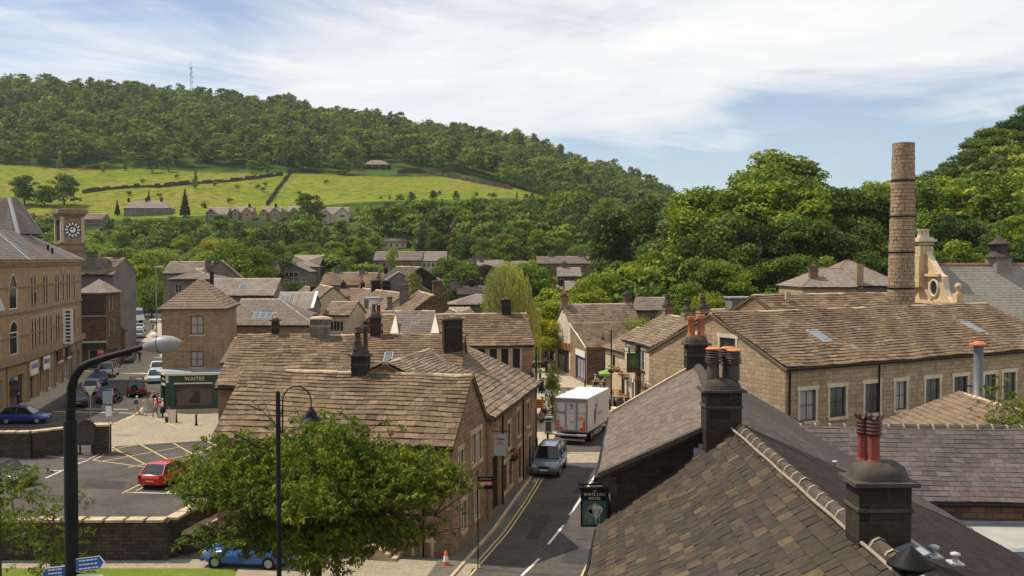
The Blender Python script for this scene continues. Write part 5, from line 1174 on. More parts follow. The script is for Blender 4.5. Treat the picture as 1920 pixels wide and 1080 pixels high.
house('stone_house', 'small house with mossy roof and three dark chimneys by the metal-roofed shed', 'house', (at(655,575,165).x, 165, 0), R(115), 14, 8, 6.2, 9.0, wallm='sandstone', roofm='brown_slate', course=.42, tw=.5)
for i, (px, py) in enumerate(((591,541),(607,545),(627,548))):
    q = at(px,py+6,168); c_ = thing('chimney_stack', ('leftmost','middle','rightmost')[i]+' of three dark stacks rising behind the metal-roofed shed', 'chimney', (q.x,q.y,0), 'three dark stacks behind the shed'); mb = MB(); mb.box((q.x,q.y,q.z-3),(1.5,1.1,7.6),'sooty_stone'); mb.box((q.x,q.y,q.z+.9),(1.7,1.3,.15),'sooty_dressed'); mb.build('shaft', c_)
o, h = mh('stone house with projecting gable and blue door at the alley end', 607, 655, 590, 566, 125, -8, 7, roofm='stone_slate_grey', wallm='cream_stone', wins=2)
o, h = mh('low porch-like house with drooping slate roof before the golden slope', 700, 742, 606, 588, 112, 5, 5, roofm='brown_slate', wallm='cream_stone', wins=2)
mh('pale slate pyramid roof in front of the dark-bricked gable', 812, 905, 604, 580, 98, 0, 7, hip=(1,1), roofm='grey_slate', wallm='grey_stone', course=.35)
o, h = mh('dark two-stepped roof left of the willow, with white multi-pane window', 842, 934, 571, 553, 150, 3, 8, roofm='grey_slate', wallm='grey_stone', hip=(1,0), wins=2)
mh('upper dark slate roof with stone stack left of the willow', 858, 940, 552, 538, 168, 3, 8, roofm='dark_slate', wallm='grey_stone', chim=((851,1.3),(884,.9)))
for lab, x0, x1, ye, yr, dd, rf_, wl_ in (('low brown-roofed terrace just left of the grey gabled house',632,690,556,541,196,'brown_slate','cream_stone'),('stone house with pale gutter between the school hall and the willow',742,800,546,531,205,'stone_slate_grey','sandstone'),
    ('small warm-roofed house left of the light green tree',792,838,536,522,225,'brown_slate','sandstone'),('brown-roofed house partly hidden right of the willow',1018,1062,552,536,190,'stone_slate_grey','grey_stone'),('long pale slate roof peeping between the trees right of the mill range',868,938,500,489,300,'grey_slate','cream_stone'),('low pale works roof at the foot of the wooded slope',940,1000,500,490,310,'grey_slate','sandstone'),('pair of low roofs at the foot of the thin light tree',640,700,512,500,285,'brown_slate','sandstone'),('long brown roof left of the pale hip roof',850,900,516,503,255,'brown_slate','cream_stone')):
    mh(lab, x0, x1, ye, yr, dd, -3, 8, roofm=rf_, wallm=wl_, wins=3, chim=((x0+12,.9),(x1-10,.8)))
# mill range and terraces at the foot of the hill
o, h = mh('pale-roofed mill range left half, many small rooflights', 700, 790, 488, 472, 330, 0, 12, roofm='purple_slate', wallm='sandstone', wins=7, name='mill_range', cat='mill', chim=(), w2=1)
o, h = mh('pale-roofed mill range right half with sunlit slope', 788, 836, 489, 472, 331, 0, 12, roofm='grey_slate', wallm='cream_stone', wins=5, name='mill_range', cat='mill', w2=1)
mh('small terrace with cream gable above the pale mill range', 716, 762, 464, 453, 372, 2, 10, roofm='purple_slate', wallm='cream_stone', wins=4, chim=((724,1.2),(742,1.2),(758,1.2)))
q = at(850.5,475,345); mc = thing('brick_chimney', 'slim red-brick factory chimney beyond the pale mill range', 'chimney', (q.x,q.y,terr(q.x,q.y)-1))
mb = MB(); zt = at(850,432,345).z; zb = terr(q.x,q.y)-1; mb.lathe((q.x,q.y,zb), [(1.15,0),(.78,zt-zb-.9),(.92,zt-zb-.85),(.92,zt-zb-.2),(.75,zt-zb)], 'red_brick', 16); mb.build('shaft', mc)
mh('house with broad pale hip roof beyond the purple-leaved tree', 885, 945, 508, 488, 270, 3, 12, roofm='grey_slate', wallm='grey_stone', chim=((890,1.3),(903,1.3)), hip=(1,0))
mh('long pale terrace roof at the foot of the wood, right of the willow', 1008, 1118, 494, 481, 320, 2, 12, roofm='purple_slate', wallm='sandstone', wins=8, chim=((1032,1.6),(1088,1.6)), name='stone_terrace', cat='terrace')
mh('dark stone house half hidden right of the tree clump', 1046, 1090, 518, 502, 235, 0, 10, roofm='grey_slate', wallm='brown_stone', wins=3, chim=((1058,1.2),))
mh('brown stone house with stacks peeping over the trees', 1158, 1215, 536, 520, 190, -6, 9, roofm='brown_slate', wallm='sandstone', chim=((1165,1.2),(1205,1.1)))
o, h = mh('plain slate-roofed barn among the trees, dark end wall', 1186, 1240, 581, 558, 140, -15, 8, roofm='purple_slate', wallm='sandstone', wins=2, name='barn', cat='barn')
mh('small grey house behind the cream gabled shop', 1062, 1092, 545, 528, 175, 0, 8, roofm='grey_slate', wallm='grey_stone')

# ---------------------------------------------------------------- houses on the hillside
def hillhouse(lab, px, py, wpx, hpx, wall_='grey_stone', roof_='grey_slate', name='hillside_house', gable=0, hip=(0,0), chim=(), wins=4, ang=0, W=9, gab=None):
    p = T(px, py); d = p.y; L = wpx/F*d; H = hpx/F*d; ev = p.z+H*.55; rd = p.z+H
    w = {'F': winrow(wins, L, ev-1.9, 1.3, 1.0, 1.2, frame=W_, nx=2, ny=1)+winrow(wins, L, ev-4.5, 1.4, 1.0, 1.2, frame=W_, nx=2, ny=1)}
    if gab is not None: w = {}
    o, h = house(name, lab, 'house', (p.x-L/2, d), R(ang), L, W, ev, rd, p.z-3, wall_, roof_, hip=tuple(x*W/2 for x in hip), course=1.1, tw=2, th=.05, wav=0, wins=w, gut=False)
    for c in chim: q = rp(h, c); chimney(o, q.x, q.y, .9, .9, rd-.5, rd+1.3, 'sooty_stone', 0, low=True)
    if gab is not None:
        for (gu, gw_) in gab:
            mb = MB(); a = V(p.x-L/2+gu, d-1.6, 0); b = a+V(gw_,0,0); wall(mb, a, b, [(0,p.z-3),(gw_,p.z-3),(gw_,ev+.4),(gw_/2,ev+.4+gw_*.42),(0,ev+.4)], [], wall_)
            mb.face([a+Z*(p.z-3),a+V(0,2,p.z-3),a+V(0,2,ev+.4),a+Z*(ev+.4)], wall_); mb.face([b+Z*(p.z-3),b+V(0,2,p.z-3),b+V(0,2,ev+.4),b+Z*(ev+.4)], wall_)
            m_ = a+V(gw_/2,-.3,ev+.6+gw_*.42)
            for s in (-.4, gw_+.4): mb.slab([a+V(s,-.3,ev+.2),a+V(s,6,ev+.2),m_+V(0,6.3,0),m_],.15,roof_)
            for zz in (ev-1.5, ev-4.3): mb.boxa(a,V(1,0,0),V(0,-1,0),(gw_*.25,gw_*.75),(.0,.05),(zz,zz+1.3),'white_paint'); mb.boxa(a,V(1,0,0),V(0,-1,0),(gw_*.28,gw_*.72),(.05,.06),(zz+.12,zz+1.18),'window_glass')
            mb.build('front_gable', o)
    return o, h
hillhouse('wide slate-roofed villa with bay windows at the top of the gardens', 274, 406, 84, 30, 'grey_stone', 'grey_slate', hip=(1,1), chim=(243,276,304), wins=5)
hillhouse('low pale-roofed bungalow beside the clock tower', 170, 424, 44, 24, 'grey_render', 'brown_slate', wins=3)
hillhouse('orange-roofed bungalow peeping over the clock tower', 121, 404, 34, 12, 'cream_stone', 'concrete_tile', hip=(1,1), wins=2)
hillhouse('dark modern house with red garage, furthest left of the hillside row', 406, 418, 40, 30, 'grey_stone', 'grey_slate', gab=((.6,4.2),), chim=(386,))
hillhouse('modern house with pink-lit side wall, second in the hillside row', 452, 414, 40, 27, 'pale_sandstone', 'grey_slate', gab=((1.2,2.8),(5.6,4)), chim=(469,))
hillhouse('modern twin-gabled house right of the slim pale tree in the hillside row', 506, 414, 38, 27, 'pale_sandstone', 'grey_slate', gab=((.8,2.6),(5,4)), chim=(518,))
hillhouse('modern house half hidden by the big dark tree of the hillside row', 550, 410, 26, 24, 'pale_sandstone', 'grey_slate', gab=((2.4,2.6),))
hillhouse('large cream modern house with two gables at the right end of the row', 628, 418, 48, 30, 'cream_stone', 'grey_slate', gab=((.2,3.0),(6.2,5.4)))
hillhouse('low flat outbuilding right of the cream modern house', 668, 416, 30, 10, 'red_brick', 'brown_slate', wins=2)
hillhouse('lonely dark farmhouse under the wood at the top of the field', 705, 318, 48, 18, 'sooty_stone', 'grey_slate', hip=(1,1), chim=(692,718), wins=4)
# telecom mast
p = T(359, 178); mb = MB(); ms = thing('telecom_mast', 'lattice telecom mast with dishes on the wooded skyline', 'mast', p); H_ = 50
for sx in (-1,1):
    for sy_ in (-1,1): mb.tube([p+V(sx*1.7,sy_*1.7,0), p+V(sx*.45,sy_*.45,H_*.85)], .14, 'grey_metal', 4)
for i in range(11):
    z0, z1 = H_*.85*i/11, H_*.85*(i+1)/11; w0 = 1.7-1.25*i/11; w1 = 1.7-1.25*(i+1)/11
    for s in (-1,1): mb.tube([p+V(-w0*s,-w0,z0), p+V(w1*s,-w1,z1)], .09, 'grey_metal', 4); mb.tube([p+V(-w0,s*w0,z0), p+V(-w1,-s*w1,z1)], .09, 'grey_metal', 4)
mb.tube([p+Z*(H_*.85), p+Z*H_], .22, 'grey_metal', 5); mb.build('lattice', ms)
for i, (sx, z) in enumerate(((-1,.45),(1,.52),(-1,.62),(1,.68),(-1,.78),(1,.38),(1,.8))): mb = MB(); mb.box(p+V(sx*1.6,-.6,z*H_), (1.3,.8,2.2 if i%2 else 1.4), 'grey_metal'); mb.build('antenna', ms)
# dry stone walls on the pasture
def drywall(lab, pts, h=1.5, w=1.1, m_='dark_wall_stone', sc=1.):
    P = [T(*q) for q in pts]; mb = MB(); rr = random.Random(5)
    for i in range(len(P)-1):
        k = max(1, int((P[i+1]-P[i]).length/3.)); a = P[i]
        for j in range(k):
            b = lerp(P[i], P[i+1], (j+1)/k); b = V(b.x, b.y, terr(b.x,b.y)); d = (b-a); s = d.cross(Z).normalized()*w/2*rr.uniform(.7,1.3); hh = h*rr.uniform(.6,1.25)*Z*sc
            lo = [a-s-Z*.6,b-s-Z*.6,b+s-Z*.6,a+s-Z*.6]; mb.hexa(lo, [a-s*.6+hh,b-s*.6+hh,b+s*.6+hh,a+s*.6+hh], m_); a = b
    o = mb.build('dry_stone_wall', None, P[0]); return tag(o, lab, 'wall')
drywall('dry stone wall crossing the upper pasture from left to the corner', [(155,363),(205,356),(262,352),(300,352),(380,345),(440,340),(530,329)], 2.0)
drywall('dry stone wall running straight down the pasture', [(546,322),(538,334),(520,358),(500,386)], 2.0)
drywall('dry stone wall along the foot of the wood above the golden field', [(745,326),(800,325),(860,336),(920,348),(960,356)], 2.2)
# ================================================================ TREES
def crown_arrays(rr, lobes, n, size, flat=.0, droop=0., inner=.25, aspect=.6, up_bias=.3):
    """n leaf sprays spread through the lobes' volume; returns vertex array (n*4,3)"""
    lob = np.array(lobes, float); vol = lob[:,3]**2*lob[:,4]; pk = rr.choice(len(lob), n, p=vol/vol.sum()); L = lob[pk]
    d = rr.normal(size=(n,3)); d /= np.linalg.norm(d, axis=1)[:,None]; d[:,2] = np.where(d[:,2] < -.45, -d[:,2]*.5, d[:,2])
    rad = np.where(rr.random(n) < inner, rr.uniform(.35,.8,n), rr.uniform(.82,1.06,n)+rr.normal(size=n)*.03)
    P = L[:,:3]+d*rad[:,None]*np.stack([L[:,3],L[:,3],L[:,4]],1)
    nm_ = d*.8+rr.normal(size=(n,3))*.55; nm_[:,2] += up_bias; nm_ /= np.linalg.norm(nm_, axis=1)[:,None]
    t = np.cross(nm_, rr.normal(size=(n,3))); t /= np.linalg.norm(t, axis=1)[:,None]; b = np.cross(nm_, t)
    if droop: t = t*(1-droop)+np.array([0,0,-1.])*droop; t /= np.linalg.norm(t, axis=1)[:,None]; b = np.cross(nm_, t)
    s = size*rr.uniform(.6,1.35,n)[:,None]; w = s*aspect
    bend = nm_*s*.18
    v = np.stack([P-t*s-bend, P+b*w, P+t*s-bend, P-b*w], 1)
    return v.reshape(-1,3)
def quads_mesh(name, V, mats, idx=None, extra=None):
    n = len(V)//4; me = bpy.data.meshes.new(name)
    me.vertices.add(len(V)); me.vertices.foreach_set('co', V.astype(np.float32).ravel())
    me.loops.add(len(V)); me.loops.foreach_set('vertex_index', np.arange(len(V), dtype=np.int32))
    me.polygons.add(n); me.polygons.foreach_set('loop_start', np.arange(0, len(V), 4, dtype=np.int32)); me.polygons.foreach_set('loop_total', np.full(n, 4, dtype=np.int32))
    for m in mats: me.materials.append(MATS[m])
    if idx is not None: me.polygons.foreach_set('material_index', idx.astype(np.int32))
    me.update(); me.validate(); return me
def lobes_for(kind, H, Rr, rr):
    """crown lobes for height H, radius Rr"""
    out = []
    if kind == 'round':
        c = H*.55; out.append((0,0,c,Rr*.5,H*.28))
        for i in range(27):
            a = i*2.4+rr.uniform(-.5,.5); e = rr.uniform(-.65,1.35); q = Rr*rr.uniform(.55,.86)*math.cos(e); r = Rr*rr.uniform(.17,.36)
            out.append((q*math.cos(a), q*math.sin(a), c+H*.36*math.sin(e), r, r*rr.uniform(.45,.75)))
    elif kind == 'oval':
        c = H*.55; out.append((0,0,c,Rr*.45,H*.34))
        for i in range(25):
            a = i*2.4+rr.uniform(-.5,.5); zz = .17+.77*i/24; q = Rr*rr.uniform(.5,.8)*max(.1,math.sin(PI*min(1,zz*1.0)))**.7; r = Rr*rr.uniform(.2,.38)
            out.append((q*math.cos(a), q*math.sin(a), H*zz, r, r*rr.uniform(.5,.9)))
    elif kind == 'birch':
        for i in range(11):
            zz = .22+.75*i/10; a = rr.uniform(0,2*PI); q = Rr*.35*(1-zz*.6); r = Rr*(.62-.38*abs(zz-.45))*rr.uniform(.6,1.)
            out.append((q*math.cos(a), q*math.sin(a), H*zz, r, r*1.2))
    elif kind == 'conifer':
        for i in range(9):
            zz = .12+.84*i/8; r = Rr*(1.05-zz)*.95; out.append((0,0,H*zz,r,H*.09))
    elif kind == 'bush':
        for i in range(7):
            a = rr.uniform(0,2*PI); q = Rr*rr.uniform(.1,.55); r = Rr*rr.uniform(.35,.6); out.append((q*math.cos(a),q*math.sin(a),H*rr.uniform(.35,.62),r,H*.32))
    return out
def trunk_mb(H, r0, rr, n=5, top=.75, spread=.3, Rr=3):
    mb = MB(); pts = [V(0,0,-.6)]; x = y = 0
    for i in range(1, 6): x += rr.uniform(-.02,.02)*H; y += rr.uniform(-.02,.02)*H; pts.append(V(x,y,H*top*i/5))
    mb.tube(pts, [r0*1.3,r0,r0*.8,r0*.6,r0*.42,r0*.2], 'bark', 8)
    for i in range(n):
        k = 1+int(rr.uniform(0,3)); p = pts[k]; a = rr.uniform(0,2*PI); l = Rr*rr.uniform(.5,.85)
        q1 = p+V(math.cos(a)*l*.45, math.sin(a)*l*.45, H*.10); q2 = p+V(math.cos(a+.3)*l, math.sin(a+.3)*l, H*.24)
        mb.tube([p,q1,q2], [r0*.4,r0*.28,r0*.08], 'bark', 6)
    return mb
PROTO = {}
def proto(key, kind, H, Rr, mat, n, size, **kw):
    rr = np.random.default_rng(sum(ord(c)*(i+3) for i, c in enumerate(key)))
    V_ = crown_arrays(rr, lobes_for(kind, H, Rr, rr), n, size, **kw)
    PROTO[key] = (quads_mesh('crown', V_, [mat]), None, H)
    t = trunk_mb(H, H*.018+.05, rr, Rr=Rr, top=.9 if kind in ('birch','conifer') else .7)
    o = t.build('trunk'); me = o.data; bpy.data.objects.remove(o); PROTO[key] = (PROTO[key][0], me, H)
for i in range(3):
    proto('syc%d'%i, 'round', 10, 4.6, ('leaf_mid','leaf_dark','leaf_mid')[i], 9500, .17)
    proto('ash%d'%i, 'oval', 10, 3.7, ('leaf_bright','leaf_mid','leaf_bright')[i], 9000, .16)
for i in range(2):
    proto('bir%d'%i, 'birch', 10, 2.4, ('leaf_hill','leaf_birch')[i], 3600, .16, droop=.3)
    proto('far%d'%i, 'round', 10, 4.7, ('leaf_hill','leaf_hill2')[i], 3200, .28)
    proto('fao%d'%i, 'oval', 10, 3.6, ('leaf_hill2','leaf_hill')[i], 2800, .28)
proto('con0', 'conifer', 10, 2.0, 'leaf_conifer', 1500, .3, droop=.2)
proto('bus0', 'bush', 3, 2.0, 'leaf_mid', 900, .17); proto('bus1', 'bush', 3, 2.0, 'leaf_hill', 700, .2)
proto('bub0', 'bush', 9, 5.2, 'leaf_bright', 9000, .17); proto('bub1', 'bush', 9, 5.2, 'leaf_mid', 9000, .17); proto('yel0', 'round', 8, 4.2, 'leaf_yellow', 9000, .14); proto('pur0', 'round', 9, 4.0, 'leaf_purple', 7000, .17); proto('brt0', 'round', 12, 6.0, 'leaf_bright', 14000, .18)
TREES = 0
def tree(key, x, y, H, label, group=None, cat='tree', wid=1., name='tree', z=None):
    global TREES; TREES += 1
    cm, tm, h0 = PROTO[key]; s = H/h0; z = terr(x, y) if z is None else z
    o = thing(name, label, cat, (x, y, z-.15), group, random.uniform(0, 2*PI)); o.scale = (s*wid, s*wid, s)
    c = bpy.data.objects.new('crown', cm); C.objects.link(c); c.parent = o
    t = bpy.data.objects.new('trunk', tm); C.objects.link(t); t.parent = o
    return o
def ptree(key, px, pyt, d, label, group=None, wid=1., base=None, cat='tree', name='tree'):
    x = (px-960)/F*d; z = terr(x, d) if base is None else base; H = max(2.5, zof(pyt, d)-z); return tree(key, x, d, H, label, group, cat, wid, name, z)

# trees one can pick out
for a in (
 ('ash0',265,470,240,'bright round tree left of the tower house, above the parked lorry',1.25),
 ('syc0',238,462,262,'large tree with yellowish top behind the rendered gable',1.15),
 ('bub1',283,515,228,'grey-green bushy tree by the street lamp, left of the tower house',.9),
 ('brt0',440,450,205,'big bright yellow-green round tree above the broad stone gable',1.05),
 ('syc1',480,430,250,'very dark tree right behind the bright round tree',1.1),
 ('bub1',540,514,215,'small bushy tree in front of the many-paned hall window',.7),
 ('bir1',775,513,165,'slim bright tree before the large blank grey gable',.95),
 ('ash1',848,484,235,'light green tree right of the pale mill range',1.2),
 ('syc0',872,490,215,'dark-centred small tree beside the light green one, right of the mill range',1.0),
 ('pur0',910,492,205,'purple-leaved tree left of the willow',1.0),
 ('syc0',975,487,140,'dark round tree just behind the willow',1.0),
 ('ash1',1010,512,150,'green tree right of the willow, behind the round bush',1.15),
 ('ash0',1035,541,128,'bright rounded tree behind the yellow maple',1.25),
 ('yel0',1025,592,122,'yellow-green maple at the head of the square',.95),
 ('ash2',1125,510,150,'tall light tree behind the cream gabled shop',1.2),
 ('ash0',1100,522,142,'spreading light-green tree with pale bare twigs behind the shop ridge',1.1),
 ('ash1',1160,492,170,'tree with dappled crown left of the brown stone house',1.1),
 ('bub0',1205,582,118,'low bushy tree between the barn and the pub roof',.9),
 ('ash2',1290,528,128,'mid-green tree above the pub chimneys',1.2),
 ('yel0',1335,545,112,'yellow-green willowy tree left of the white-verged house',.8),
 ('bir0',735,472,240,'thin light tree in front of the mill range gable',1.),
 ('bub0',700,504,235,'low light bush below the mill range',1.0),
 ): ptree(a[0], a[1], a[2], a[3], a[4], wid=a[5])
# right-hand wood
gw = 'tall trees of the wood on the right'
wood = [('syc1',1200,372,190,1.0),('ash2',1165,410,205,1.),('bir1',1260,420,165,1.5),('syc0',1235,440,175,.9),('bir0',1290,400,160,1.6),('syc0',1340,340,165,1.0),('syc2',1350,400,150,1.0),('syc1',1300,450,150,.9),
 ('syc2',1395,350,160,1.0),('ash1',1465,290,182,1.25),('ash2',1432,310,178,1.1),('ash1',1502,302,180,1.15),('syc0',1470,318,170,1.1),('bir0',1410,330,170,1.6),('ash0',1420,345,160,1.2),('ash2',1480,340,158,1.2),('syc1',1440,420,150,1.1),('syc0',1510,400,150,1.0),('ash1',1525,345,162,1.2),('syc2',1560,350,165,1.1),('syc0',1600,345,170,1.1),
 ('syc1',1560,420,150,1.1),('ash0',1630,340,175,1.1),('syc1',1610,420,150,1.1),('syc2',1660,335,180,1.1),('syc0',1480,470,140,1.1),('ash1',1400,460,142,1.0),('ash2',1540,480,140,1.0),('syc0',1360,480,138,1.0),('syc1',1640,470,140,1.1),
 ('syc2',1700,350,170,1.1),('bir0',1740,345,165,1.5),('ash0',1770,330,180,1.1),('bir0',1735,405,150,1.3),('ash1',1810,345,190,1.1),('bir0',1850,340,170,1.4),('bir0',1890,335,165,1.5),('syc1',1780,400,150,1.1),('syc0',1830,410,150,1.1),('syc2',1900,400,150,1.1),
 ('ash1',1870,440,140,1.1),('ash2',1800,450,138,1.0),('syc0',1740,460,138,1.),('syc1',1930,440,140,1.1),('syc0',1760,310,235,1.3),('syc1',1800,290,240,1.3),('syc2',1830,262,250,1.3),('syc0',1870,235,255,1.3),('syc1',1900,215,262,1.3),('syc2',1935,195,270,1.3),
 ('syc1',1860,290,225,1.2),('syc0',1910,280,230,1.2),('syc2',1820,320,215,1.2),('syc0',1960,260,240,1.2),('ash0',1885,330,205,1.1),('syc1',1720,350,215,1.2),('syc2',1245,400,200,1.),('ash0',1215,470,160,1.),('bub1',1250,520,150,1.),('bub1',1320,535,135,1.),('bub1',1400,545,130,1.),('bub1',1450,535,130,1.),('bub1',1180,520,160,1.)]
for k, px, py, d, w in wood:
    lab = {'s':'broad dark sycamore in the wood behind the mill, one of several','a':'light green tall tree in the wood behind the mill, one of several','b':'feathery grey-green tree in the wood behind the mill, one of several'}[k[0]]
    if k == 'bub1': lab = 'low leafy thicket at the foot of the right-hand wood, one of several'
    ptree(k, px, py, d, lab, gw if k != 'bub1' else 'thickets at the foot of the wood', wid=w*1.0)
# singled out hillside trees
HS = [(115,296,655,'bir0',12),(236,300,650,'bir0',9),(287,292,640,'far1',13),(318,292,650,'far1',11),(195,314,640,'bir0',7),(474,296,655,'far1',10),(503,295,655,'bir0',8),(367,352,560,'bir0',11),(48,334,500,'far1',19),(122,330,500,'far1',20),(85,345,495,'far0',14),(578,384,425,'far1',17),(415,404,400,'far0',12),(640,424,395,'far1',10),(212,340,0,'con0',0)]
for px, py, d, k, H in HS:
    if not H: continue
    p = V((px-960)/F*d, d, 0)
    big = H >= 13.5 or d < 460
    tree(k, p.x, d, H, 'lone tree standing on the yellow-green pasture, one of several' if not big else 'dark round tree at the lower edge of the pasture, one of several', 'trees standing on the pasture' if not big else 'big trees at the pasture edge', z=terr(p.x,d)-H*(.2 if big else .08))
for px, py, H, lab in ((279,400,11,'narrow dark conifer before the wide villa'),(347,408,14,'pointed dark conifer right of the wide villa'),(220,405,8,'clipped dark column tree left of the wide villa')):
    p = T(px, py); tree('con0', p.x, p.y, H, lab)
for px, py in ((267,345),(300,372),(402,350),(446,355),(482,355),(493,360),(497,350),(562,368),(429,382),(380,390),(243,368),(610,345),(330,335)):
    p = T(px, py); tree('bus1', p.x, p.y, 3.2, 'small dark bush dotted on the pasture, one of several', 'bushes on the pasture', cat='bush', name='bush')
# valley belt (individual trees, nearest ones) and the wood beyond (one mass)
HOUSEPX = [(232,318,372,402,480),(150,195,395,425,440),(100,140,388,405,470),(384,430,385,420,450),(430,475,385,416,455),(484,528,385,415,455),(536,566,385,410,465),(600,655,385,420,450),(652,690,402,418,450),(680,732,296,320,720),(508,600,478,552,262),(600,735,504,560,220),(690,850,470,520,340),(716,762,452,470,385),(383,450,487,525,170),(885,945,484,512,278),(1000,1125,474,512,330),(1042,1092,498,545,240),(1156,1222,515,560,195)]
def clear(px, py_top, py_b, d):
    # keep walls of the placed houses in view: no crown in front of them
    for a, b, c_, e_, hd_ in HOUSEPX:
        if a-7 < px < b+7 and py_top < e_-3 and py_b > c_ and d < hd_+9: return False
    return True
rr = random.Random(11); cand = []
for d in np.arange(262, 520, 9.5):
    for px in np.arange(-60, 1330, 9.5/d*F*.86):
        pj = px+rr.uniform(-.35,.35)*9/d*F; dj = d+rr.uniform(-4,4); H = rr.uniform(8.5,15)*(1 if dj < 430 else .85)
        x = (pj-960)/F*dj; z = terr(x, dj); yb = HOR-(z-CAMZ)*F/dj; yt = HOR-(z+H-CAMZ)*F/dj
        lim = np.interp(pj, [-100,150,200,420,600,700,800,1000,1300], [400,403,412,402,398,382,374,372,300])
        if yt < lim+rr.uniform(-6,10): 
            H2 = (yb-lim)/F*dj
            if H2 < 3.5: continue
            H = H2; yt = lim
        if not clear(pj, yt, yb, dj): continue
        if dj < 300 and 150 < pj < 1330 and yb > 560 and rr.random() < .5: continue
        cand.append((dj, pj, H))
cand.sort(); near, rest = cand[:190], cand[190:]
for d, px, H in near:
    k = rr.choice(['far0','far1','ash0','ash2','ash1','syc1','fao0','fao1','ash2','ash0','bub0','yel0']) ; kk = 'broad-crowned' if k[:3] in ('far','syc','bub','yel') else 'upright light'
    tree(k, (px-960)/F*d, d, H, kk+' tree in the leafy belt along the valley behind the town, one of many', 'trees of the valley belt', wid=rr.uniform(1.0,1.3))
# hill wood as one mass
def wood_mass(pos, name, lab):
    protos = []
    r_ = np.random.default_rng(5)
    for kind, mt in (('round',0),('round',1),('oval',1),('oval',0),('birch',2)):
        v = crown_arrays(r_, lobes_for(kind, 10, 4.8 if kind == 'round' else 3.9 if kind == 'oval' else 2.8, r_), 850, .42, inner=.12); protos.append((v, mt))
    Vs, Is = [], []
    for (x, y, z, H, w) in pos:
        v, mt = protos[r_.choice(5, p=(.3,.3,.17,.15,.08))]; a = r_.uniform(0, 2*PI); s = H/10; c, s_ = math.cos(a)*s*w, math.sin(a)*s*w
        V_ = np.stack([v[:,0]*c-v[:,1]*s_+x, v[:,0]*s_+v[:,1]*c+y, v[:,2]*s+z-.3*s], 1)
        if y > 760: V_ = V_.reshape(-1,4,3)[::2]; m_ = V_.mean(1, keepdims=True); V_ = (m_+(V_-m_)*1.3).reshape(-1,3)
        Vs.append(V_); Is.append(np.full(len(V_)//4, (mt+r_.integers(0,2)*0) if mt < 2 else 2))
    me = quads_mesh(name, np.concatenate(Vs), ['leaf_hill','leaf_hill2','leaf_birch'], np.concatenate(Is))
    o = bpy.data.objects.new(name, me); C.objects.link(o); tag(o, lab, 'wood', kind='stuff'); return o
pos = [((px-960)/F*d, d, terr((px-960)/F*d, d), H, rr.uniform(.9,1.3)) for d, px, H in rest]
for d in np.arange(470, 1090, 15):
    for px in np.arange(-80, 1345, 15/d*F*.8):
        pj = px+rr.uniform(-.45,.45)*12/d*F; dj = d+rr.uniform(-6,6); z = terr((pj-960)/F*dj, dj); yb = HOR-(z-CAMZ)*F/dj
        top = np.interp(pj, [-100,0,180,300,420,540,600,650,760,850,960,1010,1050,1100], [310,308,316,314,316,322,326,332,322,326,352,368,395,600]); bot = np.interp(pj, [-100,150,420,600,700,800,1000,1050], [405,405,400,392,374,362,368,385])
        if pj < 1050 and top < yb < bot: continue
        if not clear(pj, yb-10/dj*F, yb, dj): continue
        H = rr.choice((10,13,15,16,18,21))*rr.uniform(.85,1.1) if dj > 650 else rr.uniform(7,14)
        if yb >= bot and pj < 1040: H = min(H, (yb-bot+5)/F*dj)
        if H < 2.5: continue
        if pj > 850 and yb > bot and rr.random() < .12: continue
        pos.append(((pj-960)/F*dj, dj, z, H, rr.uniform(1.0,1.4)))
wood_mass(pos, 'hill_wood', 'dense broadleaf wood covering the long hill')
# far wood filling behind the right-hand trees
pos = []
for d in np.arange(150, 330, 9):
    for px in np.arange(1170, 2300, 8/d*F):
        z = terr((px-960)/F*d, d); H = rr.uniform(8,13); yt = HOR-(z+H-CAMZ)*F/d
        lim = np.interp(px, [1150,1300,1400,1500,1650,1750,1800,1860,1920,2300], [480,420,380,365,360,330,300,255,215,150])
        if yt < lim+8: continue
        pos.append(((px-960)/F*d, d, z, H, rr.uniform(1.0,1.3)))
wood_mass(pos, 'slope_wood', 'undergrowth and lesser trees filling the steep wooded slope, right')
# bracken and scrub on the lower hillside
pos = []

# the willow
def willow(x, y, H, Rr, lab):
    o = thing('willow', lab, 'tree', (x, y, 0)); r_ = np.random.default_rng(3); Vs = []
    for _ in range(820):
        a = r_.uniform(0,2*PI); e = r_.uniform(0,1)**.6; q = Rr*e; lob = r_.random() < .33; top = (H*(1-.2*e**2.5) if not lob else H*.74*(1-.2*e**2))+r_.uniform(-.6,.2); l = r_.uniform(.15,.8)*top; px_, py_ = q*math.cos(a), q*math.sin(a)
        k = int(l/.17)
        for j in range(k):
            t = j/k; z = top-l*t; ox = px_*(1+.06*math.sin(t*2))+r_.normal()*.05; oy = py_*(1+.06*math.sin(t*2))+r_.normal()*.05
            d = r_.normal(size=3)*.35; d[2] = -1; d /= np.linalg.norm(d); b = np.cross(d, r_.normal(size=3)); b /= np.linalg.norm(b); s = .16; w = .045
            c = np.array([ox*(.7 if lob else 1)+(1.7 if lob else 0),oy,z]); Vs += [c-d*s, c+b*w, c+d*s, c-b*w]
    me = quads_mesh('crown', np.array(Vs), ['leaf_willow']); c = bpy.data.objects.new('crown', me); C.objects.link(c); c.parent = o
    t = trunk_mb(H, .3, r_, Rr=Rr); tt = t.build('trunk'); tt.parent = o
willow(-.5, 106, 13.4, 2.6, 'pale drooping willow in the middle of the town')

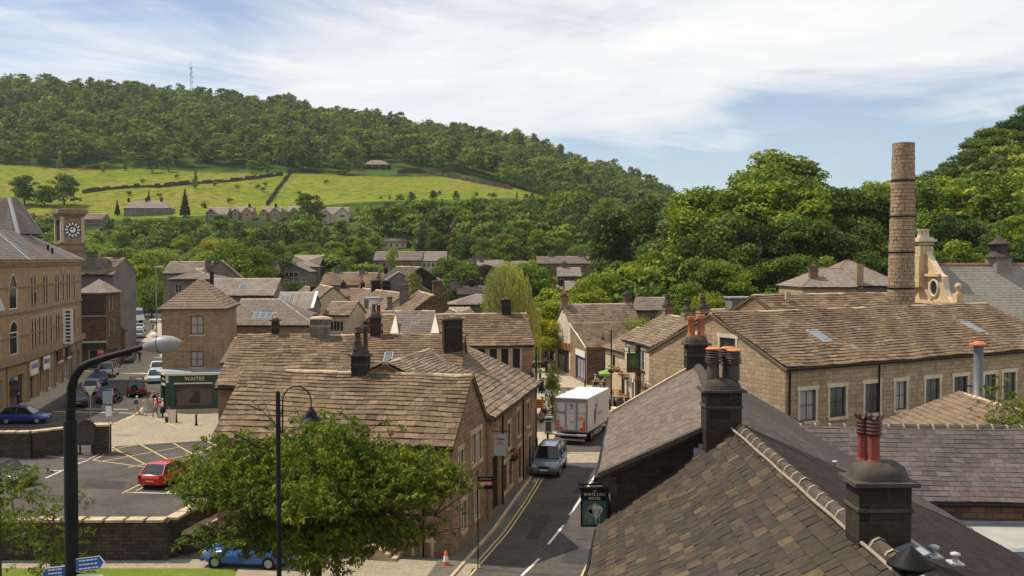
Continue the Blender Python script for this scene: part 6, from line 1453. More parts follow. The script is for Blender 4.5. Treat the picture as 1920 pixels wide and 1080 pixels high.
# ---------------- near trees with real leaves
def near_tree(name, lab, loc, limbs, r0, trunk_pts, sprays, leaf_l, n_leaf, mat, seed, cat='tree', zshape=None):
    """limbs grow from the trunk, each limb carries sprays of drooping lance leaves"""
    o = thing(name, lab, cat, loc); r_ = np.random.default_rng(seed); loc = Vector(loc); mb = MB()
    tp_ = [loc+Vector(p) for p in trunk_pts]; k = len(tp_); mb.tube(tp_, [r0*(1-.7*i/(k-1)) for i in range(k)], 'bark', 10)
    tips = []
    for (h, az, ln, el, sub) in limbs:
        t = h*(k-1); i = min(int(t), k-2); b = lerp(tp_[i], tp_[i+1], t-i); d = V(math.cos(az)*math.cos(el), math.sin(az)*math.cos(el), math.sin(el)); pts = [b]; c = b.copy()
        for s in range(5):
            dd = (d+V(*(r_.normal(size=3)*.13))+V(0,0,-.05*s)).normalized(); c = c+dd*ln/5; pts.append(c.copy())
        mb.tube(pts, [r0*.42*(1-.17*j) for j in range(6)], 'bark', 7)
        for s in range(sub):
            q = pts[r_.integers(2,6)]; a2 = az+r_.uniform(-1.2,1.2); l2 = ln*r_.uniform(.25,.5); d2 = V(math.cos(a2), math.sin(a2), r_.uniform(-.15,.75)).normalized(); q2 = q+d2*l2*.5+V(0,0,.05); q3 = q+d2*l2
            mb.tube([q,q2,q3], [r0*.13,r0*.08,r0*.03], 'bark', 5); tips += [q2, q3, lerp(q2,q3,.5)]
        tips += pts[2:]
    mb.build('trunk', o)
    tips = np.array([tuple(p-loc) for p in tips]); n = n_leaf
    if zshape: c0, cr = np.array(zshape[0]), np.array(zshape[1]); dd = (tips-c0)/cr; nr_ = np.linalg.norm(dd, axis=1); tips = tips[nr_ < 1.12]
    sp = tips[r_.choice(len(tips), sprays)]+r_.normal(size=(sprays,3))*np.array([.42,.42,.30])
    if zshape: nf = int(sprays*.88); q_ = r_.normal(size=(nf,3)); q_ /= np.linalg.norm(q_,axis=1)[:,None]; q_[:,2] = np.abs(q_[:,2])*np.sign(q_[:,2]+.45); sp[:nf] = np.array(zshape[0])+q_*np.array(zshape[1])*r_.uniform(.5,1.03,(nf,1))*(1+.16*np.sin(q_[:,:1]*7+1)+.12*np.cos(q_[:,1:2]*5))
    sd = r_.normal(size=(sprays,3)); sd[:,2] = sd[:,2]*.3+.1; sd /= np.linalg.norm(sd,axis=1)[:,None]
    pk = np.repeat(np.arange(sprays), n//sprays); n = len(pk); t = r_.uniform(0,1,n)
    P = sp[pk]+sd[pk]*(t*.38)[:,None]+r_.normal(size=(n,3))*.03; P[:,2] -= t*t*.10
    d = sd[pk]*.6+r_.normal(size=(n,3))*.55; d[:,2] -= .65; d /= np.linalg.norm(d,axis=1)[:,None]
    nn = r_.normal(size=(n,3))*.6; nn[:,2] += .9; b = np.cross(d, nn); b /= np.linalg.norm(b,axis=1)[:,None]; nn = np.cross(b, d)
    s = (leaf_l*r_.uniform(.7,1.25,n))[:,None]
    Vv = np.stack([P, P+d*s*.45+b*s*.17-nn*s*.0, P+d*s-nn*s*.12*0, P+d*s*.45-b*s*.17+nn*s*.0], 1); Vv[:,1] += nn*s*.06; Vv[:,3] += nn*s*.06
    me = quads_mesh('crown', Vv.reshape(-1,3), [mat]); c = bpy.data.objects.new('crown', me); C.objects.link(c); c.parent = o
    return o
lr = random.Random(4); fx, fy = (590-960)/F*37.5, 37.5
limbs = []
for i in range(26):
    h = lr.uniform(.42,1.); az = i*2.4+lr.uniform(-.3,.3); limbs.append((h, az, lr.uniform(2.2,3.7)*(1.15-.35*h)*(1.15 if abs(math.cos(az)) > .6 else .8), lr.uniform(.1,.5)+.5*(h-.35), 9))
limbs += [(.55,-.05,4.6,.22,12),(.5,.2,4.2,.1,8),(.65,PI-.1,4.2,.25,8),(.55,PI+.3,4.0,.12,8),(.5,PI-.4,3.8,.2,8),(.45,0.5,3.5,.05,6),(.85,1.2,1.4,1.1,6),(.85,-1.2,1.3,1.2,6)]
near_tree('cherry_tree', 'large leafy cherry-like tree in the foreground before the stone house', (fx,fy,0), limbs, .26, [(0,0,-.3),(.03,0,1.2),(-.05,.1,2.4),(.1,0,3.8),(.15,.1,5.1),(.1,.1,6.1)], 5600, .20, 96000, 'leaf_near', 8, zshape=((.1,0,4.95),(4.5,3.7,2.5)))
limbs = [(lr.uniform(.25,1.), i*2.4, lr.uniform(.7,1.3), lr.uniform(.1,.8), 5) for i in range(13)]
near_tree('sapling', 'young slender tree on the lawn strip beside the black lamp post', ((93-960)/F*40,40,0), limbs, .06, [(0,0,-.2),(.02,0,.9),(0,.03,1.8),(.05,0,2.7),(.02,.03,3.5)], 230, .15, 3800, 'leaf_near', 5)
limbs = [(lr.uniform(.3,1.), i*2.4, lr.uniform(.9,1.8), lr.uniform(.0,.7), 5) for i in range(14)]
near_tree('garden_tree', 'leafy tree cut by the left edge, before the dark parked car', ((-10-960)/F*41,41,0), limbs, .1, [(0,0,-.2),(.02,0,1.2),(0,.03,2.4),(.05,0,3.6),(.02,.03,4.6)], 330, .17, 5200, 'leaf_near', 6)
limbs = [(lr.uniform(.4,1.), i*2.4, lr.uniform(1.,2.3), lr.uniform(-.1,.6), 6) for i in range(16)]
near_tree('garden_tree', 'light green tree reaching in from the right edge over the outhouse roof', ((1935-960)/F*40,40,0), limbs, .14, [(0,0,-.2),(.1,0,2),(0,.1,4),(.1,0,6),(.0,.1,8.3)], 520, .15, 9000, 'leaf_near', 9)
limbs = [(lr.uniform(.2,1.), i*2.4, lr.uniform(.3,.5), lr.uniform(.9,1.4), 4) for i in range(20)]
bx_, by_ = G(1035,792).x, G(1035,792).y
near_tree('young_birch', 'slim upright young tree standing in the square left of the box truck', (bx_,by_,0), limbs, .07, [(0,0,-.1),(.02,0,1.3),(0,.03,2.6),(.05,0,3.8),(.02,.03,4.7)], 420, .12, 9000, 'leaf_bright', 12, zshape=((0,0,2.9),(.5,.5,2.1)))
# ================================================================ garden walls, steps
def wallrun(name, lab, pts, h, w=.45, mat='dark_wall_stone', cop='dressed_stone', z0=0):
    root = thing(name, lab, 'wall', (pts[0][0], pts[0][1], z0)); mb = MB(); cm = MB()
    for i in range(len(pts)-1):
        a, b = V(pts[i][0],pts[i][1],z0), V(pts[i+1][0],pts[i+1][1],z0); bar(mb, a, b, w, h, mat); k = max(1, int((b-a).length/.9))
        for j in range(k): bar(cm, lerp(a,b,j/k)+Z*(h+random.uniform(0,.015)), lerp(a,b,(j+1)/k-.012)+Z*(h+random.uniform(0,.012)), w+.14, .12, cop)
    mb.build('wall_face', root); cm.build('coping', root); return root
g0, g1 = G(-260,1049), G(318,1049)
wallrun('retaining_wall', 'long dark retaining wall with pale coping below the car park', [(g0.x,g0.y),(g1.x,g1.y)], 1.78, .5)
g2 = G(395,985); wallrun('retaining_wall', 'short return of the retaining wall running back beside the red car', [(g1.x,g1.y+.3),(g1.x+.75,g1.y+5.5),(g2.x,g2.y)], 1.75, .45)
a, b = G(345,1040), G(425,1000); wallrun('step_wall', 'low stone wall with sloping top beside the garden steps, by the blue car', [(a.x,a.y),(b.x,b.y)], .95, .5)
a, b, c = G(-250,862), G(60,858), G(122,852); wallrun('street_wall', 'dark stone wall between the car park and the street with the blue car', [(G(-250,862).x,G(-250,862).y),(b.x,b.y),(G(130,849).x,G(130,849).y)], 1.75, .5)
mb = MB(); q = G(190,850); mb.box((q.x,q.y,1.0),(1.15,.9,2.0),'dark_wall_stone',.1); mb.box((q.x,q.y,2.05),(1.35,1.05,.12),'dressed_stone',.1); tag(mb.build('gate_pier', None, (q.x,q.y,0)), 'square dark stone pier at the end of the street wall, bin beside it', 'pier')
# low cobbled bank + steps by the house
st = thing('stone_steps', 'short flight of stone steps against the front wall of the near stone house', 'steps', G(700,1052)); mb = MB()
for i in range(5): c_ = frc-e1*(3.9-i*.34)-n1*.62; mb.box((c_.x,c_.y,.17*(5-i)/2), (.335,1.1,.17*(5-i)), 'dressed_stone', ang1)
mb.build('treads', st)
# information board
q = G(163,853); ib = thing('notice_board', 'wooden notice board with rounded top standing in front of the stone pier', 'notice board', q)
mb = MB(); mb.box((q.x,q.y,1.45),(1.25,.08,1.5),'dark_wood'); mb.box((q.x,q.y,2.28),(1.0,.08,.16),'dark_wood'); mb.box((q.x,q.y,2.42),(.6,.08,.12),'dark_wood'); mb.build('board', ib)
for s in (-.5,.5): mb = MB(); mb.box((q.x+s,q.y+.06,.95),(.09,.09,1.9),'black_metal'); mb.build('leg', ib)
mb = MB(); mb.box((q.x,q.y-.046,1.5),(1.0,.01,1.1),'sooty_dressed'); mb.build('panel', ib)

# ================================================================ street furniture
def bollard(px, py, lab, h=1.0, name='bollard'):
    q = G(px, py); o = thing(name, lab, 'bollard', q, 'black bollards'); mb = MB()
    mb.lathe(q, [(.14,0),(.13,.12),(.09,.16),(.075,h*.7),(.1,h*.74),(.1,h*.8),(.06,h*.83),(.09,h*.93),(.05,h),(.01,h*1.03)], 'black_metal', 12); mb.build('post', o); return o
for px, py, lab in ((368,798,'black cast bollard standing alone before the shop window of the corner shop'),(1013.5,716,'black bollard behind the person in the green top'),(1097,731,'black bollard at the corner of the blue shopfront'),(1151,763,'black bollard between the lorry and the pub benches'),(1173,765,'black bollard just above the stone urn of the hotel'),(1027,835,'black bollard at the kerb between the 4x4 and the litter bin'),(1133,729,'black bollard by the picnic tables at the blue door')): bollard(px, py, lab, .95)
def swan_lamp(px, py, H, lab, arm=-1, r=.5, base=None, drop=.8, sh=.3, pole_r=.07):
    q = G(px, py) if base is None else base; o = thing('street_lamp', lab, 'street lamp', q); mb = MB()
    mb.lathe(q, [(pole_r*2,0),(pole_r*1.9,.9),(pole_r*1.2,1.0),(pole_r,1.1),(pole_r*.85,H),(pole_r*.5,H+.05)], 'black_metal', 12); mb.build('pole', o)
    mb = MB(); a0 = q+V(arm*.15,0,H-1.3); pts = [q+V(0,0,H-1.2), a0, a0+Z*.9]
    c = a0+Z*1.0+V(arm*r,0,0); pts = [a0+Z*0, a0+Z*.6]+[c+V(-arm*r*math.cos(t), 0, r*1.1*math.sin(t)) for t in np.linspace(0, PI, 12)]+[c+V(arm*r,0,-drop*.35)]
    mb.tube(pts, .022, 'black_metal', 8); mb.tube([q+Z*(H-.6), a0+Z*.6], .02, 'black_metal', 6); mb.tube([q+Z*(H-1.2), a0], .02, 'black_metal', 6); mb.build('swan_neck', o)
    e = pts[-1]; mb = MB(); mb.lathe(e-Z*(sh*1.15), [(sh,0),(sh*.92,.03),(sh*.62,sh*.28),(sh*.42,sh*.75),(sh*.22,sh*.95),(.05,sh*1.15)], 'black_metal', 18); mb.build('lamp_shade', o)
    mb = MB(); mb.lathe(e-Z*(sh*1.35), [(.02,0),(sh*.6,.05),(sh*.7,sh*.19)], 'lamp_glass', 14); mb.build('lamp_glass', o); return o
swan_lamp(519, 0, 9.5, 'slender black swan-neck lamp post standing in front of the leafy foreground tree', 1, .46, V((519.5-960)/F*32,32,0), .5, .36, .085)
swan_lamp(1005, 846, 7.5, 'tall black lamp post with lantern at the corner of the street terrace', 1, .35, None, .8, .3)
swan_lamp(1146, 755, 7.0, 'black lamp post with hanging basket among the pub benches', -1, .35, None, .8, .3)
def lantern(p, lab, side=1):
    o = thing('wall_lamp', lab, 'lamp', p); mb = MB(); mb.tube([p+V(-side*.0,0,.6), p+V(-side*.1,0,.95), p+V(-side*.4,0,1.05), p+V(-side*.65,0,.9), p+V(-side*.65,0,.7)], .03, 'black_metal', 6); mb.tube([p+Z*-.6,p+Z*.9],.03,'black_metal',6); mb.build('bracket', o)
    mb = MB(); mb.lathe(p+V(-side*.65,0,.45), [(.28,0),(.2,.08),(.1,.22),(.04,.28)], 'black_metal', 14); mb.build('lamp_shade', o)
lantern(at(1064,646,118.6), 'black swan-neck lamp fixed to the cream gable of the shop', 1)
lantern(V(1.35,66.2,4.6), 'black lantern on the far corner of the street terrace', -1)
# basket on the pub lamp post and under the orange sign
def ball_flowers(p, r, lab, cat='flower basket', mats=('leaf_mid','leaf_bright','flower0','flower1'), n=260, name='flower_basket', seed=1):
    o = thing(name, lab, cat, p); f = MB(); rr = random.Random(seed)
    for _ in range(n):
        a, b2 = rr.random()*2*PI, rr.random()*PI; q = r*rr.uniform(.6,1.05); c = p+V(q*math.cos(a)*math.sin(b2), q*math.sin(a)*math.sin(b2), q*math.cos(b2)*.75)
        d1 = V(*(rr.uniform(-1,1) for _ in range(3))).normalized()*.055; d2 = V(*(rr.uniform(-1,1) for _ in range(3))).normalized()*.055; f.face([c-d1,c+d2,c+d1,c-d2], mats[rr.randrange(len(mats))])
    f.build('flowers', o); m_ = MB(); m_.lathe(p-Z*r, [(.05,0),(r*.6,r*.3),(r*.75,r*.8)], 'dark_wood', 10); m_.build('basket', o); return o
q = G(1146,755); ball_flowers(q+Z*3.3, .5, 'pale yellow-green hanging basket on the lamp post among the benches', mats=('leaf_bright','leaf_birch','flower2'), seed=2)
q = G(1005,846); ball_flowers(q+V(.35,-.1,2.45), .42, 'round green hanging basket beneath the orange temporary sign', mats=('leaf_dark','leaf_mid','flower1'), seed=3)
ts_ = thing('temporary_sign', 'orange temporary sign with an arrow strapped to the black lamp post', 'sign', q+V(.3,-.2,3.0)); mb = MB(); mb.box((q.x+.22,q.y-.14,3.45),(.66,.03,.66),'terracotta_orange'); mb.build('board', ts_)
mb = MB(); 
for k in range(3): mb.box((q.x+.22,q.y-.16,3.66-k*.13),(.5-.06*k,.008,.06),'dark_letter')
mb.tube([V(q.x+.02,q.y-.165,3.25),V(q.x+.38,q.y-.165,3.25)],.018,'dark_letter',4); mb.hexa([V(q.x+.36,q.y-.17,3.19),V(q.x+.36,q.y-.16,3.19),V(q.x+.361,q.y-.16,3.31),V(q.x+.361,q.y-.17,3.31)],[V(q.x+.47,q.y-.17,3.24),V(q.x+.47,q.y-.16,3.24),V(q.x+.47,q.y-.16,3.26),V(q.x+.47,q.y-.17,3.26)],'dark_letter'); mb.build('lettering', ts_)
# litter bin
q = G(1028,813); lb = thing('litter_bin', 'square grey litter bin with openings under its lid, left of the lorry', 'bin', q); mb = MB(); mb.box((q.x,q.y,.55),(.62,.55,1.05),'grey_metal'); mb.box((q.x,q.y,1.3),(.66,.6,.1),'grey_metal'); mb.box((q.x,q.y,1.17),(.5,.45,.2),'interior_dark'); mb.build('body', lb); mb = MB(); mb.box((q.x,q.y-.28,.6),(.44,.02,.8),'sooty_dressed'); mb.build('door', lb)
q = G(66,745); tag((lambda m: (m.lathe(q, [(.28,0),(.3,.9),(.33,.92),(.33,1.05),(.2,1.2),(.02,1.25)], 'black_metal', 14), m.build('litter_bin', None, q))[-1])(MB()), 'round black litter bin on the arcade pavement by the blue hatchback', 'bin')
# traffic cone
q = G(836,1064); tc_ = thing('traffic_cone', 'orange and white traffic cone at the corner of the near stone house', 'traffic cone', q); mb = MB(); mb.box((q.x,q.y,.025),(.42,.42,.05),'terracotta_orange', .2); mb.build('base', tc_)
plain('cone_red', (.62,.09,.03), .5, .1, 4); mb = MB(); mb.lathe(q, [(.16,.05),(.045,.74),(.02,.75)], 'cone_red', 16); mb.build('cone', tc_); mb = MB(); mb.lathe(q, [(.128,.28),(.087,.53)], 'white_paint', 16); mb.build('reflective_band', tc_)
# LET BY sign on its post
p0 = at(896,905,44.0); lt = thing('letting_board', 'black and red LET BY board on a post against the near stone house', 'sign', (p0.x,44,0)); mb = MB(); mb.box((p0.x,44.02,2.2),(.05,.05,4.4),'black_metal'); mb.build('post', lt)
mb = MB(); zc = p0.z; mb.box((p0.x+.34,43.95,zc),(.66,.03,.56),'black_metal'); mb.build('board', lt); mb = MB(); mb.box((p0.x+.34,43.93,zc-.02),(.6,.012,.17),'cone_red'); mb.build('red_band', lt)
lettering(lt, 'LET BY', V(p0.x+.36,43.92,zc-.02), (1,0,0), (0,-1,0), .14, 'white_paint', .003); 
lettering(lt, 'BARON & CO', V(p0.x+.34,43.93,zc+.18), (1,0,0), (0,-1,0), .08, 'gold_paint', .001)
# TRIBAL hanging sign
p0 = at(938,834,52.2); hs2 = thing('hanging_sign', 'grey hanging shop sign lettered TRIBAL on the street terrace', 'sign', (p0.x,52.2,p0.z-.6)); mb = MB(); mb.box((p0.x,52.2,p0.z),(.66,.05,1.15),'metal_sheet'); mb.build('board', hs2)
mb = MB(); mb.tube([V(p0.x-.42,52.22,p0.z+.72),V(p0.x+.42,52.22,p0.z+.72)],.02,'black_metal',6); mb.tube([V(p0.x-.42,52.22,p0.z+1.1),V(p0.x+.3,52.22,p0.z+.72)],.015,'black_metal',6); mb.build('bracket', hs2)
lettering(hs2, 'TRIBAL', V(p0.x,52.17,p0.z+.3), (1,0,0), (0,-1,0), .15, 'dark_letter', .003)
mb = MB(); mb.box((p0.x,52.17,p0.z+.12),(.3,.004,.03),'dark_letter'); mb.box((p0.x,52.17,p0.z+.04),(.44,.004,.025),'dark_letter'); mb.build('small_lettering', hs2)
ball_flowers(at(963,852,58), .42, 'dark red and green flower basket on the wall beside the TRIBAL sign', mats=('leaf_mid','leaf_dark','flower0','flower1'), seed=5)
q = G(1115,1064); ball_flowers(q+V(.2,0,.75), .5, 'red geraniums in a pale planter at the hotel corner, bottom of the street', mats=('leaf_bright','leaf_mid','flower0','flower0'), seed=6, name='planter')
mb = MB(); mb.box((q.x+.3,q.y-.8,.35),(.9,.9,.7),'white_paint',.2); tag(mb.build('stone_trough', None, q), 'white trough standing beneath the red geraniums', 'planter')
# road signs on the left
for px, py, lab, kind in ((170,772,'give-way sign seen from behind, pale triangle on a thin post','tri'),(203,800,'pair of small square traffic signs on a grey post by the stone pier','sq')):
    q = G(px, py+14); o = thing('road_sign', lab, 'road sign', q); mb = MB(); mb.tube([q, q+Z*(2.7)], .04, 'grey_metal', 8); mb.build('post', o); mb = MB()
    if kind == 'tri': mb.slab([q+V(-.45,-.05,2.75), q+V(0,-.05,1.95), q+V(.45,-.05,2.75)], .02, 'cream_paint')
    else: mb.box((q.x,q.y-.05,2.9),(.75,.03,1.0),'grey_metal'); mb.box((q.x,q.y-.05,2.1),(.9,.03,.4),'lead')
    mb.build('plate', o)
q = G(205,850); mb = MB(); mb.box((q.x,q.y,1.6),(.06,.06,3.2),'grey_metal'); mb.box((q.x,q.y-.05,3.0),(.4,.03,.7),'white_paint'); tag(mb.build('parking_notice', None, q), 'small white parking notice on a post above the stone pier', 'road sign')
q = G(190,700); o = thing('no_entry_sign', 'round red no-entry sign under the green shop fascia', 'road sign', q); mb = MB(); mb.tube([q, q+Z*2.6], .04, 'grey_metal', 8); mb.build('post', o); mb = MB(); disc(mb, q+V(0,-.06,2.6), V(1,0,0), Z, V(0,-1,0), .42, 'cone_red', .03); mb.box((q.x,q.y-.1,2.6),(.6,.01,.14),'white_paint'); mb.build('plate', o)
# tall thin lamp columns
for px, py, pt, lab in ((294,640,500,'tall thin grey street lamp left of the tower house roof'),(466,560,500,'thin grey street lamp behind the pale slate roof'),(578,560,498,'thin grey street lamp beside the school-like hall')):
    q = G(px, py); zt = zof(pt, q.y); o = thing('street_lamp', lab, 'street lamp', q); mb = MB(); mb.tube([q, V(q.x,q.y,zt)], [.12,.07], 'grey_metal', 8); mb.build('pole', o); mb = MB(); mb.box((q.x+.5,q.y,zt),(1.4,.3,.16),'white_paint'); mb.build('lamp_head', o)
# ---- big cobra-head lamp, left foreground
D = 17.0; P = lambda px, py: at(px, py, D); cb = thing('street_lamp', 'big black lamp post with cobra-head lantern, left foreground', 'street lamp', (P(133,900).x, D, 0))
x0 = P(133,900).x; mb = MB(); zt = P(133,788).z; mb.lathe((x0,D,0), [(.16,0),(.13,.5),(.118,1.2),(.112,zt-.03),(.10,zt)], 'black_metal', 20); mb.build('pole', cb)
mb = MB(); pts = [V(x0,D,zt-.05), P(133,760), P(134,728), P(140,706), P(152,690), P(168,681), P(200,670), P(272,650)]; pts = [V(p.x, D, p.z) for p in pts]; mb.tube(pts, [.082,.08,.078,.075,.072,.068,.06,.045], 'black_metal', 14); mb.build('arm', cb)
a, b = P(268,652), P(341,641); ax = (b-a).normalized(); L = (b-a).length; up_ = V(-ax.z,0,ax.x); mb = MB(); rows = []
for t, wv, hu, hd in ((0,.035,.04,.04),(.05,.07,.075,.06),(.2,.125,.13,.095),(.4,.165,.16,.14),(.6,.175,.155,.165),(.8,.14,.115,.14),(.93,.08,.06,.08),(1.,.02,.01,.02)):
    c = a+ax*L*t; rows.append([c+V(0,1,0)*(wv*math.cos(q_))+up_*((hu if math.sin(q_) > 0 else hd)*math.sin(q_)) for q_ in np.linspace(0,2*PI,17)[:-1]])
plain('lamp_shell', (.22,.22,.21), .45, .1, 6)
mb.grid(rows, 'lamp_shell', True, True, True); mb.cap(rows[0],'lamp_shell'); mb.cap(rows[-1],'lamp_shell',True); mb.build('lantern', cb)
mb = MB(); c = a+ax*L*.42; rg = [c+V(0,1,0)*(.168*math.cos(q_))+up_*((.163 if math.sin(q_) > 0 else .146)*math.sin(q_)) for q_ in np.linspace(0,2*PI,25)]; mb.tube(rg, .006, 'sooty_dressed', 5, False); c = a+ax*L*.33+up_*.155; mb.lathe(c, [(.05,0),(.06,.02),(.05,.06),(.01,.075)], 'white_paint', 12); mb.build('photocell', cb)
# finger signs on the post
def finger(c, dirn, l, h, mat, lab, nm='direction_sign', bars=3):
    o = thing(nm, lab, 'sign', c); dv = Vector(dirn).normalized(); nz = V(0,-1,0); mb = MB(); nn = dv.cross(Z).normalized(); nn = -nn if nn.y > 0 else nn
    def q(u, z, v): return c+dv*u+Z*z+nn*v
    def plate(m, mar, v): 
        pl_ = [(-.02+mar,-h/2+mar),(l-.09,-h/2+mar),(l-mar*1.5,0),(l-.09,h/2-mar),(-.02+mar,h/2-mar)]; f = [q(u,z,v) for u, z in pl_]; bk_ = [q(u,z,v-.012) for u, z in pl_]
        mb.face(f, m); mb.face(bk_[::-1], m)
        for i in range(5): mb.face([f[i],bk_[i],bk_[(i+1)%5],f[(i+1)%5]], m)
    plate('white_paint', 0, .0); plate(mat, .012, .008); mb.build('plate', o)
    g = MB(); rr = random.Random(int(l*100+h*1000))
    for k in range(bars):
        u = .06; zz = h*.30-k*h*.6/max(1,bars-1)
        while u < l*.72: w_ = rr.uniform(.03,.07); g.face([q(u,zz-.011,.012),q(u+w_,zz-.011,.012),q(u+w_,zz+.011,.012),q(u,zz+.011,.012)], 'white_paint' if mat != 'white_paint' else 'dark_letter'); u += w_+.012
    g.build('lettering', o)
plain('sign_blue', (.03,.09,.30), .4, .08, 4)
pz = P(133,1060).z
finger(V(x0+.09,D-.06,P(150,1058).z), (1,0,.12), .5, .23, 'sign_blue', 'blue pointed direction sign fixed to the lamp post, pointing right')
finger(V(x0-.09,D-.06,P(110,1070).z), (-1,0,-.12), .42, .21, 'sign_blue', 'blue pointed direction sign fixed to the lamp post, pointing left')
finger(V(x0+.09,D-.05,P(150,1084).z), (1,0,.0), .52, .15, 'white_paint', 'white pointed direction sign below the blue one on the lamp post', bars=1)

# ================================================================ vehicles
def car(lab, px, py, head, col, kind='hatch', cat='car', name='parked_car', loc=None, plate='cream_paint', Ls=1., spare=False):
    """local +x is forward; built on its wheels then turned to its heading (degrees from +x)"""
    L, Wd, H, belt, hood = {'hatch':(3.9,1.68,1.43,.86,.82),'saloon':(4.5,1.74,1.40,.86,.84),'suv':(4.5,1.82,1.80,1.05,1.02),'van':(4.9,1.9,2.0,1.1,1.05),'coupe':(4.4,1.74,1.30,.82,.80)}[kind]; L *= Ls
    q = loc or G(px, py); o = thing(name, lab, cat, q); hd = R(head)
    W2 = Wd/2; cl = .2 if kind not in ('suv','van') else .3
    def X(t): return L*(.5-t)
    st = [(0,.46,belt*.66,.80),(.03,.32,hood*.86,.93),(.12,cl,hood*.93,.99),(.28,cl,hood*1.02,1.),(.45,cl,belt*1.04,1.),(.7,cl,belt*1.06,1.),(.92,cl,belt*1.08,.985),(.985,.34,belt*1.02,.94),(1.,.5,belt*.80,.86)]
    body = MB(); rows = []
    for t, zb, zt, wf in st:
        w_ = W2*wf; rows.append([V(X(t),y,z) for y, z in ((-w_*.9,zb),(-w_,zb+.12),(-w_*1.0,zb+(zt-zb)*.55),(-w_*.95,zt-.06),(-w_*.82,zt),(w_*.82,zt),(w_*.95,zt-.06),(w_*1.0,zb+(zt-zb)*.55),(w_,zb+.12),(w_*.9,zb))])
    body.grid(rows, col, True, True, True); body.cap(rows[0], col); body.cap(rows[-1], col, True)
    cab = {'hatch':((.25,.42,.80,.965)),'saloon':(.30,.42,.74,.88),'suv':(.27,.37,.95,.985),'van':(.14,.26,.97,.99),'coupe':(.30,.44,.76,.95)}[kind]
    a0, a1, a2, a3 = cab; zb = belt*1.03; lo = [V(X(a0),-W2*.90,zb),V(X(a3),-W2*.90,zb),V(X(a3),W2*.90,zb),V(X(a0),W2*.90,zb)]; hi = [V(X(a1),-W2*.70,H-.05),V(X(a2),-W2*.70,H-.04),V(X(a2),W2*.70,H-.04),V(X(a1),W2*.70,H-.05)]
    # roof with slight crown, pillars
    roofr = [[V(lerp(X(a1),X(a2),t), y*W2*.70, H-.05+.05*math.sin(PI*t)*1+.03*(1-y*y)) for y in np.linspace(-1,1,6)] for t in np.linspace(0,1,6)]
    body.grid(roofr, col, False, True)
    for i, j in ((0,0),(1,1),(2,2),(3,3)): body.tube([lo[i]+Z*-.03, hi[j]+Z*.01], .045, col, 6)
    mids = .5
    for s in (0,3): m0 = lerp(lo[0 if s == 0 else 3], lo[1 if s == 0 else 2], mids); m1 = lerp(hi[0 if s == 0 else 3], hi[1 if s == 0 else 2], mids-.04); body.tube([m0,m1],.035,col,6)
    if spare: body.lathe((0,0,0), [(.01,0),(.02,.0)], col, 4)
    bo = body.build('body'); glass = MB()
    g = glass; 
    for qd in ((lo[0],lo[1],hi[1],hi[0]),(lo[1],lo[2],hi[2],hi[1]),(lo[2],lo[3],hi[3],hi[2]),(lo[3],lo[0],hi[0],hi[3])): g.face(qd, 'car_glass')
    go = g.build('window')
    parts = [bo, go]
    def light(nm, x, y, z, sx, sy, sz, m):
        mb = MB(); mb.box((x,y,z),(sx,sy,sz),m); parts.append(mb.build(nm))
    for s in (-1,1):
        light('headlight', L/2-.10, s*W2*.68, belt*.72, .16,.30,.15, 'lamp_glass'); light('tail_light', -L/2+.035, s*W2*.82, belt*.86, .12,.18,.28 if kind != 'suv' else .4, 'tail_red'); light('wing_mirror', X(a0)-.12, s*(W2+.07), belt*1.12, .12,.18,.13, col)
    light('number_plate', -L/2-.012, 0, belt*.6, .02,.5,.11, 'plate_yellow'); light('number_plate', L/2+.012 if kind != 'suv' else L/2+.02, 0, .52, .02,.5,.11, 'white_paint')
    light('grille', L/2+.003, 0, belt*.66, .02,.6,.12, 'black_metal'); light('bumper', -L/2+.0, 0, .43, .1,Wd*.9,.16, 'sooty_dressed' if kind == 'suv' else col); light('bumper', L/2-.0, 0, .40, .12,Wd*.88,.18, 'sooty_dressed' if kind == 'suv' else col)
    if kind == 'suv':
        for s in (-1,1): light('roof_rail', -.2, s*W2*.62, H+.03, 1.9,.04,.05, 'black_metal')
    if spare:
        mb = MB(); rowsx = [[V(-L/2-x, .1+r*math.cos(t), .95+r*math.sin(t)) for t in np.linspace(0,2*PI,17)[:-1]] for x, r in ((0,.33),(.2,.33),(.22,.2))]; mb.grid(rowsx,'black_metal',True,False); mb.cap(rowsx[-1],'sooty_dressed'); parts.append(mb.build('spare_wheel'))
    wr = .30 if kind not in ('suv','van') else .36
    for t in (.17,.80):
        for s in (-1,1):
            mb = MB(); y0 = s*(W2-.16); y1 = s*(W2+.015); rows = [[V(X(t)+r*math.cos(u), y, wr+r*math.sin(u)) for u in np.linspace(0,2*PI,21)[:-1]] for y, r in ((y0,wr*.9),(y0,wr),(y1-s*.02,wr),(y1,wr*.93),(y1,wr*.62))]; mb.grid(rows,'tyre_black',True,False); wh = mb.build('wheel'); parts.append(wh)
            mb = MB(); rows = [[V(X(t)+r*math.cos(u), y, wr+r*math.sin(u)) for u in np.linspace(0,2*PI,15)[:-1]] for y, r in ((y1-s*.01,wr*.64),(y1+s*.012,wr*.5),(y1,wr*.12))]; mb.grid(rows,'grey_metal',True,False); mb.cap(rows[-1],'grey_metal'); rm = mb.build('rim'); rm.parent = wh
    for p_ in parts: p_.parent = o
    o.rotation_euler = (0,0,hd); return o
plain('tail_red', (.35,.01,.01), .3, .1, 5); plain('tyre_black', (.02,.02,.02), .9, .2, 8); plain('plate_yellow', (.6,.45,.08), .5, .05, 5)
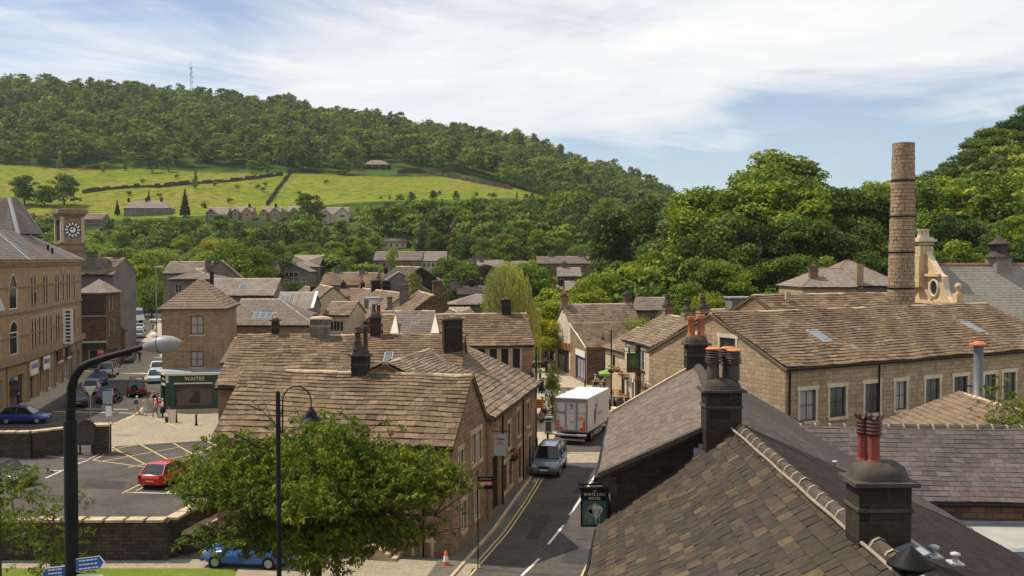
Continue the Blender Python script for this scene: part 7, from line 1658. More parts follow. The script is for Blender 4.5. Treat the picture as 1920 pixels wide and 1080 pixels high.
for n_, c in (('car_red',(.42,.012,.010)),('car_blue',(.02,.035,.22)),('car_silver',(.42,.44,.45)),('car_black',(.012,.012,.014)),('car_darkred',(.13,.012,.012)),('car_steel',(.12,.17,.21)),('car_paleblue',(.42,.52,.58)),('car_white',(.65,.66,.66)),('car_bright_blue',(.02,.10,.42)),('car_slate',(.06,.08,.11))): paint(n_, c)
hs = 108.5
car('bright red hatchback parked in the car park, partly behind the leafy tree', 312, 906, 80, 'car_red', 'hatch', Ls=.98)
car('black car in the car park cut by the left edge', 8, 905, -32, 'car_black', 'saloon')
car('car of which only the pale roof shows behind the retaining wall', 268, 1030, 12, 'car_silver', 'saloon')
car('bright blue car under the leafy tree beside the lawn', 490, 1062, 174, 'car_bright_blue', 'hatch', loc=G(468,1058))
car('dark blue hatchback driving past the arcade, seen side-on', 46, 793, 6, 'car_blue', 'hatch', name='moving_car')
car('black saloon nearest the lamp post in the left street', 146, 760, hs+5, 'car_black', 'saloon')
car('black coupe with red tail lights in the left street', 203, 752, hs-6, 'car_black', 'coupe')
car('silver hatchback parked between the black saloon and the blue car', 172, 736, hs, 'car_silver', 'hatch', Ls=1.05)
car('small blue car in front of the silver estate at the arcade kerb', 187, 720, hs+3, 'car_blue', 'hatch')
car('silver off-roader with roof rails parked ahead of the small blue car', 204, 706, hs-4, 'car_silver', 'suv')
car('dark red off-roader with spare wheel on its back door', 256, 740, hs+0, 'car_darkred', 'suv', spare=True)
car('pale blue hatchback facing the camera at the corner shop door', 291, 716, hs+180, 'car_paleblue', 'hatch')
car('white car behind the pale blue hatchback at the shop corner', 295, 700, hs+180, 'car_white', 'hatch')
car('dark saloon in the shade higher up the left street', 239, 679, hs, 'car_slate', 'saloon')
car('red van higher up the left street', 245, 662, hs+2, 'car_red', 'van')
car('silver car in the queue below the white lorry, nearer one', 262, 633, hs+2, 'car_silver', 'hatch')
car('silver car in the queue below the white lorry, farther one', 262, 620, hs+2, 'car_white', 'saloon')
car('small white car behind the queue at the sunlit road bend', 298, 605, 170, 'car_white', 'hatch')
car('blue-grey 4x4 facing the camera on the street', 1030, 884, 258.5, 'car_steel', 'suv', name='moving_car', Ls=.97)
car('white car nosing out from behind the hotel roof', 1161, 868, 256, 'car_white', 'hatch', Ls=1.05)
# box lorry
def wheelset(par, xs, ys, r, w_):
    for x in xs:
        for s in (-1,1):
            mb = MB(); y1 = s*ys; rows = [[V(x+q*math.cos(u), y, r+q*math.sin(u)) for u in np.linspace(0,2*PI,21)[:-1]] for y, q in ((y1-s*w_,r*.9),(y1-s*w_,r),(y1-s*.02,r),(y1,r*.9),(y1-s*.04,r*.55))]; mb.grid(rows,'tyre_black',True,False); wh = mb.build('wheel'); wh.parent = par
            mb = MB(); rows = [[V(x+q*math.cos(u), y, r+q*math.sin(u)) for u in np.linspace(0,2*PI,15)[:-1]] for y, q in ((y1-s*.05,r*.56),(y1-s*.01,r*.3))]; mb.grid(rows,'grey_metal',True,False); mb.cap(rows[-1],'grey_metal'); rm = mb.build('rim'); rm.parent = wh
plain('truck_panel', (.60,.565,.52), .4, .04, .8); plain('truck_white', (.58,.60,.63), .35, .03, .8); plain('truck_frame', (.20,.165,.155), .6, .1, 3); plain('hazard_red', (.60,.07,.02), .5, .1, 4); plain('hazard_orange', (.62,.25,.05), .5, .1, 4); plain('logo_violet', (.10,.05,.28), .5, .1, 4); plain('logo_grey', (.35,.34,.33), .5, .1, 4)
Lb, Wb, z0b, z1b = 6.6, 2.5, .95, 3.42
rp_ = G(1071,833); th = R(90-19.5); tk = thing('box_lorry', 'box lorry with white roof and lettered rear doors in the middle of the street', 'lorry', (0,0,0))
mb = MB(); mb.box((Lb/2,0,(z0b+z1b)/2),(Lb,Wb,z1b-z0b),'truck_panel'); mb.box((Lb/2,0,z1b+.02),(Lb+.04,Wb+.04,.05),'truck_white'); b_ = mb.build('box_body')
mb = MB()
for y in (-1,1): mb.box((-.02,y*(Wb/2-.06),(z0b+z1b)/2),(.06,.14,z1b-z0b),'truck_frame')
mb.box((-.02,0,z1b-.14),(.06,Wb-.3,.27),'truck_frame'); mb.box((-.02,0,z0b+.05),(.06,Wb-.3,.12),'truck_frame')
for y in (-.42,.40): mb.box((-.022,y,(z0b+z1b)/2-.1),(.05,.07,z1b-z0b-.4),'truck_frame')
mb.box((Lb/2,-Wb/2,z0b-.02),(Lb,.06,.09),'truck_frame'); mb.build('door_frame').parent = b_
mb = MB()
for y in (-1.16,-.42,.40,1.16):
    for z in (z0b+.35,z0b+1.0,z0b+1.6,z0b+2.1): mb.box((-.06,y,z),(.05,.24,.05),'grey_metal')
for y in (-.50,.48,-.3,.9): mb.tube([V(-.07,y,z0b+.2),V(-.07,y,z1b-.3)],.018,'grey_metal',6)
mb.build('hinge_bars').parent = b_
for s in (-1,1): mb = MB(); mb.box((-.03,s*.98,z0b+.55),(.02,.16,.5),'hazard_red'); mb.box((-.03,s*.86,z0b+.22),(.02,.42,.22),'hazard_red'); mb.build('reflector').parent = b_
mb = MB(); mb.box((-.03,-.72,z0b+1.0),(.02,.55,.22),'hazard_orange'); mb.build('warning_plate').parent = b_; mb = MB(); mb.box((-.03,-.05,z0b+.72),(.02,.3,.1),'hazard_orange'); mb.build('warning_plate').parent = b_
# seen from behind, +y is the left side
lettering(b_, 'Total', V(-.032,.80,z0b+1.42), (0,-1,0), (-1,0,0), .26, 'dark_letter', .003); lettering(b_, 'food', V(-.032,.0,z0b+1.40), (0,-1,0), (-1,0,0), .22, 'logo_grey', .001); lettering(b_, 'service', V(-.032,-.78,z0b+1.40), (0,-1,0), (-1,0,0), .22, 'logo_grey', .001)
lettering(b_, 'T', V(-.034,-.02,z0b+1.88), (0,-1,0), (-1,0,0), .38, 'logo_violet', .02)
mb = MB(); mb.tube([V(-.03,.02+.2*math.cos(t),z0b+1.87+.2*math.sin(t)) for t in np.linspace(.6,5.8,20)],.014,'logo_violet',5); mb.build('logo_ring').parent = b_
mb = MB(); yy = -Wb/2-.012
mb.slab([V(1.9,yy,z0b+.35),V(2.35,yy,z0b+.35),V(2.75,yy,z0b+1.75),V(2.45,yy,z0b+1.85),V(2.2,yy,z0b+1.3),V(2.05,yy,z0b+1.5),V(1.85,yy,z0b+1.2)],.01,'logo_violet'); mb.tube([V(2.45+.28*math.cos(t),yy,z0b+1.8+.5*math.sin(t)) for t in np.linspace(-.4,3.4,14)],.03,'logo_grey',5); mb.box((3.6,yy,z0b+1.0),(1.5,.01,.3),'logo_grey'); mb.build('side_picture').parent = b_
mb = MB(); mb.box((Lb/2+.3,0,.72),(Lb+1.2,.9,.32),'black_metal'); mb.box((Lb/2,-Wb/2+.1,.55),(2.6,.08,.3),'grey_metal'); mb.box((Lb/2,Wb/2-.1,.55),(2.6,.08,.3),'grey_metal'); ch_ = mb.build('chassis')
mb = MB(); mb.box((-.25,0,.75),(.5,2.45,.09),'grey_metal'); mb.box((-.42,0,.42),(.1,2.3,.1),'grey_metal'); mb.box((-.1,0,.58),(.1,1.1,.25),'black_metal'); ty = mb.build('tail_lift')
lts = []
for s in (-1,1): mb = MB(); mb.box((-.16,s*.95,.58),(.06,.42,.14),'tail_red'); lts.append(mb.build('tail_light'))
mb = MB(); cbx = Lb+.15; rows = [[V(x,y,z) for x, y, z in ((cbx+dx0,-1.2,.6),(cbx+dx0,1.2,.6))] for dx0 in (0,)]
mb.hexa([V(cbx,-1.18,.55),V(cbx+1.9,-1.18,.55),V(cbx+1.9,1.18,.55),V(cbx,1.18,.55)],[V(cbx,-1.12,2.75),V(cbx+1.5,-1.05,2.75),V(cbx+1.5,1.05,2.75),V(cbx,1.12,2.75)],'car_blue'); cab_ = mb.build('cab')
mb = MB(); mb.hexa([V(cbx+.5,-1.185,1.6),V(cbx+1.72,-1.19,1.6),V(cbx+1.72,1.19,1.6),V(cbx+.5,1.185,1.6)],[V(cbx+.5,-1.15,2.45),V(cbx+1.6,-1.1,2.45),V(cbx+1.6,1.1,2.45),V(cbx+.5,1.15,2.45)],'car_glass'); wn = mb.build('window')
for s in (-1,1): mb = MB(); mb.box((cbx+1.5,s*1.4,2.0),(.1,.25,.5),'black_metal'); lts.append(mb.build('wing_mirror'))
for p_ in [b_, ch_, ty, cab_, wn]+lts: p_.parent = tk
wheelset(tk, (1.6, Lb+.9), 1.2, .46, .28); tk.location = rp_; tk.rotation_euler = (0,0,th)
# white articulated lorry far up the left street
q = G(243,606); wl_ = thing('white_lorry', 'white lorry with green logo on its box, at the top of the left street', 'lorry', (0,0,0))
mb = MB(); mb.box((-3.4,0,2.4),(4.2,2.5,2.9),'truck_white'); bx_ = mb.build('box_body'); mb = MB(); mb.box((-2.3,-1.27,1.4),(1.6,.02,.4),'dark_green_paint'); mb.build('logo').parent = bx_
mb = MB(); mb.hexa([V(-1.1,-1.2,.7),V(1.9,-1.2,.7),V(1.9,1.2,.7),V(-1.1,1.2,.7)],[V(-1.1,-1.2,3.3),V(1.3,-1.15,3.3),V(1.3,1.15,3.3),V(-1.1,1.2,3.3)],'car_white'); cab2 = mb.build('cab'); mb = MB(); mb.hexa([V(.6,-1.21,1.9),V(1.65,-1.21,1.9),V(1.66,1.21,1.9),V(.6,1.21,1.9)],[V(.6,-1.2,2.8),V(1.45,-1.19,2.8),V(1.45,1.19,2.8),V(.6,1.2,2.8)],'car_glass'); wn2 = mb.build('window')
mb = MB(); mb.box((-2,0,.8),(7,2.0,.4),'black_metal'); ch2 = mb.build('chassis')
for p_ in (bx_,cab2,wn2,ch2): p_.parent = wl_
wheelset(wl_, (-4.5,-3.2,.9), 1.15, .5, .3); wl_.location = q+V(1.0,0,0); wl_.rotation_euler = (0,0,R(-28))

# ================================================================ people
def skin_body(pose):
    """one continuous figure grown from a skeleton; the front is +y"""
    v, e, r = [], [], []
    def add(p, rad, par=None):
        v.append(p); r.append(rad)
        if par is not None: e.append((par, len(v)-1))
        return len(v)-1
    sit = pose == 'sit'; hz = .52 if sit else .93; lean = .10 if pose == 'bend' else 0
    pel = add((0,0,hz), .135); sp_ = add((0,.01+lean*.5,hz+.18), .125, pel); chn = add((0,lean,hz+.38), .15, sp_); nk = add((0,.01+lean,hz+.54), .06, chn); hb = add((0,.03+lean,hz+.62), .075, nk); hd = add((0,.03+lean,hz+.72), .098, hb); tp = add((0,.02+lean,hz+.79), .07, hd)
    add((0,.125+lean,hz+.675), .012, hd)   # nose
    arms = {'stand':((.02,-.26),(.05,-.5)),'walk':((.1,-.25),(.25,-.42)),'sit':((.05,-.26),(.28,-.25)),'talk':((.06,-.26),(.26,-.16)),'bend':((.15,-.22),(.35,-.35))}[pose]
    for s in (-1,1):
        sw = -s if pose == 'walk' else 1
        sh = add((s*.17,lean,hz+.46), .062, chn); el = add((s*.24,lean+arms[0][0]*sw,hz+.46+arms[0][1]), .042, sh); wr = add((s*.22,lean+arms[1][0]*sw,hz+.46+arms[1][1]), .027, el)
        hn = add((s*.215,lean+arms[1][0]*sw+.03,hz+.42+arms[1][1]-.03), .034, wr)
        if sit: kn = add((s*.12,.44,hz+.0), .075, pel); an = add((s*.13,.46,.09), .045, kn)
        else:
            st_ = .22*s if pose == 'walk' else .02*s
            kn = add((s*.10,st_*.55+.02,.5), .068, pel); an = add((s*.10,st_,.09), .042, kn)
        add((s*.11,(.6 if sit else st_+.15),.04), .036, an)
    me = bpy.data.meshes.new('body'); me.from_pydata(v, e, []); o = bpy.data.objects.new('body', me); C.objects.link(o)
    sk = o.modifiers.new('skin', 'SKIN'); sk.use_smooth_shade = True
    for i, q in enumerate(me.skin_vertices[0].data): q.radius = (r[i], r[i]*.82 if i in (0,1,2) else r[i]); q.use_root = i == 0
    sb = o.modifiers.new('sub', 'SUBSURF'); sb.levels = 1; sb.render_levels = 1
    dg = bpy.context.evaluated_depsgraph_get(); m2 = bpy.data.meshes.new_from_object(o.evaluated_get(dg)); bpy.data.objects.remove(o)
    # fingers and thumbs
    bm = bmesh.new(); bm.from_mesh(m2)
    for s in (-1,1):
        sw = -s if pose == 'walk' else 1; base = V(s*.215, lean+arms[1][0]*sw+.03, hz+.42+arms[1][1]-.03)
        for k in range(5):
            dx = (k-1.5)*.018; ln = (.07,.085,.08,.06,.05)[k]; dirv = V(0,.25,-1).normalized() if k < 4 else V(0,.9,-.5).normalized(); b = base+V(0,dx if k < 4 else .02,-.02)
            pr = None
            for t in (0,.5,1):
                c = b+dirv*ln*t+V(0,.012*t*t,0); ring = [bm.verts.new(c+V(.008*math.cos(a),.008*math.sin(a),0)*(1-.35*t)) for a in (0,1.57,3.14,4.71)]
                if pr:
                    for i in range(4): bm.faces.new([pr[i],pr[(i+1)%4],ring[(i+1)%4],ring[i]])
                pr = ring
            bm.faces.new(pr)
    bm.to_mesh(m2); bm.free(); m2.polygons.foreach_set('use_smooth', [True]*len(m2.polygons)); m2['hz'] = hz; m2['lean'] = lean
    return m2
BODY = {p: skin_body(p) for p in ('stand','walk','sit','talk','bend')}
plain('skin', (.52,.30,.21), .6, .08, 6); plain('shoe', (.04,.03,.025), .6, .2, 8)
CL = {}
def cloth(c):
    k = 'cloth_%02x%02x%02x' % tuple(int(x*255) for x in c)
    if k not in MATS: plain(k, c, .85, .12, 8, bmp=.1)
    return k
def person(lab, px, py, pose, top, bot, face=0, hair=(.35,.33,.31), H=1.7, extra=None, short=False, skirt=False, loc=None, hat=None, seat=None, grp=None):
    q = loc or G(px, py); me = BODY[pose].copy(); hz = me['hz']; s = H/1.76
    tops = V(0,0,0); mats = ['skin', cloth(top), cloth(bot), 'shoe']; me.materials.clear()
    for m_ in mats: me.materials.append(MATS[m_])
    idx = []
    for p in me.polygons:
        c = p.center; i = 0
        if c.z > hz+.50: i = 0
        elif c.z < .075: i = 3
        elif pose == 'sit' and c.z < hz+.07: i = 2 if (not short or c.z > .3) else 0
        elif pose != 'sit' and c.z < hz-.02 and abs(c.x) < .19: i = 2 if (c.z > .42 or not short) else 0
        elif abs(c.x) > .19: i = 1 if c.z > hz+.22 else 0
        else: i = 1
        idx.append(i)
    me.polygons.foreach_set('material_index', idx)
    o = thing('person', lab, 'person', q, grp, R(face)); o.scale = (s,s,s)
    b = bpy.data.objects.new('body', me); C.objects.link(b); b.parent = o
    ln = me['lean']; mb = MB(); hc = V(0,.02+ln,hz+.735)
    rows = []
    for t in np.linspace(-.25,1,6): rows.append([hc+V(.098*math.cos(a)*math.cos(t*PI/2), (.115*math.sin(a)-.015)*math.cos(t*PI/2), .10*math.sin(t*PI/2)+(.035 if math.sin(a) > .3 and t < 0 else 0)) for a in np.linspace(0,2*PI,13)[:-1]])
    hm = cloth(hair if hat is None else hat); mb.grid(rows, hm); hr = mb.build('hair' if hat is None else 'hat'); hr.parent = o
    mb = MB()
    for sx in (-1,1): mb.box((sx*.034,.122+ln,hz+.705),(.018,.008,.01),'dark_letter')
    mb.box((0,.124+ln,hz+.64),(.04,.006,.008),'cone_red'); f_ = mb.build('face_features'); f_.parent = o
    if skirt:
        mb = MB(); mb.lathe((0,0,.42), [(.24,0),(.2,.25),(.155,.56)], mats[2], 14); k_ = mb.build('skirt'); k_.parent = o
    if extra == 'backpack': mb = MB(); mb.box((0,-.19,hz+.3),(.3,.16,.42),'car_slate'); k_ = mb.build('backpack'); k_.parent = o
    return o
KHK, WH, BL, LB, LIL, RD, NV, GN, TL, GY = (.36,.30,.2),(.6,.58,.55),(.02,.02,.025),(.25,.35,.5),(.42,.28,.42),(.45,.03,.03),(.03,.04,.09),(.02,.32,.08),(.2,.45,.45),(.2,.2,.2)
person('man in pale shirt and khaki shorts with a dark backpack, leftmost of the shop group', 257, 778, 'walk', (.55,.47,.52), KHK, 0, (.6,.58,.55), extra='backpack', short=True)
person('woman in a long pale green dress beside the man with the backpack', 272, 779, 'stand', (.42,.43,.32), (.36,.42,.40), 10, (.15,.09,.05), skirt=True)
person('person in lilac top carrying a blue bag in the shop group', 291, 783, 'walk', LIL, (.12,.12,.2), -60, (.6,.58,.55))
person('person in bright red top in the shop group', 299, 781, 'talk', RD, (.5,.48,.42), 60, (.5,.42,.3))
person('person in white top and black skirt right of the one in red', 305, 783, 'talk', WH, BL, 120, (.5,.45,.35), skirt=True)
person('person in cream jacket half hidden at the back of the shop group', 284, 776, 'stand', (.5,.42,.27), KHK, 0, (.5,.45,.4))
person('dark-dressed person at the back of the shop group near the door', 289, 768, 'stand', BL, BL, 20, (.4,.3,.2))
person('person in dark red top close to the shop door', 296, 771, 'talk', (.2,.03,.03), GY, 90, (.08,.05,.04))
cq = G(316,792); person('person in white sitting with maroon hat beside the leaning board', 0, 0, 'sit', WH, GY, -90, hat=(.2,.03,.08), loc=cq, short=False)
mb = MB(); mb.box((cq.x,cq.y,.22),(.45,.45,.42),'dark_wood'); tag(mb.build('stool', None, cq), 'small wooden stool under the seated person in white by the corner shop', 'stool')
q = G(329,794); mb = MB(); bar(mb, q+V(-.3,0,0), q+V(-.3,.25,1.15), .6, .05, 'cream_paint', V(1,0,0)); bar(mb, q+V(-.3,.55,0), q+V(-.3,.3,1.15), .6, .05, 'dark_wood', V(1,0,0)); tag(mb.build('pavement_board', None, q), 'folding pavement board standing outside the corner shop', 'sign board')
person('person with bare arms in black top at the arcade shop door', 34, 768, 'talk', BL, BL, -60, (.05,.03,.02))
person('person in white shirt at the far left of the arcade pavement', 8, 772, 'stand', WH, NV, -90, (.06,.05,.04))
for i, (px, py, t_, l) in enumerate(((234,634,RD,'in red near the pink flower baskets'),(241,631,WH,'in white just right of the one in red up the street'),(247,636,TL,'in teal beside the parked queue up the street'),(287,622,(.05,.15,.12),'in dark green crossing the sunlit far road'),(291,625,WH,'in white crossing the sunlit far road'),(229,640,NV,'in navy nearest the shop wall up the street'),(262,680,BL,'in dark clothes beside the red van'))): person('far-off person '+l, px, py, 'walk' if i%2 else 'stand', t_, NV, 30*i)
person('person in bright green top walking up the square', 1012.5, 716, 'walk', GN, NV, 0, (.05,.04,.03))
person('dark-dressed man standing with a companion, just below the green top', 1013, 739, 'stand', (.05,.04,.07), BL, 10, (.05,.04,.03), H=1.8)
person('companion in dark blue standing right of the dark-dressed man', 1018, 739, 'talk', NV, NV, 60, (.05,.04,.03))
person('person in pale top bending forward by the young tree', 1024, 753, 'bend', (.45,.47,.5), GY, -40, (.08,.05,.04))
person('white-haired man in dark suit standing behind the seated pair', 1017, 781, 'stand', (.02,.02,.025), BL, -20, (.65,.64,.62), H=1.8)
def bench(px, py, lab, rz, m_='wood_bench', name='bench', l=1.6):
    q = G(px, py); o = thing(name, lab, 'bench', q, None, R(rz)); 
    mb = MB(); 
    for k in range(4): mb.box((0,-.16+.11*k,.44),(l,.09,.035),m_)
    s_ = mb.build('seat'); s_.parent = o; mb = MB()
    for k in range(3): mb.box((0,-.25-.02*k,.58+.12*k),(l,.03,.09),m_)
    b_ = mb.build('backrest'); b_.parent = o
    for sx in (-1,1):
        for sy_ in (-.2,.15): mb = MB(); mb.box((sx*(l/2-.1),sy_,.21),(.06,.06,.42),m_); g_ = mb.build('leg'); g_.parent = o
    return o
bench(1031,789,'wooden bench under the seated pair beside the lorry', 170, l=1.8)
q = G(1031,789); person('seated person in dark checked jacket and jeans on the bench by the lorry', 0,0,'sit',(.09,.06,.06),(.3,.36,.45),-190,(.4,.25,.15),loc=q+V(-.4,-.05,0)); person('seated person in pale shirt at the right end of the bench by the lorry', 0,0,'sit',(.5,.5,.48),(.15,.12,.1),-170,(.08,.05,.04),loc=q+V(.45,.0,0))
bench(1059,752,'bench half hidden behind the roof of the lorry', 190, l=1.6); q = G(1059,752)
person('person in white sitting behind the lorry, left one of two', 0,0,'sit',WH,GY,-170,(.25,.15,.1),loc=q+V(-.35,0,0)); person('dark-haired person in pale blue sitting behind the lorry, right one of two', 0,0,'sit',(.45,.48,.52),GY,-190,(.03,.02,.02),loc=q+V(.3,0,0))
person('grey-haired person in pale top and dark trousers by the blue door', 1116, 731, 'walk', (.42,.43,.42), BL, -90, (.5,.48,.45))
person('person in patterned shirt at the front of the lorry', 1143, 786, 'talk', (.22,.18,.3), NV, 40, (.08,.05,.04))
# picnic tables and their people
def picnic(px, py, rz, lab, m_='wood_bench'):
    q = G(px, py); o = thing('picnic_table', lab, 'picnic table', q, 'picnic tables outside the pub', R(rz))
    def part(nm, f): mb = MB(); f(mb); p_ = mb.build(nm); p_.parent = o
    part('table_top', lambda mb: [mb.box((0,-.32+.16*k,.75),(1.7,.145,.035),m_) for k in range(5)])
    for s in (-1,1): part('bench_seat', lambda mb: [mb.box((0,s*(.68+.13*k),.45),(1.7,.12,.035),m_) for k in range(2)])
    for s in (-1,1): part('leg', lambda mb: (bar(mb, V(s*.6,-.72,0), V(s*.6,-.2,.74), .07, .05, m_, V(1,0,0)), bar(mb, V(s*.6,.72,0), V(s*.6,.2,.74), .07, .05, m_, V(1,0,0)), mb.box((s*.6,0,.40),(.06,1.55,.07),m_)))
    return o
tabs = [(1124,728,10,'picnic table with people nearest the blue door'),(1139,732,20,'picnic table in front of the green parasol'),(1158,745,15,'reddish picnic table between the lamp post and the pub wall'),(1172,757,70,'reddish picnic table nearest the camera, by the stone urn'),(1165,726,15,'picnic table against the pub wall beneath the baskets')]
for a in tabs: picnic(*a)
for px, py, t_, l in ((1121,727,(.35,.4,.45),'in grey on the left picnic bench'),(1134,734,(.08,.05,.15),'in purple on the near picnic bench'),(1134,723,TL,'in turquoise behind the first picnic table'),(1141,724,WH,'in white behind the second picnic table'),(1149,731,WH,'in bright white by the lamp post basket'),(1153,724,GY,'in grey under the yellow parasol'),(1186,742,(.2,.3,.5),'in blue checks at the pub wall')):
    q = G(px, py); person('seated pub guest '+l, 0,0,'sit',t_,(.06,.06,.1),random.choice((0,180,90,-90)),loc=q, hair=random.choice(((.05,.03,.02),(.4,.38,.35),(.2,.1,.05))))
def parasol(px, py, m_, lab, w_, h=2.3):
    q = G(px, py); o = thing('parasol', lab, 'parasol', q); mb = MB(); mb.tube([q, q+Z*h], .03, 'dark_wood', 8); mb.build('pole', o); mb = MB(); k = 4
    rim = [q+V(w_*math.cos(a), w_*math.sin(a), h-.25) for a in np.linspace(PI/4,2*PI+PI/4,5)[:-1]]; lo_ = [p-Z*.2 for p in rim]; mb.grid([lo_,rim,[q+Z*(h+.12)]*4], m_, True, False); mb.grid([[p-Z*.02 for p in rim],[q+Z*(h+.1)]*4], m_, True, False, True); mb.build('canopy', o)
plain('parasol_green', (.20,.36,.06), .8, .1, 2); plain('parasol_yellow', (.6,.5,.05), .8, .1, 2)
parasol(1141,736,'parasol_green','lime green square parasol over the picnic tables',1.35); parasol(1157,732,'parasol_yellow','small yellow parasol right of the green one',.7)
for px, py, lab in ((1163,737,'dark round table with chairs beside the pub wall, left'),(1172,735,'dark round table with chairs beside the pub wall, right')):
    q = G(px, py); o = thing('round_table', lab, 'table', q); mb = MB(); mb.lathe(q, [(.3,0),(.04,.05),(.04,.72),(.45,.73),(.45,.77)], 'black_metal', 14); mb.build('table_top', o)
q = G(1178,775); mb = MB(); mb.box((q.x,q.y,.9),(2.0,1.0,.08),'dark_wood'); mb.box((q.x,q.y,.45),(1.8,.9,.85),'car_slate'); tag(mb.build('barrel_stand', None, q), 'dark-topped stand half hidden behind the hotel roof by the urn', 'stand')
# bench and planter at the head of the square
q = G(1030,690); mb = MB(); mb.box((q.x-.5,q.y+1,.35),(5,.9,.7),'brown_stone',.3); mb.box((q.x-.5,q.y+1,.72),(5.1,1.0,.06),'dressed_stone',.3); tag(mb.build('raised_bed', None, q), 'low stone raised bed at the head of the square under the yellow maple', 'planter')
bench(1036,695,'pale bench in front of the raised bed under the yellow maple', 160, 'white_paint', l=1.4)

# repairs and ironwork in the road
mb = MB()
for px, py, sx, sy_ in ((1000,985,1.1,.6),(1060,935,.5,.5),(950,1060,.6,.6),(1085,905,.45,.45),(180,905,.6,.6),(235,890,.5,.5),(120,930,.6,.6),(100,785,.5,.5),(215,775,.55,.55),(1090,1010,.5,.5)):
    q = G(px, py); mb.face([V(q.x-sx/2,q.y-sy_/2,.0225),V(q.x+sx/2,q.y-sy_/2,.0225),V(q.x+sx/2,q.y+sy_/2,.0225),V(q.x-sx/2,q.y+sy_/2,.0225)], 'sooty_dressed')
struct(mb, 'drain_cover', 'dark iron drain covers set in the asphalt')
mb = MB()
for pts in (((985,1010),(1010,1012),(1035,965),(1012,962)),((1050,1055),(1100,1058),(1110,1030),(1065,1028)),((150,915),(230,918),(240,903),(165,900)),((60,940),(150,945),(160,930),(80,926)),((1075,925),(1100,926),(1112,905),(1088,903))):
    mb.face([G(x,y,.0145) for x,y in pts][::-1], 'asphalt_fresh')
struct(mb, 'road_patch', 'darker rectangular repairs in the asphalt')
# ================================================================ LIGHT, SKY, CAMERA
SE, SA = R(56.7), R(72)
w = bpy.data.worlds.new('World'); bpy.context.scene.world = w; w.use_nodes = True; nt = w.node_tree
bg = nt.nodes['Background']; out = nt.nodes['World Output']
sky = N(nt, 'ShaderNodeTexSky', _sky_type='NISHITA', _sun_disc=False, _sun_elevation=SE, _sun_rotation=-SA, _air_density=1.0, _dust_density=.2, _ozone_density=5.0)
L_(nt, sky.outputs[0], bg.inputs[0]); bg.inputs[1].default_value = SKS
tc = N(nt, 'ShaderNodeTexCoord'); sep = N(nt, 'ShaderNodeSeparateXYZ'); L_(nt, tc.outputs['Generated'], sep.inputs[0])
def M(op, a, b=None, c=None, clamp=False):
    n = N(nt, 'ShaderNodeMath', _operation=op, _use_clamp=clamp)
    for i, s in enumerate((a, b, c)):
        if s is None: continue
        if isinstance(s, (int, float)): n.inputs[i].default_value = s
        else: L_(nt, s, n.inputs[i])
    return n.outputs[0]
x, y, z = sep.outputs
az = M('ARCTAN2', x, y); el = M('ARCTAN2', z, M('SQRT', M('ADD', M('MULTIPLY', x, x), M('MULTIPLY', y, y))))
def cnoise(sx, sy, rot, scale, detail, rough, dist, seed):
    """streaky cloud noise on the sky dome, stretched along a tilted axis"""
    c = N(nt, 'ShaderNodeCombineXYZ'); cr, sr = math.cos(rot), math.sin(rot)
    L_(nt, M('MULTIPLY', M('ADD', M('MULTIPLY', az, cr), M('MULTIPLY', el, sr)), sx), c.inputs[0]); L_(nt, M('MULTIPLY', M('SUBTRACT', M('MULTIPLY', el, cr), M('MULTIPLY', az, sr)), sy), c.inputs[1]); c.inputs[2].default_value = seed
    n = N(nt, 'ShaderNodeTexNoise', Scale=scale, Detail=detail, Roughness=rough, Distortion=dist); L_(nt, c.outputs[0], n.inputs['Vector']); return n.outputs['Fac']
def sm(v, a, b):
    m = N(nt, 'ShaderNodeMapRange', _interpolation_type='SMOOTHSTEP'); L_(nt, v, m.inputs[0]); m.inputs[1].default_value = a; m.inputs[2].default_value = b; return m.outputs[0]
nA = cnoise(2.2, 9., .10, 1.0, 8, .55, .5, SEED); nB = cnoise(4., 26., -.16, 1.0, 6, .6, .8, SEED+4.3)
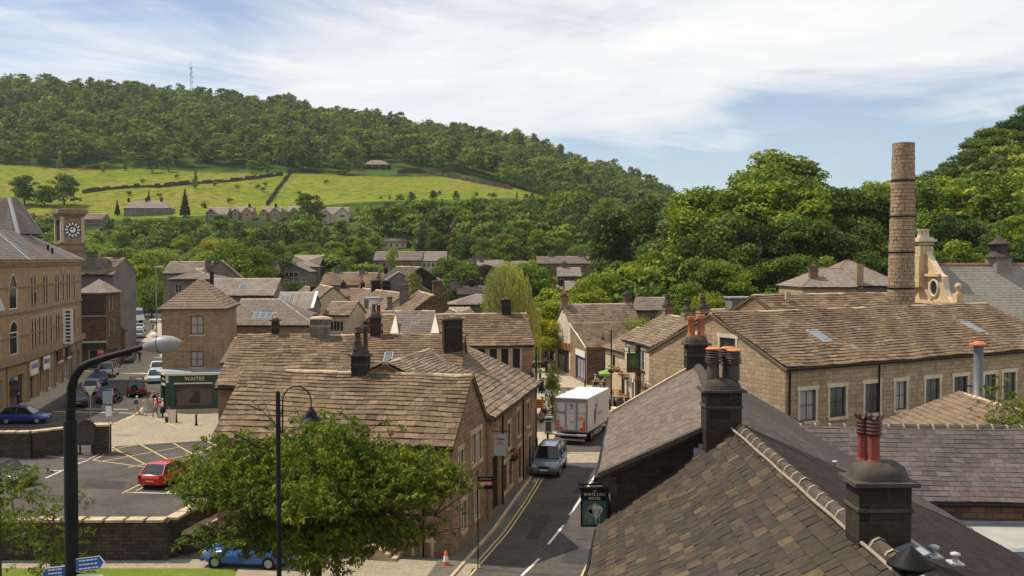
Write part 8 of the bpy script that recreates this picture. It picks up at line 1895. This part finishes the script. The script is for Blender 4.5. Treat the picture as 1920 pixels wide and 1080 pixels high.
# broad bank of thin high cloud: fades to clear sky low on the right, broken on the left
lowcut = sm(M('SUBTRACT', el, M('ADD', M('ADD', M('MULTIPLY', sm(az, -.10, .08), .05), M('MULTIPLY', sm(az, .1, .3), .045)), .082)), -.035, .045)
bank = M('ADD', M('MULTIPLY', sm(az, -.30, -.12), .22), M('MULTIPLY', sm(az, -.9, .9), .06))
cov = M('ADD', M('MULTIPLY', nA, .80), M('MULTIPLY', nB, .34)); cov = M('ADD', cov, bank)
cov = M('ADD', cov, M('MULTIPLY', M('SUBTRACT', lowcut, 1.), .34))
g_ = sm(cov, CL0, CL1); n2o = cnoise(3., 14., .05, 1.0, 5, .6, .4, SEED+9)
bc = N(nt, 'ShaderNodeBackground'); bc.inputs[1].default_value = CLS
L_(nt, ramp(nt, n2o, [(.32, (.76,.79,.83)), (.62, (1,.985,.95))]), bc.inputs[0])
mx = N(nt, 'ShaderNodeMixShader'); L_(nt, M('MULTIPLY', M('MAXIMUM', g_, .22), .93), mx.inputs[0]); L_(nt, bg.outputs[0], mx.inputs[1]); L_(nt, bc.outputs[0], mx.inputs[2]); L_(nt, mx.outputs[0], out.inputs[0])
ld = bpy.data.lights.new('sun', 'SUN'); ld.energy = SUNE; ld.angle = R(.53); ld.color = (1, .895, .74)
so = bpy.data.objects.new('sun', ld); C.objects.link(so); so.location = (-30, 10, 60)
sd_ = V(-math.sin(SA)*math.cos(SE), math.cos(SA)*math.cos(SE), math.sin(SE)); so.rotation_euler = sd_.to_track_quat('Z', 'Y').to_euler()
if HAZE:
    hm = bpy.data.materials.new('haze'); hm.use_nodes = True; hn = hm.node_tree; hn.nodes.remove(hn.nodes['Principled BSDF']); pv = hn.nodes.new('ShaderNodeVolumePrincipled'); pv.inputs['Density'].default_value = HAZE; pv.inputs['Color'].default_value = (.86,.92,1,1); pv.inputs['Anisotropy'].default_value = .3; hn.links.new(pv.outputs[0], hn.nodes['Material Output'].inputs['Volume']); MATS['haze'] = hm
    mb = MB(); mb.box((0, 1900, 85), (9500, 4200, 290), 'haze'); hz = mb.build('haze'); hz['kind'] = 'stuff'; hz['label'] = 'thin summer haze filling the valley'; hz['category'] = 'haze'
cd = bpy.data.cameras.new('camera'); cam = bpy.data.objects.new('camera', cd); C.objects.link(cam); cam.location = (0,0,CAMZ); cam.rotation_euler = (PI/2-PITCH, 0, 0)
cd.sensor_width = 36; cd.lens = F/1920*36; cd.clip_end = 9000; cd.clip_start = .3
S = bpy.context.scene; S.camera = cam; S.view_settings.view_transform = 'Standard'; S.view_settings.look = 'None'; S.view_settings.exposure = EXPO; S.view_settings.gamma = 1
S.cycles.use_denoising = True; S.cycles.max_bounces = 6; S.cycles.transparent_max_bounces = 4; S.cycles.use_adaptive_sampling = True
try: S.cycles.denoiser = 'OPENIMAGEDENOISE'
except Exception: pass
S.render.threads_mode = 'AUTO'
